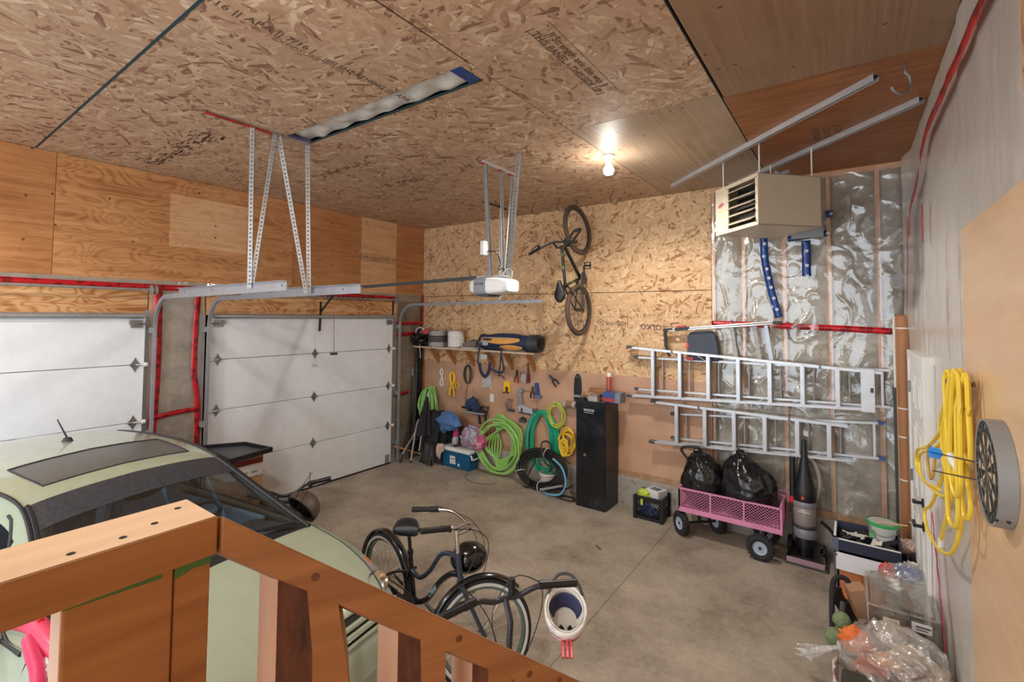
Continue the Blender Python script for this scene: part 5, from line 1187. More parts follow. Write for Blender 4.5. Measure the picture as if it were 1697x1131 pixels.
side((wx0,wy0,0),(wx1,wy0,0),3); side((wx0,wy1,0),(wx1,wy1,0),3); side((wx0,wy0,0),(wx0,wy1,0),1); side((wx1,wy1,0),(wx1,wy0,0),1)
m_tire = M('wagon_tyre',(40,41,44),0.75,bump=0.35,bscale=70); m_rim = M('pale_blue_rim',(176,188,206),0.4)
def wwheel(c, axis, r=0.125, w=0.08):
    wh = MB().lathe(c,[(r*0.5,-w*0.32),(r*0.75,-w*0.5),(r*0.93,-w*0.42),(r,-w*0.15),(r,w*0.15),(r*0.93,w*0.42),(r*0.75,w*0.5),(r*0.5,w*0.32)],32,axis).build('wheel', m_tire, wg, smooth=True)
    MB().lathe(c,[(0.0,-w*0.22),(r*0.18,-w*0.36),(r*0.2,-w*0.2),(r*0.42,-w*0.18),(r*0.52,-w*0.36),(r*0.55,-w*0.3),(r*0.55,w*0.3),(r*0.52,w*0.36),(r*0.42,w*0.18),(r*0.2,w*0.2),(r*0.18,w*0.36),(0,w*0.22)],24,axis).build('rim', m_rim, wh, smooth=True)
    a = Vector(axis).normalized(); b = MB(); c=Vector(c); tr = MB()
    for s_ in (-1,1): b.cyl(c+a*(s_*w*0.30),c+a*(s_*w*0.45),r*0.1,10)
    b.build('axle_cap', m_black, wh)
    _,u,v = frame_of(a)
    for k in range(22):
        q = 2*PI*k/22; rd = u*math.cos(q)+v*math.sin(q); tn = -u*math.sin(q)+v*math.cos(q)
        for s_ in (-1,1): tr.obox(c+rd*(r*0.985)+a*(s_*w*0.22)+tn*(0.006*s_),rd,(tn+a*0.5*s_).normalized(),rd.cross((tn+a*0.5*s_).normalized()),0.012,0.012,0.026)
    tr.build('tread_blocks', m_tire, wh)['kind'] = 'stuff'
ax1 = Vector((0.62,0.62,0)).normalized()
wwheel((4.63,-0.46,0.125),(-ax1.x*0.55-0.45,-0.9,0)); wwheel((4.94,-0.17,0.125),(0.65,0.75,0)); wwheel((5.43,-0.565,0.125),(0,-1,0)); wwheel((5.43,-0.06-0.06,0.125),(0,1,0))
MB().cyl((5.43,-0.5,0.125),(5.43,-0.12,0.125),0.012,10).cyl((4.66,-0.43,0.125),(4.91,-0.20,0.125),0.012,10).cyl((4.785,-0.31,0.125),(4.785,-0.31,0.28),0.016,10).bar((4.785,-0.31,0.27),(5.43,-0.31,0.25),0.03,0.03).bar((5.43,-0.42,0.13),(5.43,-0.38,0.29),0.03,0.02).bar((5.43,-0.2,0.13),(5.43,-0.24,0.29),0.03,0.02).build('undercarriage', m_black, wg)
b = MB().tube(cr([(4.58,-0.30,0.27),(4.60,-0.30,0.55),(4.665,-0.30,0.80)],6),0.011,8); b.build('pull_bar', m_black, wg, smooth=True)
b = MB().tube(cr([(4.665,-0.30,0.79),(4.60,-0.30,0.865),(4.595,-0.30,0.905),(4.64,-0.30,0.93),(4.765,-0.30,0.945),(4.79,-0.30,0.93),(4.765,-0.30,0.88),(4.68,-0.30,0.80)],6),0.015,8); b.build('pull_handle', m_black, wg, smooth=True)
MB().bar((5.61,-0.505,0.27),(5.61,-0.505,0.52),0.02,0.02).bar((5.61,-0.07,0.30),(5.64,-0.07,0.57),0.016,0.016).bar((5.52,-0.07,0.575),(5.645,-0.07,0.57),0.01,0.01).build('end_gate', m_pink, wg)
def gbag(c, rad, sc, seed, tip, label):
    t = thing('garbage_bag', label, 'garbage bag', (c[0],c[1],wz0), 'garbage bags in the pink wagon')
    def f(u,v):
        a = 2*PI*u; tt = PI*v; d = Vector((math.sin(tt)*math.cos(a),math.sin(tt)*math.sin(a),math.cos(tt)))
        pl_ = abs(math.sin(a*7+3*nz(v*2,seed)))*0.06*math.sin(tt)*(1-v)
        q = 1+0.14*noise.noise(d*1.8+Vector((seed,0,0)))+0.09*(0.5-abs(noise.noise(d*4.5+Vector((seed,2,0)))))+0.05*(0.4-abs(noise.noise(d*10+Vector((seed,4,0)))))-pl_
        p = Vector(c)+Vector((d.x*sc[0],d.y*sc[1],d.z*sc[2]))*rad*q
        k = max(0,(d.z-0.35))/0.65; p += Vector(tip)*k*k
        if p.z < wz0+0.004: p.z = wz0+0.004
        p.y = max(wy0+0.02 if p.z < wz1+0.01 else -0.6, min(wy1-0.02 if p.z < wz1+0.01 else -0.055, p.y))
        return tuple(p)
    MB().grid(f,72,48,wrapu=True).build('bag_film', m_bin, t, smooth=True, sharp=180)
    top = Vector(f(0,0)); crumple(top+Vector((0,0,0.0)),0.035,(1.3,0.9,0.9),seed,0.6,4,14,9).build('bag_knot', m_bin, t, smooth=True)
gbag((4.82,-0.29,0.58),0.25,(0.86,0.8,1.14),61,(-0.05,0,0.03),'glossy black garbage bag at the handle end of the pink wagon')
gbag((5.28,-0.29,0.58),0.26,(1.06,0.8,1.16),67,(-0.07,0,0.05),'larger glossy black garbage bag at the rear end of the pink wagon')

# ------------------------------------------------------------------ vacuum cleaner
vc = thing('vacuum_cleaner','upright black and grey vacuum cleaner standing right of the pink wagon','vacuum',(5.80,-0.25,0))
m_vg = M('vacuum_grey',(136,134,140),0.3); m_clear = M('dust_cup',(150,138,134),0.15,coat=0.4)
b = MB()
def foot(u,v):
    a = PI*v; x = 5.805+(0.175-0.03*u)*math.cos(a); y = -0.46+0.36*u; return (x, y, 0.02+(0.075+0.05*u)*math.sin(a)**0.6)
b.grid(foot,14,18); b.add([foot(0,j/18) for j in range(19)],[tuple(range(19))]); b.box(5.64,5.98,-0.47,-0.12,0.01,0.03); b.build('foot_housing', m_blackg, vc, smooth=True)
MB().box(5.645,5.965,-0.472,-0.455,0.022,0.07).build('front_strip', M('mauve_strip',(170,136,146),0.4), vc, bevel=0.004); MB().box(5.63,5.99,-0.475,-0.10,0.004,0.022).build('bumper', m_dgrey, vc, bevel=0.004)
T = lambda z: (5.79+0.0*z, -0.26+0.13*z*0.5, z)
def vb(z0,z1,r0,r1,mat,nm,n=24): MB().tube([T(z0),T(z0+0.012),T(z1-0.012),T(z1)],[r0*0.95,r0,r1,r1*0.95],n).build(nm, mat, vc, smooth=True)
vb(0.10,0.22,0.075,0.085,m_black,'motor_base'); vb(0.215,0.30,0.105,0.105,m_vg,'lower_band'); vb(0.30,0.34,0.098,0.098,m_dgrey,'ring_band'); vb(0.335,0.50,0.100,0.100,m_clear,'dust_cup'); vb(0.50,0.565,0.102,0.102,m_vg,'upper_band'); vb(0.56,0.70,0.102,0.09,m_black,'cup_lid')
MB().lathe(Vector(T(0.61))+Vector((-0.01,-0.097,0)),[(0,0.005),(0.014,0.004),(0.017,0)],16,(0,-1,0.1)).build('red_badge', M('badge_red',(190,60,40),0.3), vc, smooth=True)
MB().box(5.74,5.84,-0.338,-0.333,0.475,0.48).build('grey_mark', m_white, vc)
b = MB().tube([T(0.68),T(0.76),T(0.88),T(1.0),T(1.16)],[0.09,0.075,0.048,0.030,0.022],14); b.build('handle', m_black, vc, smooth=True)
MB().tube([(5.685,-0.235,0.56),(5.685,-0.20,0.98)],0.026,12).build('wand', m_black, vc, smooth=True); MB().cyl((5.685,-0.24,0.53),(5.685,-0.235,0.59),0.029,12).build('wand_clip', M('clip_red',(196,44,44),0.4), vc)
MB().tube(cr([(5.88,-0.16,0.55),(5.92,-0.14,0.75),(5.88,-0.13,0.92),(5.80,-0.12,0.97),(5.73,-0.12,0.90),(5.71,-0.14,0.6),(5.72,-0.18,0.35),(5.73,-0.18,0.15)],7),0.022,10).build('hose', M('hose_tan',(150,140,126),0.6), vc, smooth=True)
MB().lathe((5.655,-0.2,0.10),[(0,-0.02),(0.075,-0.02),(0.085,0),(0.075,0.02),(0,0.02)],24,(1,0,0)).build('wheel', m_black, vc, smooth=True); MB().lathe((5.955,-0.2,0.08),[(0,-0.015),(0.06,-0.015),(0.068,0),(0.06,0.015),(0,0.015)],24,(1,0,0)).build('wheel', m_black, vc, smooth=True)
MB().tube([(5.70,-0.23,0.20),(5.69,-0.22,0.56)],0.022,10).build('side_duct', m_dgrey, vc, smooth=True)

# ------------------------------------------------------------------ ladders on the wall
def ladder(label, TL, TR, BL, BR, xsteps, yf, rear, topcap, feet, braces, mat_feet=m_dgrey):
    t = thing('step_ladder', label, 'ladder', ((TL[0]+TR[0])/2,yf,(TL[1]+BL[1])/2), 'step ladders hung on the wall')
    L_ = lambda A,B,x: A[1]+(B[1]-A[1])*(x-A[0])/(B[0]-A[0])
    for A,B in ((TL,TR),(BL,BR)):
        s_ = 1 if A is TL else -1
        b = MB().bar((A[0],yf,A[1]),(B[0],yf,B[1]),0.075,0.004,(0,1,0))
        for y in (yf-0.0375,yf+0.0375): b.bar((A[0],y,A[1]-s_*0.012),(B[0],y,B[1]-s_*0.012),0.004,0.026,(0,1,0))
        rl = b.build('side_rail', m_alu, t)
        for P in feet: 
            if P is A: MB().bar((A[0]-0.02,yf,A[1]-s_*0.008),(A[0]+0.05,yf,A[1]-s_*0.008),0.085,0.03,(0,1,0)).build('foot', m_dgrey, rl)
    for x in xsteps:
        x = x+0.036
        z0, z1 = L_(BL,BR,x), L_(TL,TR,x)
        st = MB().box(x-0.028,x-0.024,yf-0.042,yf+0.04,z0,z1).box(x-0.060,x-0.024,yf-0.044,yf-0.040,z0,z1).box(x-0.060,x-0.024,yf+0.038,yf+0.042,z0,z1).build('step', m_alu, t)
        g = MB()
        for k in range(6): g.box(x-0.022,x-0.0165,yf-0.036+0.0135*k,yf-0.031+0.0135*k,z0+0.004,z1-0.004)
        g.box(x-0.024,x-0.021,yf-0.038,yf+0.038,z0+0.003,z1-0.003); g.build('step_ribs', m_alu_d, st)
        for kx,zz,s_ in ((x-0.036,z1,-1),(x-0.036,z0,1)):
            if any(abs(kx-q) < 1e-6 for q in braces): MB().bar((kx-0.14,yf-0.03,zz+s_*0.005),(kx-0.02,yf-0.03,zz+s_*0.085),0.016,0.003,(0,1,0)).build('knee_brace', m_alu, st)
    yr = yf+0.065
    (rx0,rzt0,rzb0),(rx1,rzt1,rzb1) = rear
    for za,zb in ((rzt0,rzt1),(rzb0,rzb1)):
        rr = MB().bar((rx0,yr,za),(rx1,yr,zb),0.04,0.022,(0,1,0)).build('rear_rail', m_alu, t)
        for x_,z_ in (((rx0,za),) if feet else ()) : MB().bar((x_-0.02,yr,z_),(x_+0.03,yr,z_),0.046,0.03,(0,1,0)).build('foot', m_dgrey, rr)
        if topcap is None: MB().bar((rx1-0.03,yr,zb),(rx1+0.02,yr,zb),0.046,0.03,(0,1,0)).build('foot', mat_feet, rr)
    for x in xsteps:
        zt = rzt0+(rzt1-rzt0)*(x-rx0)/(rx1-rx0); zb = rzb0+(rzb1-rzb0)*(x-rx0)/(rx1-rx0)
        xr = x+0.09
        if rx0 < xr < rx1: MB().bar((xr,yr,zb),(xr,yr,zt),0.035,0.012,(0,1,0)).build('rear_brace', m_alu_d, t)
    MB().bar((rx1-0.06,yr,rzb1),(rx1-0.06,yr,rzt1),0.035,0.02,(0,1,0)).build('rear_brace', m_alu, t)
    if topcap:
        x0,x1 = topcap; tcp = MB().box(x0,x1,yf-0.05,yf-0.046,L_(BL,BR,x0)-0.01,L_(TL,TR,x0)+0.01).box(x1-0.004,x1,yf-0.05,yf+0.06,L_(BL,BR,x0)-0.01,L_(TL,TR,x0)+0.01).build('top_cap', m_alu, t, bevel=0.002)
        MB().box((x0+x1)/2+0.02,(x0+x1)/2+0.045,yf-0.0515,yf-0.05,1.70,1.745).build('cap_print', m_dgrey, tcp)
    bb = MB()
    for x in xsteps:
        for A,B in ((TL,TR),(BL,BR)): bb.sphere((x,yf-0.04,L_(A,B,x)+(-0.012 if A is TL else 0.012)),0.006,6,4)
    bb.build('rivets', m_steel, t)['kind']='stuff'
    for x in (TL[0]+0.55,TR[0]-0.5): MB().cyl((x,0.0,L_(TL,TR,x)-0.03),(x,yf-0.05,L_(TL,TR,x)-0.03),0.008,8).cyl((x,yf-0.05,L_(TL,TR,x)-0.03),(x,yf-0.05,L_(TL,TR,x)+0.02),0.008,8).build('wall_hook', m_steel, t)
    return t
FU = [(3.90,2.04),(3.90,1.41)]
ladder('upper and longer aluminium step ladder hung sideways on the wall',FU[0],(6.44,1.905),FU[1],(6.36,1.525),[4.22,4.545,4.865,5.18,5.49,5.79,6.09],-0.14,((3.97,1.90,1.50),(6.50,1.915,1.565)),(6.27,6.38),(FU[0],FU[1]),(4.22,4.545,4.865,5.49))
FL_ = [(4.20,1.385),(4.18,0.875)]
ladder('lower aluminium step ladder with blue end caps hung sideways below the longer one',FL_[0],(6.16,1.36),FL_[1],(6.19,1.005),[4.50,4.82,5.13,5.435,5.735,6.01],-0.13,((4.42,1.24,0.95),(6.43,1.40,1.06)),None,(FL_[0],FL_[1]),(4.50,4.82,5.13,5.435,5.735,6.01),M('blue_cap',(64,88,150),0.5))

# ------------------------------------------------------------------ folding hand truck hung above the ladders
ht = thing('hand_truck','folding hand truck with silver tubes and dark toe plate hung above the ladders','hand truck',(4.95,-0.12,2.2))
for dz,dy in ((0.0,-0.15),(0.022,-0.11)): MB().tube([(4.40,dy,2.245+dz),(5.56,dy,2.352+dz)],0.010,8).build('telescopic_tube', m_alu, ht, smooth=True)
b = MB().bar((4.355,-0.13,2.26),(4.365,-0.13,2.06),0.035,0.035,(0,1,0)).bar((4.34,-0.13,2.25),(4.44,-0.13,2.262),0.05,0.04,(0,1,0)).bar((4.365,-0.13,2.07),(4.40,-0.13,1.95),0.035,0.03,(0,1,0)); b.build('handle_bar', m_black, ht, bevel=0.004)
MB().bar((4.48,-0.13,2.268),(4.64,-0.13,2.283),0.06,0.04,(0,1,0)).build('latch_block', m_black, ht, bevel=0.004); MB().bar((4.50,-0.135,2.30),(4.60,-0.135,2.31),0.04,0.022,(0,1,0)).build('red_latch', M('latch_red',(204,50,44),0.4), ht, bevel=0.003)
P = [(4.60,1.90),(4.61,2.18),(4.64,2.235),(4.70,2.25),(4.87,2.262),(4.915,2.24),(4.945,2.12),(4.965,1.90)]
MB().prism(P, lambda u,v:(u,-0.10,v),(0,0.04,0)).build('toe_plate', M('slate_toe',(58,66,80),0.55,bump=0.2,bscale=80), ht, bevel=0.012)
MB().box(4.598,4.625,-0.105,-0.05,2.04,2.11).box(4.60,4.68,-0.11,-0.05,1.90,1.945).build('red_tab', M('tab_red',(214,56,50),0.4), ht, bevel=0.003)
for xa,za,xb,zb,w in ((5.10,2.31,5.145,1.93,0.042),(5.33,2.33,5.385,1.93,0.042),(5.445,2.335,5.50,1.93,0.035)): MB().bar((xa,-0.09,za),(xb,-0.09,zb),w,0.018,(1,0,0)).build('folding_leg', m_galv2 if xa > 5.4 else m_alu_d, ht)
MB().box(5.52,5.60,-0.16,-0.10,2.345,2.38).build('end_cap', m_black, ht, bevel=0.004)
for x in (4.7,5.3): MB().cyl((x,0,2.24+0.09*(x-4.4)),(x,-0.16,2.24+0.09*(x-4.4)),0.007,8).build('wall_hook', m_steel, ht)

# ------------------------------------------------------------------ corner: cardboard, tube and strip
t = thing('cardboard_sheet','tall brown cardboard panel standing in the right corner','cardboard',(6.57,-0.06,0.44)); 
for k in range(2): MB().box(6.555-0.012*k,6.565-0.012*k+0.06*(1-k),-0.16-0.03*k,-0.06-0.015*k,0.0,2.46-0.02*k).build('sheet', M('cardboard_%d'%k,((166,128,94),(196,160,124))[k],0.75,var=0.08), t)
t = thing('trim_strip','narrow strip standing in front of the cardboard, white above and dark grey below','strip',(6.53,-0.06,0)); MB().box(6.528,6.542,-0.13,-0.06,1.76,2.47).build('white_part', m_white, t); MB().box(6.522,6.542,-0.125,-0.06,0.0,1.76).build('dark_part', m_dgrey, t)
t = thing('cardboard_tube','tall brown cardboard tube bound with white ties in the right corner','tube',(6.62,-0.23,0)); MB().tube([(6.60,-0.24,0.0),(6.598,-0.20,2.44)],0.052,20).build('tube', M('tube_brown',(168,116,78),0.55,var=0.1,stretch=(1,1,0.3)), t, smooth=True); b = MB()
for z in (2.32,1.58,1.32,0.93): b.lathe((6.60-0.002*z/2.44,-0.24+0.04*z/2.44,z),[(0.0535,0),(0.0535,0.012)],20)
b.build('zip_tie', m_white, t, solid=0.002)
t = thing('cardboard_tube','second shorter brown cardboard tube hidden behind the tied tube','tube',(6.63,-0.34,0)); MB().tube([(6.63,-0.36,0.0),(6.627,-0.34,1.45)],0.033,16).build('tube', M('tube_brown2',(150,104,70),0.6,var=0.1), t, smooth=True); MB().lathe((6.63,-0.36,0.6),[(0.034,0),(0.034,0.01)],16).build('zip_tie', m_white, t, solid=0.002)
# ------------------------------------------------------------------ the car
car = thing('car','pale green hatchback parked nose-in with a sunroof and dusty windscreen','car',(0.255,-5.18,0.0),None,(0,0,R(9.5)))
m_car = M('pale_green_paint',(160,169,148),0.22,var=0.03,coat=0.7,spec=0.5)
m_ws = glass('windscreen_glass',(0.66,0.72,0.73),0.05,0.04)
m_sg = glass('side_glass',(0.6,0.66,0.70),0.22,0.05)
m_trim = M('car_black_trim',(34,36,40),0.5); m_frit = M('speckled_sunshade_band',(58,60,66),0.4,var=0.4,vscale=60)
#      x     zt    wt    ze    wb    zb    wm    zm
ST = [(0.02,0.66,0.45,0.63,0.60,0.56,0.68,0.50),(0.08,0.93,0.50,0.90,0.69,0.80,0.76,0.55),(0.18,1.12,0.51,1.07,0.72,0.90,0.80,0.58),(0.42,1.36,0.52,1.30,0.73,0.95,0.815,0.60),
      (0.75,1.43,0.54,1.365,0.745,0.95,0.825,0.60),(1.30,1.46,0.55,1.395,0.755,0.94,0.835,0.60),(1.80,1.445,0.55,1.385,0.758,0.93,0.835,0.60),(2.20,1.385,0.53,1.335,0.76,0.92,0.835,0.60),
      (2.60,1.205,0.60,1.145,0.755,0.91,0.835,0.60),(2.98,1.015,0.665,0.965,0.745,0.90,0.83,0.60),(3.08,0.985,0.665,0.945,0.745,0.89,0.83,0.60),(3.35,0.925,0.66,0.892,0.735,0.845,0.822,0.58),
      (3.60,0.83,0.63,0.805,0.71,0.765,0.80,0.56),(3.76,0.725,0.585,0.705,0.67,0.665,0.75,0.53),(3.86,0.60,0.54,0.585,0.62,0.555,0.68,0.48),(3.90,0.46,0.5,0.455,0.57,0.45,0.61,0.42)]
def crv(t, arr):
    n = len(arr); k = max(0,min(n-2,int(t))); f = t-k
    g = lambda i: arr[max(0,min(n-1,i))]
    p0,p1,p2,p3 = g(k-1),g(k),g(k+1),g(k+2); out = []
    for i in range(len(p1)):
        x0,x1,x2,x3 = p0[i],p1[i],p2[i],p3[i]
        d1 = (x2-x0)*0.5; d2 = (x3-x1)*0.5
        out.append((2*f**3-3*f**2+1)*x1+(f**3-2*f**2+f)*d1+(-2*f**3+3*f**2)*x2+(f**3-f**2)*d2)
    return out
def sec(t):
    x,zt,wt,ze,wb,zb,wm,zm = crv(t, ST)
    return x, [(0,zt),(0.45*wt,zt-0.18*(zt-ze)),(0.82*wt,zt-0.55*(zt-ze)),(wt,ze),(wt+0.12*(wb-wt),ze-0.10*(ze-zb)),(wb-0.05*(wb-wt),zb+0.08*(ze-zb)),(wb,zb),(wm,zm),(wm-0.015,0.34),(wm-0.07,0.19)]
SUBX, SUBS = 8, 5
NX, NS = (len(ST)-1)*SUBX, 9*SUBS
PT = []
for i in range(NX+1):
    x, pr = sec(i/SUBX); row = []
    pp = [(p[0],p[1]) for p in pr]
    for j in range(NS+1):
        y,z = crv(j/SUBS, pp); row.append((x,max(0.0,y) if j else 0.0,z))
    PT.append(row)
def zone(i, j):
    t = (i+0.5)/SUBX; s_ = (j+0.5)/SUBS
    x = PT[i][0][0]
    if 7.0 <= t < 9.0 and s_ < 2.8: return 'windscreen'
    if 9.0 <= t < 9.7 and s_ < 2.8: return 'cowl'
    if 2.1 <= t < 2.95 and s_ < 2.7: return 'rear_window'
    if 3.6 <= t < 8.6 and 4.1 <= s_ < 5.3:
        if 5.35 <= t < 5.6: return 'pillar_trim'
        lim = 4.1+ (max(0,(t-6.9))/1.7)*1.1
        return 'side_window' if s_ > lim else 'body'
    if 5.62 <= t < 6.62 and s_ < 1.8: return 'sunroof'
    if 11.5 <= t < 12.9 and 2.95 <= s_ < 6.3: return 'marker' if t < 11.8 and s_ > 5.0 else 'headlight'
    if 12.87 <= t < 13.75 and 0.25 <= s_ < 2.3: return 'grille'
    if 6.9 <= t < 7.0 and s_ < 2.8: return 'body'
    if 0.6 <= t < 1.9 and 4.5 <= s_ < 6.2: return 'tail_light'
    return 'body'
def arch(i, j):
    x,y,z = PT[i][j]
    x2,y2,z2 = PT[i+1][j+1]; xm,zm_ = (x+x2)/2,(z+z2)/2
    for cx in (0.72,3.12):
        if (xm-cx)**2+(zm_-0.31)**2 < 0.345**2 and (j+0.5)/SUBS > 6.2: return True
    return False
ZM = {'body':m_car,'windscreen':m_ws,'cowl':m_trim,'rear_window':m_sg,'side_window':m_sg,'pillar_trim':m_trim,'sunroof':M('sunroof_glass',(92,94,92),0.3,var=0.15,vscale=30),
      'headlight':M('headlight_lens',(176,178,184),0.12,0.3,coat=0.8,var=0.25,vscale=25),'marker':M('amber_marker',(232,140,40),0.2,coat=0.6),'grille':M('grille_black',(30,30,32),0.6,bump=0.8,bscale=160),'tail_light':M('tail_red',(150,26,26),0.2)}
zones = {}
for i in range(NX):
    for j in range(NS):
        if arch(i,j): continue
        for s_ in (1,-1):
            nm = zone(i,j); key = (nm, s_ if nm in ('side_window','headlight','marker','tail_light') else 0)
            zones.setdefault(key,[]).append((i,j,s_))
def zb_(lst, shrink=0.0):
    b = MB(); idx = {}
    def vid(i,j,s_):
        k = (i,j,s_ if j else 0)
        if k not in idx:
            x,y,z = PT[i][j]; idx[k] = len(b.v); b.v.append((x,y*s_,z-shrink))
        return idx[k]
    for i,j,s_ in lst:
        q = (vid(i,j,s_),vid(i+1,j,s_),vid(i+1,j+1,s_),vid(i,j+1,s_)); q = tuple(dict.fromkeys(q))
        if len(q) > 2: b.f.append(q if s_ > 0 else q[::-1])
    return b
for (nm,s_),lst in zones.items():
    zb_(lst).build(nm, ZM[nm], car, local=True, smooth=True, sharp=50)
for i in (0,NX): MB().add([(PT[i][j][0],PT[i][j][1]*s_,PT[i][j][2]) for s_ in (1,-1) for j in range(NS+1)],[tuple(range(NS,-1,-1))+tuple(range(NS+2,2*NS+2))]).build('bumper_end', m_car, car, local=True)
MB().box(0.1,3.8,-0.74,0.74,0.18,0.22).build('underbody', m_trim, car, local=True)
def curve_on(i_, j_, s_=1, off=0.004):
    i=max(0,min(NX,int(round(i_)))); j=max(0,min(NS,int(round(j_)))); x,y,z = PT[i][j]; return Vector((x,y*s_,z+off))
# shade band across the top of the windscreen, seals and panel gaps
b = MB()
lst = [(i,j,s_) for i in range(7*SUBX,7*SUBX+4) for j in range(14) for s_ in (1,-1)]
zb_(lst,-0.003).build('shade_band', m_frit, car, local=True, smooth=True)
for s_ in (1,-1): MB().tube([curve_on(i,14,s_) for i in range(7*SUBX,9*SUBX+5)],0.013,6).build('windscreen_seal', m_trim, car, local=True, smooth=True)
for s_ in (1,-1): MB().tube([curve_on(i,18,s_,0.006) for i in range(4*SUBX,9*SUBX)],0.011,6).build('roof_drip_rail', m_trim, car, local=True, smooth=True)
b = MB()
for s_ in (1,-1): b.tube([curve_on(i,16,s_,0.001) for i in range(9*SUBX+5,13*SUBX)],0.004,5)
b.tube([curve_on(13*SUBX-1,j,1,0.001) for j in range(16,-1,-1)]+[curve_on(13*SUBX-1,j,-1,0.001) for j in range(1,17)],0.004,5)
b.build('bonnet_gap', m_trim, car, local=True)
def surf(t, q, s_):                                        # point on the body between grid lines
    i = min(NX-1,int(t*SUBX)); f = t*SUBX-i; j = min(NS-1,int(q*SUBS)); g = q*SUBS-j
    P = [Vector(PT[i+a][j+c]) for a in (0,1) for c in (0,1)]
    p = (P[0]*(1-g)+P[1]*g)*(1-f)+(P[2]*(1-g)+P[3]*g)*f
    return Vector((p.x,p.y*s_,p.z))
for s_ in (1,-1):
    MB().tube([surf(6.8+1.9*k/16,4.05+1.2*max(0,0.1*k*1.19-0.1)/1.8,s_) for k in range(17)],0.009,8).build('window_frame', m_trim, car, local=True, smooth=True)
    MB().tube([surf(3.6+5.1*k/30,5.3,s_) for k in range(31)],0.009,8).build('window_sill', m_trim, car, local=True, smooth=True)
    for cx in (0.72,3.12): MB().tube([(cx+0.345*math.cos(a),s_*(0.812-0.02*abs(math.cos(a))),0.31+0.345*math.sin(a)) for a in [PI*(-0.08+1.16*k/24) for k in range(25)]],0.026,8).build('arch_moulding', m_trim, car, local=True, smooth=True)
b = MB(); b.tube([curve_on(5.62*SUBX,j,1,0.002) for j in range(9,-1,-1)]+[curve_on(5.62*SUBX,j,-1,0.002) for j in range(1,10)]+[curve_on(i,9,-1,0.002) for i in range(46,54)]+[curve_on(53,j,-1,0.002) for j in range(8,-1,-1)]+[curve_on(53,j,1,0.002) for j in range(1,10)]+[curve_on(i,9,1,0.002) for i in range(52,44,-1)],0.005,5,closed=True)
b.build('sunroof_seal', m_trim, car, local=True)
a0 = Vector((1.22,0.02,1.455)); b = MB().lathe(a0,[(0,0.03),(0.022,0.028),(0.035,0.0)],14); b.build('antenna_base', m_trim, car, local=True, smooth=True)
MB().tube([a0+Vector((0,0,0.02)),a0+Vector((-0.13,-0.015,0.15))],[0.007,0.004],8).build('antenna_mast', m_trim, car, local=True)
for y0 in (0.55,-0.10):
    b = MB().bar((3.02,y0,1.015),(2.90,y0-0.55,1.075),0.016,0.014).bar((3.03,y0+0.03,1.0),(2.98,y0-0.20,1.03),0.02,0.016); b.build('wiper', m_trim, car, local=True)
b = MB()
for k in range(14): b.box(3.045,3.085,-0.55+0.022*k,-0.538+0.022*k,0.985,0.992)
b.build('cowl_slots', m_grey, car, local=True)
for s_ in (-1,):
    b = MB(); b.sphere((2.68,s_*0.90,0.98),0.09,16,10,(0.55,1.0,0.72)); b.bar((2.68,s_*0.76,0.92),(2.68,s_*0.86,0.96),0.05,0.03); b.build('door_mirror', m_car, car, local=True, smooth=True)
for s_ in (1,-1):
    b = MB().tube([curve_on(i,j,s_,0) for i,j in ((8.9*SUBX,29),(8.7*SUBX,36),(8.5*SUBX,40),(8.2*SUBX,44))],0.004,5); b.build('door_gap', m_trim, car, local=True)
    MB().bar((1.55,s_*0.83,0.80),(1.73,s_*0.835,0.80),0.03,0.02,(0,0,1)).build('door_handle', m_car, car, local=True, bevel=0.006)
for cx in (0.72,3.12):
    for s_ in (1,-1):
        w_ = MB().lathe((cx,s_*0.72,0.305),[(0.19,-0.085),(0.27,-0.09),(0.30,-0.06),(0.305,0),(0.30,0.06),(0.27,0.09),(0.19,0.085)],36,(0,s_,0)).build('wheel', m_rubber, car, local=True, smooth=True)
        b = MB().lathe((cx,s_*0.72,0.305),[(0,0.06),(0.05,0.06),(0.06,0.045),(0.17,0.06),(0.195,0.08),(0.2,0.05),(0.2,-0.05)],30,(0,s_,0)); r_ = b.build('wheel_cover', m_galv, w_, local=True, smooth=True)
# grille bars, badge and headlamp details at the nose
def nose(t, s_, off=0.0):
    i = min(NX,int(round(t*SUBX))); jj = int(round(s_*SUBS)); x,y,z = PT[i][jj]; return Vector((x+off,y,z+off))
for s_ in (1,-1):
    ring = [nose(12.9,q*0.25,0.004) for q in range(1,10)]+[nose(12.9+0.21*q,2.3,0.004) for q in range(1,4)]+[nose(13.75,q*0.25,0.006) for q in range(9,0,-1)]+[nose(13.75-0.21*q,0.25,0.004) for q in range(1,4)]
    MB().tube([Vector((p.x,p.y*s_,p.z)) for p in ring],0.012,8,closed=True).build('grille_surround', m_car, car, local=True, smooth=True)
    for tt in (13.22,13.52):
        pts = [nose(tt,0.25+q*0.205,0.012) for q in range(11)]
        MB().tube([Vector((p.x,p.y*s_,p.z)) for p in pts],0.016,8).build('grille_bar', m_car, car, local=True, smooth=True)
b = MB().tube([(3.735,0.02,0.765),(3.775,0.03,0.73),(3.765,-0.03,0.735),(3.735,-0.02,0.765)],0.005,6); b.build('bonnet_emblem', m_trim, car, local=True)
for s_ in (1,-1):
    MB().lathe(nose(12.3,4.0)*1.0*Vector((1,s_,1)) if False else Vector((3.66,s_*0.62,0.735)),[(0,0.01),(0.05,0.02),(0.07,0.04)],18,(0.7,0,0.7)).build('lamp_bowl', m_chrome, car, local=True, smooth=True)
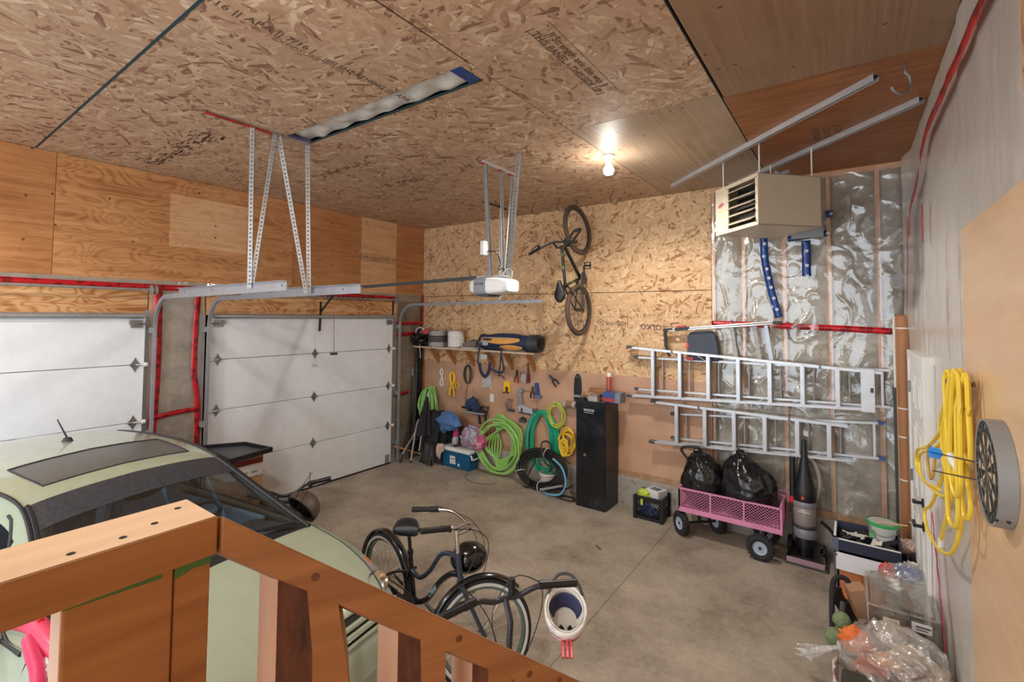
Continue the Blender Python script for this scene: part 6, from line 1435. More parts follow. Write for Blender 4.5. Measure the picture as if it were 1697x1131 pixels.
# interior
m_seat = M('blue_grey_seat',(124,140,154),0.85,bump=0.2,bscale=80); m_int = M('dark_interior',(84,90,96),0.8)
MB().box(0.5,2.9,-0.70,0.70,0.28,0.32).build('cabin_floor', m_int, car, local=True)
b = MB(); b.add([(2.42,-0.69,0.88),(2.42,0.69,0.88),(2.97,0.66,0.955),(2.97,-0.66,0.955),(2.45,-0.69,0.45),(2.45,0.69,0.45),(2.97,0.66,0.45),(2.97,-0.66,0.45)],[(0,1,2,3),(0,4,5,1),(1,5,6,2),(2,6,7,3),(3,7,4,0)]); b.build('dashboard', m_int, car, local=True, bevel=0.02)
for y in (0.36,-0.36):
    MB().box(1.45,1.95,y-0.23,y+0.23,0.45,0.58).build('seat_cushion', m_seat, car, local=True, bevel=0.05)
    MB().obox((1.42,y,0.83),(0.97,0,-0.24),(0,1,0),(0.24,0,0.97),0.13,0.46,0.60).build('seat_back', m_seat, car, local=True, bevel=0.05)
    MB().obox((1.32,y,1.18),(0.97,0,-0.2),(0,1,0),(0.2,0,0.97),0.08,0.24,0.15).build('head_rest', m_seat, car, local=True, bevel=0.03)
MB().box(0.75,1.05,-0.60,0.60,0.5,0.98).build('rear_seat', m_seat, car, local=True, bevel=0.05)
for s_ in (1,-1): MB().box(1.3,2.5,s_*0.70-0.02,s_*0.70+0.02,0.35,0.90).build('door_card', M('blue_door_card',(124,156,178),0.8), car, local=True, bevel=0.01)
sw = MB().torus((2.22,0.36,0.92),0.18,0.017,(0.9,0,-0.45),30,8).tube([(2.30,0.36,0.86),(2.22,0.36,0.92)],0.03,8).bar((2.22,0.19,0.92),(2.22,0.53,0.92),0.03,0.02); sw.build('steering_wheel', m_black, car, local=True, smooth=True)
MB().sphere((2.30,0.0,1.27),0.07,14,8,(0.35,1.7,0.5)).build('rear_mirror', m_black, car, local=True, smooth=True)
# things by the near side of the car
t = thing('foam_roll','pink and red curved plastic roll lying on the near front corner of the car','roll',(3.3,-5.42,0.92))
m_sl = M('pink_red_plastic',(222,72,104),0.3)
MB().tube(cr([(3.02,-5.44,0.99),(3.17,-5.395,1.0),(3.30,-5.385,1.0),(3.43,-5.375,0.99),(3.55,-5.36,0.97)],7),0.040,12).build('upper_roll', m_sl, t, smooth=True)
MB().tube(cr([(3.28,-5.425,0.99),(3.42,-5.435,0.985),(3.54,-5.44,0.975),(3.66,-5.46,0.96),(3.76,-5.48,0.93)],7),0.026,12).build('lower_roll', M('rose_plastic',(206,60,100),0.3), t, smooth=True)
MB().tube([(3.12,-5.40,1.036),(3.26,-5.386,1.04)],0.012,8).build('red_band', M('red_band',(196,30,44),0.35), t, smooth=True)
crumple((3.52,-5.41,0.955),0.06,(1.5,0.5,0.6),141,0.4,3).build('white_filling', M('pearly_film',(226,230,236),0.3), t, smooth=True)

# ------------------------------------------------------------------ bicycles
m_spoke = M('spokes',(196,198,200),0.25,0.9)
def bike(root, S):
    r, wb = S['r'], S['wb']; fr = S['frame']; mt = S['metal']
    hb, htp = Vector(S['head_bot']), Vector(S['head_top'])
    axis = (htp-hb).normalized(); sa = R(S.get('steer',0))
    Q = lambda p: hb+Matrix.Rotation(sa,3,axis)@(Vector(p)-hb)
    def wheel(c, rot, nm):
        f = (lambda p: Q(p)) if rot else (lambda p: Vector(p))
        c0 = f(c); axw = (f(Vector(c)+Vector((0,1,0)))-c0).normalized()
        tw = S.get('tyre',0.024)
        w_ = MB().torus(c0, r-tw, tw, axw, 56, 10).build('tyre', S.get('m_tyre',m_rubber), root, local=True, smooth=True)
        if S.get('whitewall'):
            b = MB()
            for s_ in (-1,1): b.lathe(c0+axw*(s_*tw*0.86),[(r-tw*1.75,0),(r-tw*1.1,s_*0.004),(r-tw*0.55,-s_*0.006)],56,axw)
            b.build('white_wall', S['whitewall'], w_, local=True, smooth=True)
        MB().lathe(c0,[(r-tw*2.5,-0.011),(r-tw*1.7,-0.013),(r-tw*1.7,0.013),(r-tw*2.5,0.011),(r-tw*2.5,-0.011)],56,axw).build('rim', S.get('m_rim',m_alu), w_, local=True, smooth=True)
        _,u,v = frame_of(axw); b = MB()
        for k in range(S.get('spokes',28)):
            a = 2*PI*k/S.get('spokes',28); s_ = 1 if k%2 else -1; a2 = a+0.35*(1 if (k//2)%2 else -1)
            b.tube([c0+axw*(s_*0.025)+(u*math.cos(a2)+v*math.sin(a2))*0.025, c0+(u*math.cos(a)+v*math.sin(a))*(r-tw*2.4)],0.0013,4)
        b.build('spokes', m_spoke, w_, local=True)
        MB().lathe(c0,[(0.010,-0.05),(0.028,-0.03),(0.020,-0.02),(0.020,0.02),(0.028,0.03),(0.010,0.05)],16,axw).build('hub', mt, w_, local=True, smooth=True)
        if S.get('fender'):
            a0,a1 = S['fender'][1 if rot else 0]; ex = (f(Vector(c)+Vector((1,0,0)))-c0); ez = (f(Vector(c)+Vector((0,0,1)))-c0)
            def ff(u_,v_):
                a = a0+(a1-a0)*u_; k = (v_-0.5)*2; rr = r+0.028-0.018*k*k
                return tuple(c0+ex*(rr*math.cos(a))+ez*(rr*math.sin(a))+axw*(k*0.034))
            MB().grid(ff,36,8).build('fender', S['m_fender'], root, local=True, smooth=True, solid=0.002)
        return c0
    wheel((0,0,r), False, 'rear'); wheel((wb,0,r), True, 'front')
    for pts,rad,mat,nm in S['tubes']: MB().tube(cr(pts,6) if len(pts)>2 else pts, rad, 12).build(nm, mat, root, local=True, smooth=True)
    MB().tube([hb-axis*0.0,htp],0.021,14).build('head_tube', fr, root, local=True, smooth=True)
    b = MB(); cr0 = hb-axis*0.03
    for s_ in (-1,1): b.tube(cr([Q(cr0+Vector((0,s_*0.045,0))),Q(cr0+(Vector((wb,0,r))-cr0)*0.35+Vector((0,s_*0.055,0))),Q(Vector((wb,s_*0.055,r)))],6),0.014,10)
    b.tube([Q(cr0+Vector((0,-0.055,0))),Q(cr0+Vector((0,0.055,0)))],0.02,10); b.build('fork', S.get('m_fork',fr), root, local=True, smooth=True)
    # cranks
    bb = Vector(S['bb']); b = MB().lathe(bb+Vector((0,-0.05,0)),[(0.0,0),(0.085,0.0),(0.09,0.004),(0.0,0.008)],28,(0,1,0)); b.build('chainring', S.get('m_crank',m_dgrey), root, local=True, smooth=True)
    ca = R(S.get('crank',30)); cv = Vector((math.cos(ca),0,math.sin(ca)))*0.165
    for s_ in (-1,1):
        MB().bar(bb+Vector((0,s_*0.065,0)),bb+cv*s_+Vector((0,s_*0.075,0)),0.025,0.012,(0,1,0)).build('crank_arm', S.get('m_crank',m_dgrey), root, local=True)
        pc = bb+cv*s_+Vector((0,s_*0.13,0)); p_ = MB(); 
        p_.box(pc.x-0.045,pc.x-0.035,pc.y-0.045,pc.y+0.045,pc.z-0.01,pc.z+0.01).box(pc.x+0.035,pc.x+0.045,pc.y-0.045,pc.y+0.045,pc.z-0.01,pc.z+0.01).box(pc.x-0.045,pc.x+0.045,pc.y-0.045,pc.y-0.037,pc.z-0.01,pc.z+0.01).box(pc.x-0.045,pc.x+0.045,pc.y+0.037,pc.y+0.045,pc.z-0.01,pc.z+0.01).box(pc.x-0.012,pc.x+0.012,pc.y-0.045,pc.y+0.045,pc.z-0.01,pc.z+0.01)
        p_.build('pedal', m_black, root, local=True)
    ch = MB(); 
    for dz in (0.085,-0.085): ch.bar(bb+Vector((0,-0.05,dz)),Vector((0,-0.05,r+dz*0.45)),0.010,0.006,(0,1,0))
    ch.lathe((0,-0.05,r),[(0.02,-0.01),(0.045,-0.01),(0.03,0.02),(0.02,0.02)],20,(0,1,0)); ch.build('chain', m_brass, root, local=True)
    # saddle
    sp, sd = Vector(S['seat_from']), Vector(S['seat'])
    MB().tube([sp,sd-Vector((0,0,0.05))],0.0135,10).lathe(sp,[(0.0,-0.012),(0.023,-0.012),(0.023,0.012),(0,0.012)],14,(sd-sp)).build('seat_post', S.get('m_post',m_chrome), root, local=True, smooth=True)
    L_, w0, hh_ = S.get('saddle',(0.27,0.085,0.05))
    def sf(u,v):
        x = -L_/2+L_*u; w = w0*(1-max(0,(u-0.30))/0.70)**1.25+0.028 if u > 0.3 else (w0+0.028)*(0.62+0.38*math.sin(PI/2*u/0.3))
        end = math.sin(PI*min(1,max(0.0,u*0.94+0.03)))**0.35
        a = PI*1.3*(v-0.5)+PI/2
        return (sd.x+x, sd.y+w*math.cos(a)*end, sd.z+(hh_*math.sin(a)*(1 if math.sin(a)>0 else 0.9))*end+0.012*(u-0.4)**2*4)
    MB().grid(sf,22,18).build('saddle', S.get('m_saddle',m_black), root, local=True, smooth=True, solid=0.004)
    MB().tube([sd+Vector((-0.08,0.02,-0.02)),sd+Vector((0,0.022,-0.045)),sd+Vector((0.1,0.01,-0.015))],0.004,6).tube([sd+Vector((-0.08,-0.02,-0.02)),sd+Vector((0,-0.022,-0.045)),sd+Vector((0.1,-0.01,-0.015))],0.004,6).build('saddle_rails', m_steel, root, local=True)
    if S.get('springs'):
        b = MB()
        for s_ in (-1,1): b.tube([(sd.x-0.07+0.017*math.cos(a),sd.y+s_*0.05+0.017*math.sin(a),sd.z-0.055+0.0035*a) for a in [k*0.6 for k in range(26)]],0.003,5)
        b.build('saddle_springs', m_steel, root, local=True)
    # stem, bars, grips, levers
    st = [Q(p) for p in S['stem']]
    MB().tube(st,0.0145,12).build('stem', S.get('m_stem',m_chrome), root, local=True, smooth=True)
    half = S['bar']
    pts = [Q(Vector((p[0],-p[1],p[2]))) for p in reversed(half)]+[Q(p) for p in half[1:]]
    MB().tube(cr(pts,7),0.0125,12).build('handlebar', S.get('m_bar',m_chrome), root, local=True, smooth=True)
    for s_ in (-1,1):
        e, i_ = [Q(Vector((p[0],s_*p[1],p[2]))) for p in (half[-1],half[-2])]; d = (i_-e).normalized()
        MB().tube([e-d*0.004,e,e+d*0.125,e+d*0.13],[0.012,0.0185,0.0175,0.013],14).build('grip', S.get('m_grip',m_black), root, local=True, smooth=True)
        g = e+d*0.155; fwv = (Q(Vector(half[0])+Vector((0.2,0,0)))-Q(half[0])).normalized(); dn = Vector((0,0,-1))
        lv = MB().tube([g-d*0.03,g+d*0.03],0.020,12).bar(g+fwv*0.0,g+fwv*0.035+dn*0.008,0.028,0.02)
        lv.build('lever_clamp', m_black, root, local=True)
        MB().tube(cr([g+fwv*0.03+dn*0.008,g+fwv*0.055-d*0.03+dn*0.014,g+fwv*0.045-d*0.11+dn*0.02,g+fwv*0.05-d*0.13+dn*0.02],5),[0.008]*16 if False else 0.006,8).build('brake_lever', S.get('m_lever',m_alu), root, local=True, smooth=True)
    cb = MB()
    for pts in S.get('cables',[]): cb.tube(cr([Q(p) for p in pts],8),0.0028,5)
    if cb.v: cb.build('brake_cables', m_black, root, local=True, smooth=True)

m_bk = M('gloss_black_frame',(24,26,30),0.2,coat=0.7); m_bkb = M('blue_black_frame',(40,52,66),0.2,coat=0.6); m_ww = M('white_wall_rubber',(206,208,204),0.6); m_sea = M('dull_green_rim',(104,124,116),0.45,0.2)
cru = thing('cruiser_bicycle','black step-through cruiser bicycle with white-wall tyres and chrome bars beside the car','bicycle',(3.16,-3.37,0),'bicycles on the floor',(R(0),0,R(-9)))
bike(cru, dict(r=0.335,wb=1.10,frame=m_bkb,metal=m_chrome,tyre=0.027,whitewall=m_ww,m_rim=m_sea,spokes=32,steer=62,
  head_bot=(0.925,0,0.66),head_top=(0.895,0,0.83),bb=(0.40,0,0.30),crank=-20,
  tubes=[([(0.40,0,0.30),(0.36,0,0.50),(0.335,0,0.64)],0.0165,m_bk,'seat_tube'),
         ([(0.355,0,0.52),(0.46,0,0.50),(0.58,0,0.59),(0.70,0,0.74),(0.80,0,0.79),(0.90,0,0.795)],0.017,m_bkb,'top_tube'),
         ([(0.40,0,0.30),(0.55,0,0.38),(0.70,0,0.56),(0.82,0,0.66),(0.90,0,0.69)],0.021,m_bk,'down_tube'),
         ([(0.36,0.035,0.52),(0.18,0.05,0.45),(0.0,0.055,0.335)],0.010,m_bk,'seat_stay'),([(0.36,-0.035,0.52),(0.18,-0.05,0.45),(0.0,-0.055,0.335)],0.010,m_bk,'seat_stay'),
         ([(0.40,0.03,0.30),(0.0,0.055,0.335)],0.011,m_bk,'chain_stay'),([(0.40,-0.03,0.30),(0.0,-0.055,0.335)],0.011,m_bk,'chain_stay')],
  m_fork=m_bkb,seat_from=(0.335,0,0.64),seat=(0.315,0,0.80),saddle=(0.26,0.085,0.06),springs=True,m_post=m_bk,
  stem=[(0.895,0,0.83),(0.875,0,0.965),(0.876,0,0.945),(0.965,0,0.975)],bar=[(0.965,0,0.975),(0.945,0.07,1.01),(0.875,0.19,1.045),(0.775,0.26,1.045),(0.60,0.285,1.04)],
  fender=((R(20),R(190)),(R(50),R(185))),m_fender=m_bk,
  cables=[[(0.72,0.30,1.05),(0.9,0.2,1.02),(1.02,0.05,0.92),(1.0,0,0.76),(0.93,0,0.66)],[(0.72,-0.30,1.05),(0.98,-0.16,1.0),(1.10,-0.02,0.86),(1.04,0.0,0.60),(0.9,0,0.55)],[(0.78,0.30,1.06),(1.02,0.22,0.98),(1.10,0.1,0.84),(0.98,0.02,0.74)]]))
ltr = text('Cruiser','frame_lettering',M('lettering_blue',(150,190,214),0.3),cru,0.055,tuple(cru.location),(1,0,0),(0,0,1),0.0008,sx=0.8)
ltr.location = (0.655,-0.024,0.475); ltr.rotation_euler = (0,-R(47),0)
def hrot(n):                                            # opening towards n, nose of the helmet down
    n = Vector(n).normalized(); z = -n; x = Vector((0,0,1)); x = (x-n*n.dot(x)).normalized(); y = z.cross(x)
    return Matrix((x,y,z)).transposed().to_euler()
def helmet(t, m_shell, m_liner, k=1.0):
    def h(u,v):
        a = 2*PI*u; tt = (PI/2+0.15)*v; return (k*0.142*math.sin(tt)*math.cos(a), k*0.112*math.sin(tt)*math.sin(a), k*(0.125*math.cos(tt)-0.01*math.cos(a)*v))
    MB().grid(h,36,16,wrapu=True).build('shell', m_shell, t, local=True, smooth=True, solid=0.014)
    MB().grid(lambda u,v: tuple(0.88*c for c in h(u,v)),36,16,wrapu=True).build('liner', m_liner, t, local=True, smooth=True, solid=0.006)
t = thing('bike_helmet','glossy black open helmet hanging behind the head tube of the cruiser bicycle','helmet',(4.02,-3.37,0.735),'helmets hung on the bicycles',(R(75),R(-10),R(35)))
helmet(t, m_blackg, M('brown_liner',(52,42,36),0.8), 0.85); MB().tube(cr([(0.10,0.06,-0.01),(0.06,0.04,-0.10),(0.0,0.0,-0.15),(-0.06,-0.05,-0.08),(-0.09,-0.06,-0.01)],6),0.006,6).build('chin_strap', m_black, t, local=True)

m_gr = M('grey_purple_frame',(104,104,118),0.25,coat=0.5); m_bar2 = M('satin_black_bar',(48,50,56),0.35)
b2 = thing('city_bicycle','grey bicycle with black flat handlebar standing nearest the railing','bicycle',(0,0,0),'bicycles on the floor',(0,0,R(150)))
MTB = dict(r=0.34,wb=1.06,metal=m_dgrey,tyre=0.024,spokes=28,steer=0,head_bot=(0.80,0,0.70),head_top=(0.765,0,0.83),bb=(0.42,0,0.30),crank=35,
  seat_from=(0.29,0,0.74),seat=(0.25,0,0.93),saddle=(0.27,0.055,0.04),m_post=m_black,m_stem=m_bar2,m_bar=m_bar2,m_lever=m_black,
  stem=[(0.765,0,0.83),(0.748,0,0.92),(0.81,0,0.985)],bar=[(0.81,0,0.985),(0.80,0.06,0.985),(0.775,0.14,1.02),(0.76,0.22,1.025),(0.73,0.345,1.02)])
def mtb_tubes(f1, f2): return [([(0.42,0,0.30),(0.29,0,0.74)],0.017,f1,'seat_tube'),([(0.30,0,0.71),(0.77,0,0.80)],0.019,f1,'top_tube'),([(0.42,0,0.30),(0.79,0,0.73)],0.024,f2,'down_tube'),
  ([(0.30,0.03,0.70),(0.0,0.06,0.34)],0.009,f1,'seat_stay'),([(0.30,-0.03,0.70),(0.0,-0.06,0.34)],0.009,f1,'seat_stay'),([(0.42,0.03,0.30),(0.0,0.06,0.34)],0.011,f1,'chain_stay'),([(0.42,-0.03,0.30),(0.0,-0.06,0.34)],0.011,f1,'chain_stay')]
B2 = dict(MTB); B2.update(stem=[(0.765,0,0.83),(0.745,0,0.99),(0.81,0,1.065)],bar=[(0.81,0,1.065),(0.80,0.06,1.065),(0.775,0.14,1.10),(0.76,0.22,1.105),(0.73,0.345,1.10)],frame=m_gr,tubes=mtb_tubes(m_gr,m_gr),m_fork=m_gr,cables=[[(0.77,0.2,1.10),(0.92,0.16,1.08),(0.95,0.03,0.9),(0.84,0,0.74)],[(0.77,-0.2,1.10),(0.95,-0.12,1.07),(0.97,0.0,0.9),(0.84,0,0.72)],[(0.77,-0.18,1.10),(0.86,-0.22,0.92),(0.88,-0.16,0.74),(0.84,-0.05,0.66)]])
ang = R(150); off = Matrix.Rotation(ang,3,'Z')@Vector((0.81,0,0)); b2.location = (4.84-off.x,-4.06-off.y,0); b2.matrix_world = Matrix.LocRotScale(b2.location,Euler((0,0,ang)),None)
bike(b2, B2)
MB().cyl((0.80,-0.03,1.08),(0.80,-0.03,1.155),0.017,12).build('bell', m_black, b2, local=True, smooth=True)
t = thing('bike_helmet','white helmet with red checks hanging upside down from the grey bicycle grip','helmet',(4.985,-3.73,0.895),'helmets hung on the bicycles',hrot((0.17,-0.28,0.94)))
def checks():
    b = NB('white_red_checks'); tc = b.n('TexCoord').outputs['Object']
    c = b.n('TexChecker', {'Vector': tc, 'Color1': (*sr((226,224,220)),1), 'Color2': (*sr((206,62,60)),1), 'Scale': 42.0}).outputs[0]
    s = b.n('SeparateXYZ', {0: tc}); k = b.math('MAXIMUM', b.math('GREATER_THAN', s.outputs[2], 0.098), b.math('MAXIMUM', b.math('GREATER_THAN', s.outputs[0], -0.035), b.math('LESS_THAN', s.outputs[2], 0.016)))
    c = b.mix(k, c, (*sr((228,226,222)),1))
    return b.done(b.n('BsdfPrincipled', {'Base Color': c, 'Roughness': 0.3}).outputs[0])
helmet(t, checks(), M('white_foam',(214,210,204),0.8), 0.92)
MB().grid(lambda u,v: (0.104*math.cos(-1.4+2.8*u)*(1-0.25*v*v), 0.082*math.sin(-1.4+2.8*u)*(1-0.25*v*v), 0.0+0.065*v),18,4).build('navy_pad', M('navy_pad',(52,58,92),0.85), t, local=True, smooth=True, solid=0.006)
for k in (-1,1): MB().prism([(-0.075,0.012*k),(-0.06,0.006*k),(-0.02,0.010*k),(-0.005,0.024*k),(-0.02,0.034*k),(-0.06,0.026*k)],lambda u,v:(u,v,0.086),(0,0,0.02)).build('vent', m_black, t, local=True)
for k in (-1,0,1): MB().prism([(0.10,0.075),(0.13,0.095),(0.20,0.06),(0.235,0.0),(0.20,0.005),(0.13,0.03)],lambda u,v,k=k:(-u,0.020*k-0.006,v),(0,0.015,0)).build('crest_fin', M('crest_red',(212,92,92),0.4), t, local=True, bevel=0.003)
MB().tube(cr([(0.06,0.10,0.0),(0.115,0.07,-0.05),(0.155,0.03,-0.07),(0.155,-0.03,-0.07),(0.115,-0.07,-0.05),(0.06,-0.10,0.0)],6),0.009,6).build('chin_strap', m_dgrey, t, local=True)

b3 = thing('small_bicycle','bicycle mostly hidden on the far side of the car with a brown helmet','bicycle',(1.50,-3.66,0),'bicycles on the floor',(0,0,R(0)))
B3 = dict(MTB); B3.update(r=0.30,seat=(0.25,0,0.74),seat_from=(0.29,0,0.64),head_top=(0.765,0,0.76),head_bot=(0.80,0,0.62),stem=[(0.765,0,0.76),(0.75,0,0.84),(0.81,0,0.88)],bar=[(0.81,0,0.88),(0.80,0.06,0.885),(0.775,0.14,0.92),(0.76,0.22,0.925),(0.73,0.345,0.92)],frame=m_bk,tubes=mtb_tubes(m_bk,m_bk),steer=-48,cables=[[(0.77,0.2,1.02),(0.98,0.24,0.98),(0.99,0.12,0.82),(0.84,0,0.74)],[(0.77,0.22,1.02),(1.02,0.2,1.0),(1.02,0.05,0.8),(0.82,0,0.7)]])
bike(b3, B3)
t = thing('bike_helmet','brown weathered helmet hanging on the handlebar of the bicycle behind the car','helmet',(2.46,-3.68,0.80),'helmets hung on the bicycles',(R(-60),R(20),R(20)))
helmet(t, M('brown_shell',(84,70,60),0.5), m_black)
t = thing('gift_bag','shiny green bag hanging under the brown helmet beside the car','bag',(2.53,-3.62,0.72)); crumple((2.52,-3.70,0.60),0.09,(0.8,0.6,1.2),71,0.35,3).build('bag_film', M('green_film',(40,140,84),0.25,var=0.3), t, smooth=True)

wbk = thing('mountain_bicycle','black mountain bicycle with green decals hung nose-up from a ceiling hook on the wall','bicycle',(3.31,-0.04,2.50))
wbk.rotation_mode = 'QUATERNION'
m3 = Matrix(((0,-1,0),(0,0,-1),(1,0,0)))
wbk.rotation_quaternion = m3.to_quaternion(); wbk.matrix_world = Matrix.LocRotScale(Vector((3.31,-0.04,2.50)), m3.to_quaternion(), None)
m_camo = M('green_decal_frame',(30,32,32),0.3,var=0.1,dirt=((96,160,84),16,0.56),coat=0.4); m_wt = M('brown_dusty_tyre',(92,76,64),0.85,bump=0.3,bscale=60)
B4 = dict(MTB); B4.update(seat=(0.22,0,0.84),seat_from=(0.29,0,0.70),frame=m_bk,tubes=mtb_tubes(m_camo,m_bk),m_tyre=m_wt,m_rim=M('dark_rim',(58,54,52),0.5),tyre=0.028,steer=8,m_fork=m_camo,crank=200,cables=[[(0.77,0.2,1.02),(0.93,0.12,1.0),(0.93,0.02,0.86),(0.84,0,0.74)],[(0.77,-0.2,1.02),(0.93,-0.12,1.02),(0.95,0.0,0.85),(0.84,0,0.72)]])
bike(wbk, B4)
# ------------------------------------------------------------------ stair railing in the foreground
m_rail_lit = M('rail_wood_lit',(208,170,128),0.55,var=0.10,vscale=4,stretch=(16,1,16),bump=0.1)  # same lumber as the sides, paler: light from above put into the colour
m_rail = ply('rail_lumber',(1,2),(134,90,54),(154,107,67),(172,124,80),(2.0,26.0),knots=0.10,rough=0.55,seed=6.0)
m_bark = M('bark_wane',(84,48,28),0.9,var=0.6,vscale=40,bump=0.6,bscale=40,stretch=(1,1,0.35))
m_endw = M('pale_plank_edge',(206,168,142),0.6,var=0.06)
rr = thing('stair_railing','rough lumber stair railing with a level top rail and a sloping rail in the foreground','railing',(5.50,-5.68,0))
MB().box(5.447,5.543,-8.0,-5.643,2.102,2.150).build('top_rail', m_rail, rr, bevel=0.003)
MB().box(5.4495,5.5405,-7.9,-5.6455,2.1495,2.1505).build('lit_top', m_rail_lit, rr)  # thin sheet carrying the painted top light
nb = MB()
for y,x in ((-5.70,5.505),(-5.665,5.475),(-5.735,5.52),(-5.78,5.522)): nb.lathe((x,y,2.1509),[(0,0),(0.004,0)],10)
nb.build('nail_holes', m_dark, rr)
hd, qd = Vector((0.446,0.895,0)), Vector((0.895,-0.446,0)); s0 = Vector((5.543,-5.6405,2.150))
def RP(a, q, dz=0.0): return s0+hd*a+qd*q+Vector((0,0,-0.71*a+dz))
b = MB(); L = 1.15
am = -0.020
b.add([RP(0.001,0),RP(am,-0.040,-0.026),RP(am,-0.040,-0.07),RP(0.001,0,-0.048),RP(L,0),RP(L,-0.04,-0.012),RP(L,-0.04,-0.056),RP(L,0,-0.048)],[(0,1,2,3),(7,6,5,4),(0,4,5,1),(1,5,6,2),(2,6,7,3),(3,7,4,0)])
b.build('sloping_rail', m_rail, rr, bevel=0.003)
m_knot = M('knot_brown',(104,60,34),0.6)
for a,z in ((0.115,-0.024),(0.33,-0.02),(0.46,-0.026),(0.52,-0.015)): 
    MB().lathe(RP(a,0.0006,z),[(0,0),(0.0045,0),(0.006,-0.0005)],12,qd).build('knot', m_knot, rr)
for k,(a0,a1,a2) in enumerate(((0.069,0.105,0.162),(0.238,0.262,0.308),(0.363,0.377,0.425),(0.52,0.54,0.59),(0.68,0.70,0.75),(0.84,0.86,0.91))):
    def side(z): return 1.0
    b = MB(); N = 14; prof = []
    zt = lambda a: 2.150-0.71*a-0.0475
    rows = []
    for i in range(N+1):
        f = i/N; w1 = a1+0.010*nz(f*5,k*7.0)+0.006*math.sin(f*9+k); w2 = a2+(0.010*nz(f*4+3,k*5.0) if k == 0 else 0.002*nz(f*4,k))
        if k == 0: w2 -= 0.016*max(0,(0.12-f))/0.12
        poly = [(a0-0.022,-0.06),(a0,-0.022),(w1,0.0-0.001),(w2,-0.001),(w2+0.01,-0.06)]
        rows.append([Vector((s0.x,s0.y,0))+hd*a+qd*q+Vector((0,0,(zt(a))*(1-f)+0.9*f)) for a,q in poly])
    vs = [p for r_ in rows for p in r_]
    fs = []
    for i in range(N):
        for j in range(5):
            if j in (0,1): continue
            fs.append((i*5+j,i*5+(j+1)%5,(i+1)*5+(j+1)%5,(i+1)*5+j))
    fs += [tuple(range(5)),tuple(N*5+j for j in range(4,-1,-1))]
    b.add(vs,fs); bo = b.build('baluster', m_rail, rr)
    b = MB(); b.add(vs,[(i*5+1,i*5+2,(i+1)*5+2,(i+1)*5+1) for i in range(N)]); b.build('bark_edge', m_bark, bo)
    b = MB(); b.add(vs,[(i*5+0,i*5+1,(i+1)*5+1,(i+1)*5+0) for i in range(N)]); b.build('pale_edge', m_endw, bo)
MB().box(5.494,5.534,-5.787,-5.688,0.9,2.1015).build('plank_post', m_rail, rr, bevel=0.002)
MB().box(5.495,5.533,-5.7885,-5.7868,0.9,2.1015).build('pale_edge', m_endw, rr)
MB().box(5.44,5.5325,-5.6865,-5.6465,0.0,2.1015).build('post', m_rail, rr, bevel=0.002)
MB().add([(5.5346,-5.787,2.1015),(5.5346,-5.70,2.1015),(5.5346,-5.70,2.094),(5.5346,-5.787,2.098)],[(0,1,2,3)]).add([(5.5333,-5.6865,2.1015),(5.5333,-5.6465,2.1015),(5.5333,-5.6465,2.090),(5.5333,-5.668,2.091),(5.5333,-5.6865,2.085)],[(0,1,2,3,4)]).build('green_mark', m_grn, rr)
for y in (-6.4,-7.2): MB().box(5.494,5.532,y-0.045,y+0.045,0.9,2.1015).build('plank_post', m_rail, rr)
MB().box(5.40,W-0.05,-8.5,-5.55,1.06,1.20).build('landing_deck', m_lum, fl)
for k in range(5):
    p = s0+hd*(0.22+0.26*k); z = 1.0-0.19*k
    MB().obox((p.x+0.42*0.895,p.y-0.42*0.446,z),hd,qd,(0,0,1),0.28,0.80,0.04).build('stair_tread', m_lum, fl)
MB().obox((s0+hd*0.75+Vector((-0.03,0,0))+Vector((0,0,-1.47)))-qd*0.03,(hd-Vector((0,0,0.73))).normalized(),qd,qd.cross((hd-Vector((0,0,0.73))).normalized()),1.9,0.04,0.24).build('stair_stringer', m_lum, fl)

# ------------------------------------------------------------------ stack behind the car
t = thing('utility_tray','black plastic tray with raised rim on top of the boxes behind the car','tray',(0.6,-3.4,0.86))
b = MB(); P0,P1,P2,P3 = Vector((0.20,-3.60,0.88)),Vector((0.44,-3.20,0.88)),Vector((0.92,-3.13,0.88)),Vector((1.02,-3.62,0.88))
zv = Vector((0,0,0.045)); ins = lambda p: p+((P0+P1+P2+P3)/4-p)*0.10
b.add([P0,P1,P2,P3],[(0,1,2,3)]); 
for A,B in ((P0,P1),(P1,P2),(P2,P3),(P3,P0)):
    b.add([A,B,B+zv,A+zv],[(0,1,2,3)]); b.add([A+zv,B+zv,ins(B)+zv,ins(A)+zv],[(0,1,2,3)]); b.add([ins(A)+zv,ins(B)+zv,ins(B)+Vector((0,0,0.008)),ins(A)+Vector((0,0,0.008))],[(0,1,2,3)])
b.build('tray', m_black, t, solid=0.006); MB().add([ins(P)+Vector((0,0,0.010)) for P in (P0,P1,P2,P3)],[(0,1,2,3)]).build('tray_floor', M('tray_grey',(78,80,86),0.5), t)
t = thing('carton','red-topped white printed carton under the black tray','carton',(0.6,-3.35,0.62)); MB().box(0.35,0.80,-3.55,-3.18,0.62,0.77).build('carton', m_white, t, bevel=0.003); MB().box(0.345,0.806,-3.556,-3.174,0.755,0.83).build('red_lid', M('dark_red_lid',(132,36,28),0.45), t, bevel=0.004)
for k in range(3): MB().box(0.42+0.1*k,0.49+0.1*k,-3.1795,-3.1785,0.66,0.675).box(0.8005,0.8015,-3.5+0.1*k,-3.43+0.1*k,0.66,0.68).build('carton_print', M('print_blue%d'%k,(150,158,190),0.5), t)
t = thing('carton','brown kraft carton just below the tray corner, above the red lid','carton',(0.7,-3.3,0.83)); MB().box(0.40,0.86,-3.58,-3.20,0.831,0.879).build('carton', M('kraft_a',(176,136,96),0.75), t, bevel=0.002)
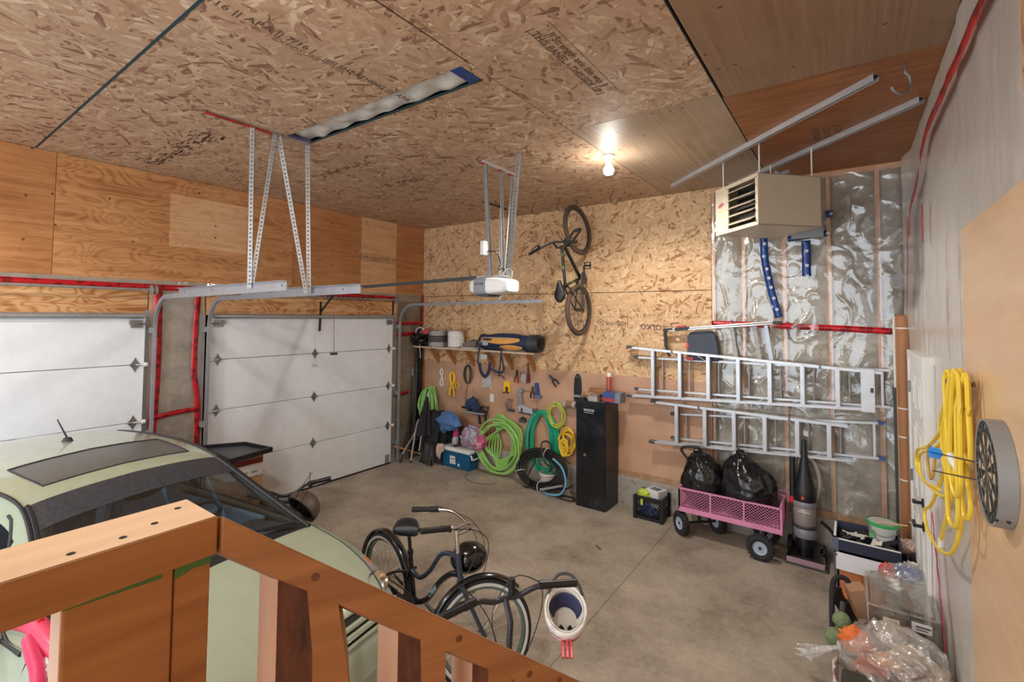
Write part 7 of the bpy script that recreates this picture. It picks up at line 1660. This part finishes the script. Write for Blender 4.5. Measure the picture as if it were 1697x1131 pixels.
t = thing('carton','plain cardboard box at the bottom of the stack behind the car','carton',(0.6,-3.35,0)); MB().box(0.32,0.78,-3.56,-3.16,0.0,0.619).build('carton', M('kraft_b',(196,160,122),0.75), t, bevel=0.003); MB().box(0.5,0.56,-3.565,-3.155,0.2,0.6195).build('packing_tape', M('tape_buff',(206,176,136),0.4), t)

# ------------------------------------------------------------------ dartboard and yellow cord on the right
db = thing('dart_board','round dartboard with a grey rim and bare wires on the birch board','dartboard',(6.655,-3.44,1.845))
cD = Vector((6.654,-3.44,1.845)); aX = Vector((-1,0,0)); dpt = 0.050; RB = 0.192
MB().lathe(cD,[(0,0),(RB,0),(RB,dpt),(RB-0.008,dpt),(RB-0.008,dpt-0.006),(0,dpt-0.006)],64,aX).build('rim', M('dartboard_rim',(150,151,152),0.5,0.1,var=0.1), db, smooth=True)
m_seg = [M('dart_black',(44,42,40),0.85,var=0.4,vscale=40), M('dart_cream',(206,184,150),0.85,var=0.2,vscale=40)]
fz = cD+aX*(dpt-0.004)
MB().lathe(fz,[(0.142,0),(0.183,0)],60,aX).build('number_ring', m_seg[0], db)
for k in range(20):
    a0 = 2*PI*(k-0.5)/20; pts = []
    b = MB()
    for q0,q1 in ((0.015,0.142),):
        n_ = 4; vs = []
        for i in range(n_+1):
            a = a0+2*PI/20*i/n_; d = Vector((0,math.sin(a),math.cos(a))); vs += [fz+d*q0+aX*0.0005,fz+d*q1+aX*0.0005]
        b.add(vs,[(2*i,2*i+1,2*i+3,2*i+2) for i in range(n_)])
    b.build('segment', m_seg[k%2], db)
b = MB()
for r_ in (0.085,0.092,0.135,0.142,0.015,0.006,0.173): b.torus(fz+aX*0.002,r_,0.0013,aX,48,4)
for k in range(20):
    a = 2*PI*(k-0.5)/20; d = Vector((0,math.sin(a),math.cos(a))); b.tube([fz+d*0.015+aX*0.002,fz+d*0.145+aX*0.002],0.0012,4)
b.build('spider_wire', M('dull_wire',(98,94,88),0.5,0.4), db)
MB().lathe(fz+aX*0.001,[(0,0),(0.0145,0)],20,aX).build('bullseye', m_seg[0], db)
for k in range(20):
    a = 2*PI*k/20; d = Vector((0,-math.sin(a),math.cos(a)))
    text(str([20,1,18,4,13,6,10,15,2,17,3,19,7,16,8,11,14,9,12,5][k]),'wire_number',m_steel,db,0.026,fz+aX*0.002+d*0.154-Vector((0,0,0.0)),Vector((0,-math.cos(a),-math.sin(a))),d,0.001)
bb = MB()
for y in (0.12,0.145): bb.sphere(cD+aX*(0.02 if y < 0.13 else 0.05)+Vector((0,-0.141,-0.133)),0.006,8,5)
bb.build('rim_screws', m_black, db)['kind'] = 'stuff'
def dart(p0, d, label, flight):
    d = Vector(d).normalized(); p0 = Vector(p0)
    t = thing('dart', label, 'dart', tuple(p0), 'darts in the board')
    MB().tube([p0,p0+d*0.03],0.0015,5).build('point', m_steel, t)
    MB().tube([p0+d*0.028,p0+d*0.04,p0+d*0.085,p0+d*0.09],[0.002,0.0036,0.0036,0.002],8).build('barrel', m_brass, t, smooth=True)
    MB().tube([p0+d*0.088,p0+d*0.155],0.0022,6).build('shaft', m_black, t)
    if flight:
        _,u,v = frame_of(d)
        for w in (u,v): 
            for s_ in (-1,1): MB().add([p0+d*0.118,p0+d*0.128+w*(0.020*s_),p0+d*0.158+w*(0.022*s_),p0+d*0.166],[(0,1,2,3)]).build('flight', M('flight_blue',(28,132,214),0.4), t, solid=0.0012)
dart(fz+Vector((0,0.02,0.02))+aX*0.0,(-0.96,0.1,0.10),'dart with blue flight stuck in the board centre',True)
dart(fz+Vector((0,0.0,-0.04))+aX*0.0,(-0.97,0.08,0.06),'dart without a flight stuck below the blue-flighted dart',False)
t = thing('extension_cord','thick yellow extension cord hung in a long hank on the right wall over the door','cord',(6.6,-2.9,2.1))
m_yc = M('yellow_cord2',(240,208,66),0.42)
b = MB(); rnd = random.Random(11)
for i in range(12):
    y0 = -2.80-0.055*(i%6)+0.02*(i//6); wv = rnd.uniform(0.05,0.12); lo = 1.58+rnd.uniform(-0.16,0.30); x0 = 6.62-0.012*(i%4)
    yb = y0+rnd.uniform(-0.16,0.38)
    b.tube(cr([(x0,y0-0.035,2.03),(x0,y0-0.01,2.14+0.015*(i%3)),(x0-0.012,y0+0.035,2.11),(x0-0.02,yb+wv,1.85),(x0-0.02,yb+wv*1.0,lo+0.05),(x0-0.015,yb,lo),(x0-0.01,yb-wv*0.8,lo+0.08),(x0-0.005,y0-0.06,1.80)],6,closed=True),0.0095,7,closed=True)
b.tube(cr([(6.61,-2.80,2.02),(6.59,-2.45,1.80),(6.58,-2.0,1.62),(6.57,-1.55,1.50),(6.57,-1.42,1.40),(6.57,-1.52,1.34),(6.58,-2.0,1.38),(6.59,-2.55,1.48),(6.60,-2.95,1.68)],9),0.0095,8)
b.tube(cr([(6.61,-2.75,1.92),(6.59,-2.35,1.70),(6.57,-1.75,1.52),(6.57,-1.62,1.42),(6.57,-1.80,1.36),(6.59,-2.35,1.46)],9),0.0095,8)
b.tube(cr([(6.60,-2.52,1.62),(6.58,-2.10,1.30),(6.57,-1.85,1.18),(6.57,-1.95,1.10),(6.58,-2.30,1.12),(6.59,-2.70,1.25),(6.60,-2.92,1.48),(6.60,-2.85,1.72)],9),0.0095,8)
b.tube(cr([(6.60,-2.80,1.62),(6.59,-2.62,1.42),(6.59,-2.42,1.24),(6.59,-2.36,1.19)],9),0.0095,8)
b.build('cord', m_yc, t, smooth=True)
MB().tube([(6.585,-3.03,1.72),(6.57,-3.0,1.77),(6.565,-2.97,1.79)],[0.010,0.018,0.016],10).build('plug', m_white, t, smooth=True)
MB().tube(cr([(6.55,-2.42,1.72),(6.55,-2.28,1.60),(6.55,-2.36,1.52),(6.55,-2.5,1.57),(6.56,-2.48,1.68)],6),0.008,7).build('connector_loop', M('tan_cord',(198,160,84),0.5), t, smooth=True)
MB().cyl((6.665,-2.92,2.11),(6.56,-2.92,2.12),0.010,8).build('wall_hook', m_steel, t); MB().cyl((6.59,-2.36,1.19),(6.59,-2.34,1.13),0.014,10).build('socket_end', m_white, t, smooth=True)

# ------------------------------------------------------------------ clutter at the lower right
cx = 6.28
def rot_box(b, c, s_, rz, rx=0.0, ry=0.0):
    m_ = Euler((R(rx),R(ry),R(rz))).to_matrix(); return b.obox(c, m_@Vector((1,0,0)), m_@Vector((0,1,0)), m_@Vector((0,0,1)), *s_)
t = thing('storage_bin','large black wheeled bin holding orange boxes along the right wall','bin',(6.3,-1.4,0))
m_bin2 = M('bin_charcoal',(50,52,58),0.5,bump=0.1)
b = MB().box(6.06,6.56,-0.92,-0.64,0.0,0.03).box(6.05,6.075,-0.92,-0.62,0.0,0.42).box(6.545,6.57,-0.92,-0.62,0.0,0.42).box(6.06,6.56,-0.645,-0.62,0.0,0.42); b.build('bin_shell', m_bin2, t, bevel=0.006)
MB().box(6.052,6.074,-0.935,-0.90,0.02,0.40).box(6.046,6.06,-0.86,-0.70,0.28,0.36).build('bin_edge', M('bin_edge_grey',(96,98,104),0.5), t, bevel=0.004)
t = thing('orange_carton','orange carton standing inside the black bin under the white flap','carton',(6.25,-0.86,0.03)); MB().box(6.085,6.38,-0.915,-0.80,0.031,0.34).build('carton', M('orange_card',(214,128,84),0.65,var=0.08), t, bevel=0.003); MB().box(6.24,6.245,-0.9165,-0.9145,0.031,0.30).build('flap_line', M('orange_line',(160,92,60),0.6), t); MB().box(6.085,6.15,-0.92,-0.90,0.031,0.07).build('bright_edge', M('bright_orange',(240,140,60),0.5), t)
t = thing('flap_panel','plain white board leaning on the front of the dark open box','board',(6.25,-0.87,0.3)); rot_box(MB(),(6.275,-0.945,0.345),(0.42,0.008,0.135),-2,-12).build('board', M('white_board',(222,222,228),0.5), t, bevel=0.002)
t = thing('open_box','dark blue open-topped box full of black and white packing scraps','box',(6.27,-0.75,0.42))
b = MB().box(6.06,6.50,-0.905,-0.895,0.42,0.515).box(6.06,6.50,-0.575,-0.565,0.42,0.56).box(6.055,6.065,-0.905,-0.565,0.42,0.54).box(6.495,6.505,-0.905,-0.565,0.42,0.54).box(6.06,6.50,-0.90,-0.57,0.42,0.43)
b.build('box_shell', M('navy_card',(46,50,72),0.55), t, bevel=0.003); b = MB().box(6.05,6.085,-0.912,-0.905,0.40,0.52); b.build('corner_tape', M('blue_grey',(92,106,130),0.4), t)
MB().box(6.056,6.504,-0.908,-0.892,0.512,0.519).box(6.05,6.068,-0.905,-0.565,0.537,0.546).build('frayed_edge', m_white, t)
sc = MB(); rnd = random.Random(5); sk = MB()
for k in range(34):
    c_ = (rnd.uniform(6.11,6.46),rnd.uniform(-0.86,-0.62),0.47+rnd.uniform(0,0.06))
    rot_box(sc if k%2 else sk, c_, (rnd.uniform(0.06,0.16),rnd.uniform(0.02,0.05),0.012), rnd.uniform(0,180), rnd.uniform(-35,35), rnd.uniform(-30,30))
sc.build('pale_scraps', M('pale_scraps',(208,204,192),0.7), t, bevel=0.003)['kind']='stuff'; sk.build('black_scraps', M('black_scraps',(30,30,34),0.5), t, bevel=0.003)['kind']='stuff'
t = thing('plastic_pail','white plastic pail with green-edged lid sitting in the dark open box','pail',(6.40,-0.62,0.50))
MB().lathe((6.395,-0.66,0.49),[(0,0),(0.075,0),(0.10,0.13),(0.106,0.135),(0.106,0.155)],32).build('pail', m_white, t, smooth=True); MB().lathe((6.395,-0.66,0.64),[(0.108,-0.01),(0.116,-0.005),(0.116,0.018),(0.108,0.022)],36).build('green_lid_edge', M('lid_green',(58,164,88),0.4), t, smooth=True); MB().lathe((6.395,-0.66,0.655),[(0,0.004),(0.09,0.004),(0.108,0.0)],36).build('lid', M('lid_clear',(190,184,178),0.3), t, smooth=True)
MB().box(6.30,6.335,-0.745,-0.735,0.53,0.59).build('green_label', M('label_green',(110,180,110),0.4), t); MB().tube(cr([(6.29,-0.70,0.645),(6.30,-0.78,0.60),(6.40,-0.80,0.575),(6.49,-0.74,0.60),(6.50,-0.66,0.645)],6),0.004,6).build('bail', m_steel, t)
MB().bar((6.36,-0.74,0.672),(6.56,-0.70,0.676),0.014,0.007).build('stir_stick', M('stick',(216,184,140),0.6), t)
t = thing('vacuum_hose','black flat strap lying from the vacuum to the dark open box','strap',(6.02,-0.3,0.35)); MB().tube(cr([(5.93,-0.16,0.36),(6.0,-0.25,0.34),(6.06,-0.45,0.33),(6.07,-0.60,0.36)],6),0.016,8).build('strap', m_black, t, smooth=True)
for k,(x,y,z,r_,lb) in enumerate(((6.56,-0.66,0.50,0.055,'crumpled pinkish paper wad beside the white pail by the tube'),(6.58,-0.88,0.40,0.06,'crumpled white paper lying right of the dark open box'),(6.60,-1.02,0.33,0.06,'second crumpled white paper below, against the door'))):
    t = thing('paper_wad',lb,'paper',(x,y,z-r_),'crumpled papers by the door'); crumple((x,y,z),r_,(1.1,1,0.8),80+k,0.5,3).build('paper', M('paper_wad_%d'%k,((206,178,166),(226,222,216),(220,214,206))[k],0.8), t, smooth=False)
t = thing('side_shelf','dark low shelf carrying the paper and bags against the right wall','shelf',(6.6,-0.9,0)); MB().box(6.575,6.625,-1.02,-0.60,0.0,0.42).build('shelf_side', m_black, t); MB().box(6.50,6.62,-1.08,-0.6,0.255,0.275).build('shelf_board', m_brass, t)
# bag with red and blue packets
t = thing('clear_bag','clear plastic bag holding red and blue packets behind the tote','bag',(6.5,-1.15,0.3))
crumple((6.50,-1.22,0.40),0.17,(1.05,0.85,0.85),91,0.3,2.5,36,24).build('bag_film', m_bagfilm, t, smooth=True, sharp=180)
crumple((6.40,-1.20,0.45),0.065,(0.8,0.8,1.1),92,0.3,3).build('red_packet', M('packet_red',(214,40,46),0.35), t, smooth=True); crumple((6.53,-1.18,0.47),0.075,(1.2,0.7,0.7),93,0.3,3).build('blue_packet', M('packet_blue',(48,88,170),0.35,dirt=((210,214,224),12,0.6)), t, smooth=True); crumple((6.60,-1.27,0.40),0.07,(0.9,0.8,0.9),94,0.3,3).build('white_packet', M('packet_white',(206,204,206),0.5,dirt=((160,60,60),9,0.62)), t, smooth=True)
# tote
t = thing('storage_tote','clear plastic tote with a white printed label full of grey odds and ends','tote',(6.5,-1.65,0))
b = MB(); x0,x1,y0,y1,h_ = 6.26,6.625,-1.84,-1.36,0.49
b.add([(x0+0.03,y0+0.03,0.005),(x1-0.03,y0+0.03,0.005),(x1-0.03,y1-0.03,0.005),(x0+0.03,y1-0.03,0.005),(x0,y0,h_),(x1,y0,h_),(x1,y1,h_),(x0,y1,h_)],[(3,2,1,0),(0,1,5,4),(1,2,6,5),(2,3,7,6),(3,0,4,7)])
b.build('tote_shell', m_tote, t, solid=0.004)
b = MB()
for A,B in (((x0,y0),(x1,y0)),((x1,y0),(x1,y1)),((x1,y1),(x0,y1)),((x0,y1),(x0,y0))): b.bar((*A,h_),(*B,h_),0.022,0.014)
b.build('tote_rim', m_tote, t); MB().box(x0+0.02,x1-0.02,y0+0.02,y1-0.02,h_+0.006,h_+0.012).build('tote_lid', m_tote, t)
MB().box(6.49,6.59,-1.853,-1.845,0.395,0.45).build('label', m_white, t); MB().box(6.51,6.585,-1.8545,-1.853,0.425,0.434).box(6.51,6.57,-1.8545,-1.853,0.41,0.416).build('label_print', m_dgrey, t)
for k in range(5): MB().box(x0+0.002+0.001*k,x0+0.008,-1.46-0.07*k,-1.425-0.07*k,0.30,0.44).build('tote_rib', m_white, t)
for k in range(7): crumple((6.34+0.07*(k%4),-1.74+0.14*(k//3),0.12+0.10*(k%3)),0.085,(1,1,0.8),100+k,0.4,3,16,10).build('contents', M('tote_stuff_%d'%k,((120,108,98),(150,140,128),(96,86,80),(176,166,152),(110,92,84),(140,128,120),(160,130,110))[k],0.8), t, smooth=True)
t = thing('kraft_carton','small brown carton standing open left of the clear tote','carton',(6.2,-1.4,0.2)); rot_box(MB(),(6.215,-1.42,0.29),(0.115,0.13,0.20),18,0,-14).build('carton', M('kraft_c',(178,136,104),0.7), t, bevel=0.003); rot_box(MB(),(6.205,-1.488,0.31),(0.09,0.004,0.006),18,0,-14).build('flap_line', M('kraft_line',(120,86,62),0.7), t)
t = thing('paper_card','blank cream card standing in front of the clear tote','card',(6.40,-1.90,0.32)); rot_box(MB(),(6.385,-1.90,0.385),(0.085,0.004,0.13),4,-8).build('card', M('cream_card',(222,208,186),0.6), t)
t = thing('stroller_handle','black padded U-shaped handle frame at the left of the clutter','handle frame',(6.1,-1.5,0))
MB().tube(cr([(6.055,-1.62,0.0),(6.05,-1.55,0.22),(6.055,-1.45,0.36),(6.085,-1.40,0.405),(6.14,-1.38,0.40),(6.17,-1.38,0.34)],7),0.019,10).build('handle', m_rubber, t, smooth=True)
MB().grid(lambda u,v:(6.105+0.05*math.cos(PI*v)+0.05*u,-1.53+0.16*u,0.10+0.22*v*(1)+0.03*math.sin(PI*u)),10,12).build('dark_seat', m_black, t, smooth=True, solid=0.01); MB().tube(cr([(6.12,-1.55,0.30),(6.115,-1.62,0.22),(6.135,-1.68,0.16),(6.19,-1.72,0.14)],6),0.018,8).build('side_bar', m_dgrey, t, smooth=True)
for k,(c_,r_) in enumerate((((6.115,-1.72,0.25),0.058),((6.075,-1.80,0.16),0.062))):
    t = thing('foam_ball',['upper green foam ball beside the black handle frame','lower green foam ball on the left edge of the clutter'][k],'ball',(c_[0],c_[1],c_[2]-r_),'green foam balls')
    MB().sphere(c_,r_,22,14,(1,1,1),0.12,k*3+1).build('ball', M('foam_green_%d'%k,(132,150,112),0.95,var=0.3,vscale=60,bump=1.0,bscale=120), t, smooth=True)
# big clear bag with orange things
t = thing('clear_bag','big knotted clear bag with orange contents lying in front of the tote','bag',(6.4,-2.1,0.1))
def bagf(u,v):
    a = 2*PI*u; s_ = v; c_ = Vector((6.105,-2.05,0.25))*(1-s_)+Vector((6.62,-2.16,0.33))*s_
    q = 0.035+0.185*math.sin(PI*min(1,s_*0.88+0.02))**0.7
    n1 = 1-abs(noise.noise(Vector((math.cos(a)*1.6,math.sin(a)*1.6,s_*3.0)))); n2 = 1-abs(noise.noise(Vector((math.cos(a)*3.2+4,math.sin(a)*3.2,s_*6.0)))); w = 0.95+0.22*(n1**5-0.4)+0.12*(n2**5-0.4)+0.06*math.sin(9*a+6*s_)*(1-s_)
    return (c_.x+0.05*math.sin(a)*q, c_.y+q*w*math.cos(a), max(0.03,c_.z+q*w*math.sin(a)*0.95))
MB().grid(bagf,110,80,wrapu=True).build('bag_film', m_bagfilm, t, smooth=True, sharp=180)
MB().grid(lambda u,v:(6.105-0.20*v-0.05*v*math.sin(5*PI*u)*v,-2.05-0.07*v+0.016*math.cos(2*PI*u)*(1+2.6*v)*(1+0.4*math.sin(6*PI*u)),0.24-0.07*v+0.012*math.sin(2*PI*u)*(1+1.2*v)*(1+0.5*math.cos(8*PI*u))),26,14,wrapu=True).build('bag_tail', m_tailfilm, t, smooth=True, sharp=180); MB().torus((6.105,-2.05,0.248),0.022,0.012,(1,0.2,0.1),18,7).build('knot', M('milky_film2',(196,196,202),0.25), t, smooth=True)
for k,(x,y,z,c_,s_) in enumerate(((6.20,-2.07,0.33,(232,120,56),(1.3,0.8,1.1)),(6.27,-2.13,0.22,(206,96,50),(1.2,0.9,0.8)),(6.36,-2.10,0.28,(222,160,110),(1.4,0.7,0.7)),(6.46,-2.12,0.36,(196,176,150),(1.2,0.9,0.8)),(6.50,-2.16,0.24,(150,100,92),(1.3,0.9,0.9)),(6.58,-2.12,0.30,(176,150,124),(1.0,0.9,0.9)),(6.38,-2.02,0.40,(200,190,172),(1.0,0.8,0.7)))):
    crumple((x,y,z),0.07,s_,120+k,0.45,3,18,12).build('contents', M('bag_stuff_%d'%k,c_,0.7,var=0.25,vscale=20), t, smooth=True)
t = thing('tool_chest','dark grey-green tool chest at the very bottom under the orange bag','chest',(6.4,-2.2,0)); MB().box(6.12,6.60,-2.42,-2.23,0.0,0.235).build('chest', M('chest_dark',(56,58,52),0.6,var=0.15), t, bevel=0.02); MB().box(6.115,6.605,-2.425,-2.225,0.16,0.172).build('chest_seam', m_black, t)
t = thing('towel','red and white striped cloth hanging at the left of the tool chest','cloth',(6.07,-2.1,0)); MB().grid(lambda u,v:(6.085-0.012*math.sin(9*v+4*u),-2.20+0.12*u,0.20-0.195*v),10,12).build('cloth', M('striped_cloth',(222,214,208),0.9,dirt=((176,64,74),14,0.48)), t, smooth=True, solid=0.01)

# ------------------------------------------------------------------ loose bits
t = thing('fallen_twig','small dark stick lying on the concrete in front of the black cabinet','stick',(4.0,-1.3,0)); MB().bar((3.98,-1.27,0.006),(4.06,-1.33,0.006),0.012,0.008).build('stick', m_brass, t)
t = thing('steel_cable','thin loop of wire lying on the floor in front of the light green hose','wire',(1.7,-0.55,0)); MB().tube(cr([(1.42,-0.36,0.004),(1.50,-0.52,0.004),(1.72,-0.60,0.004),(1.95,-0.52,0.004),(2.0,-0.40,0.004)],7),0.004,5).build('wire', m_dgrey, t, smooth=True)
bpy.context.view_layer.update()
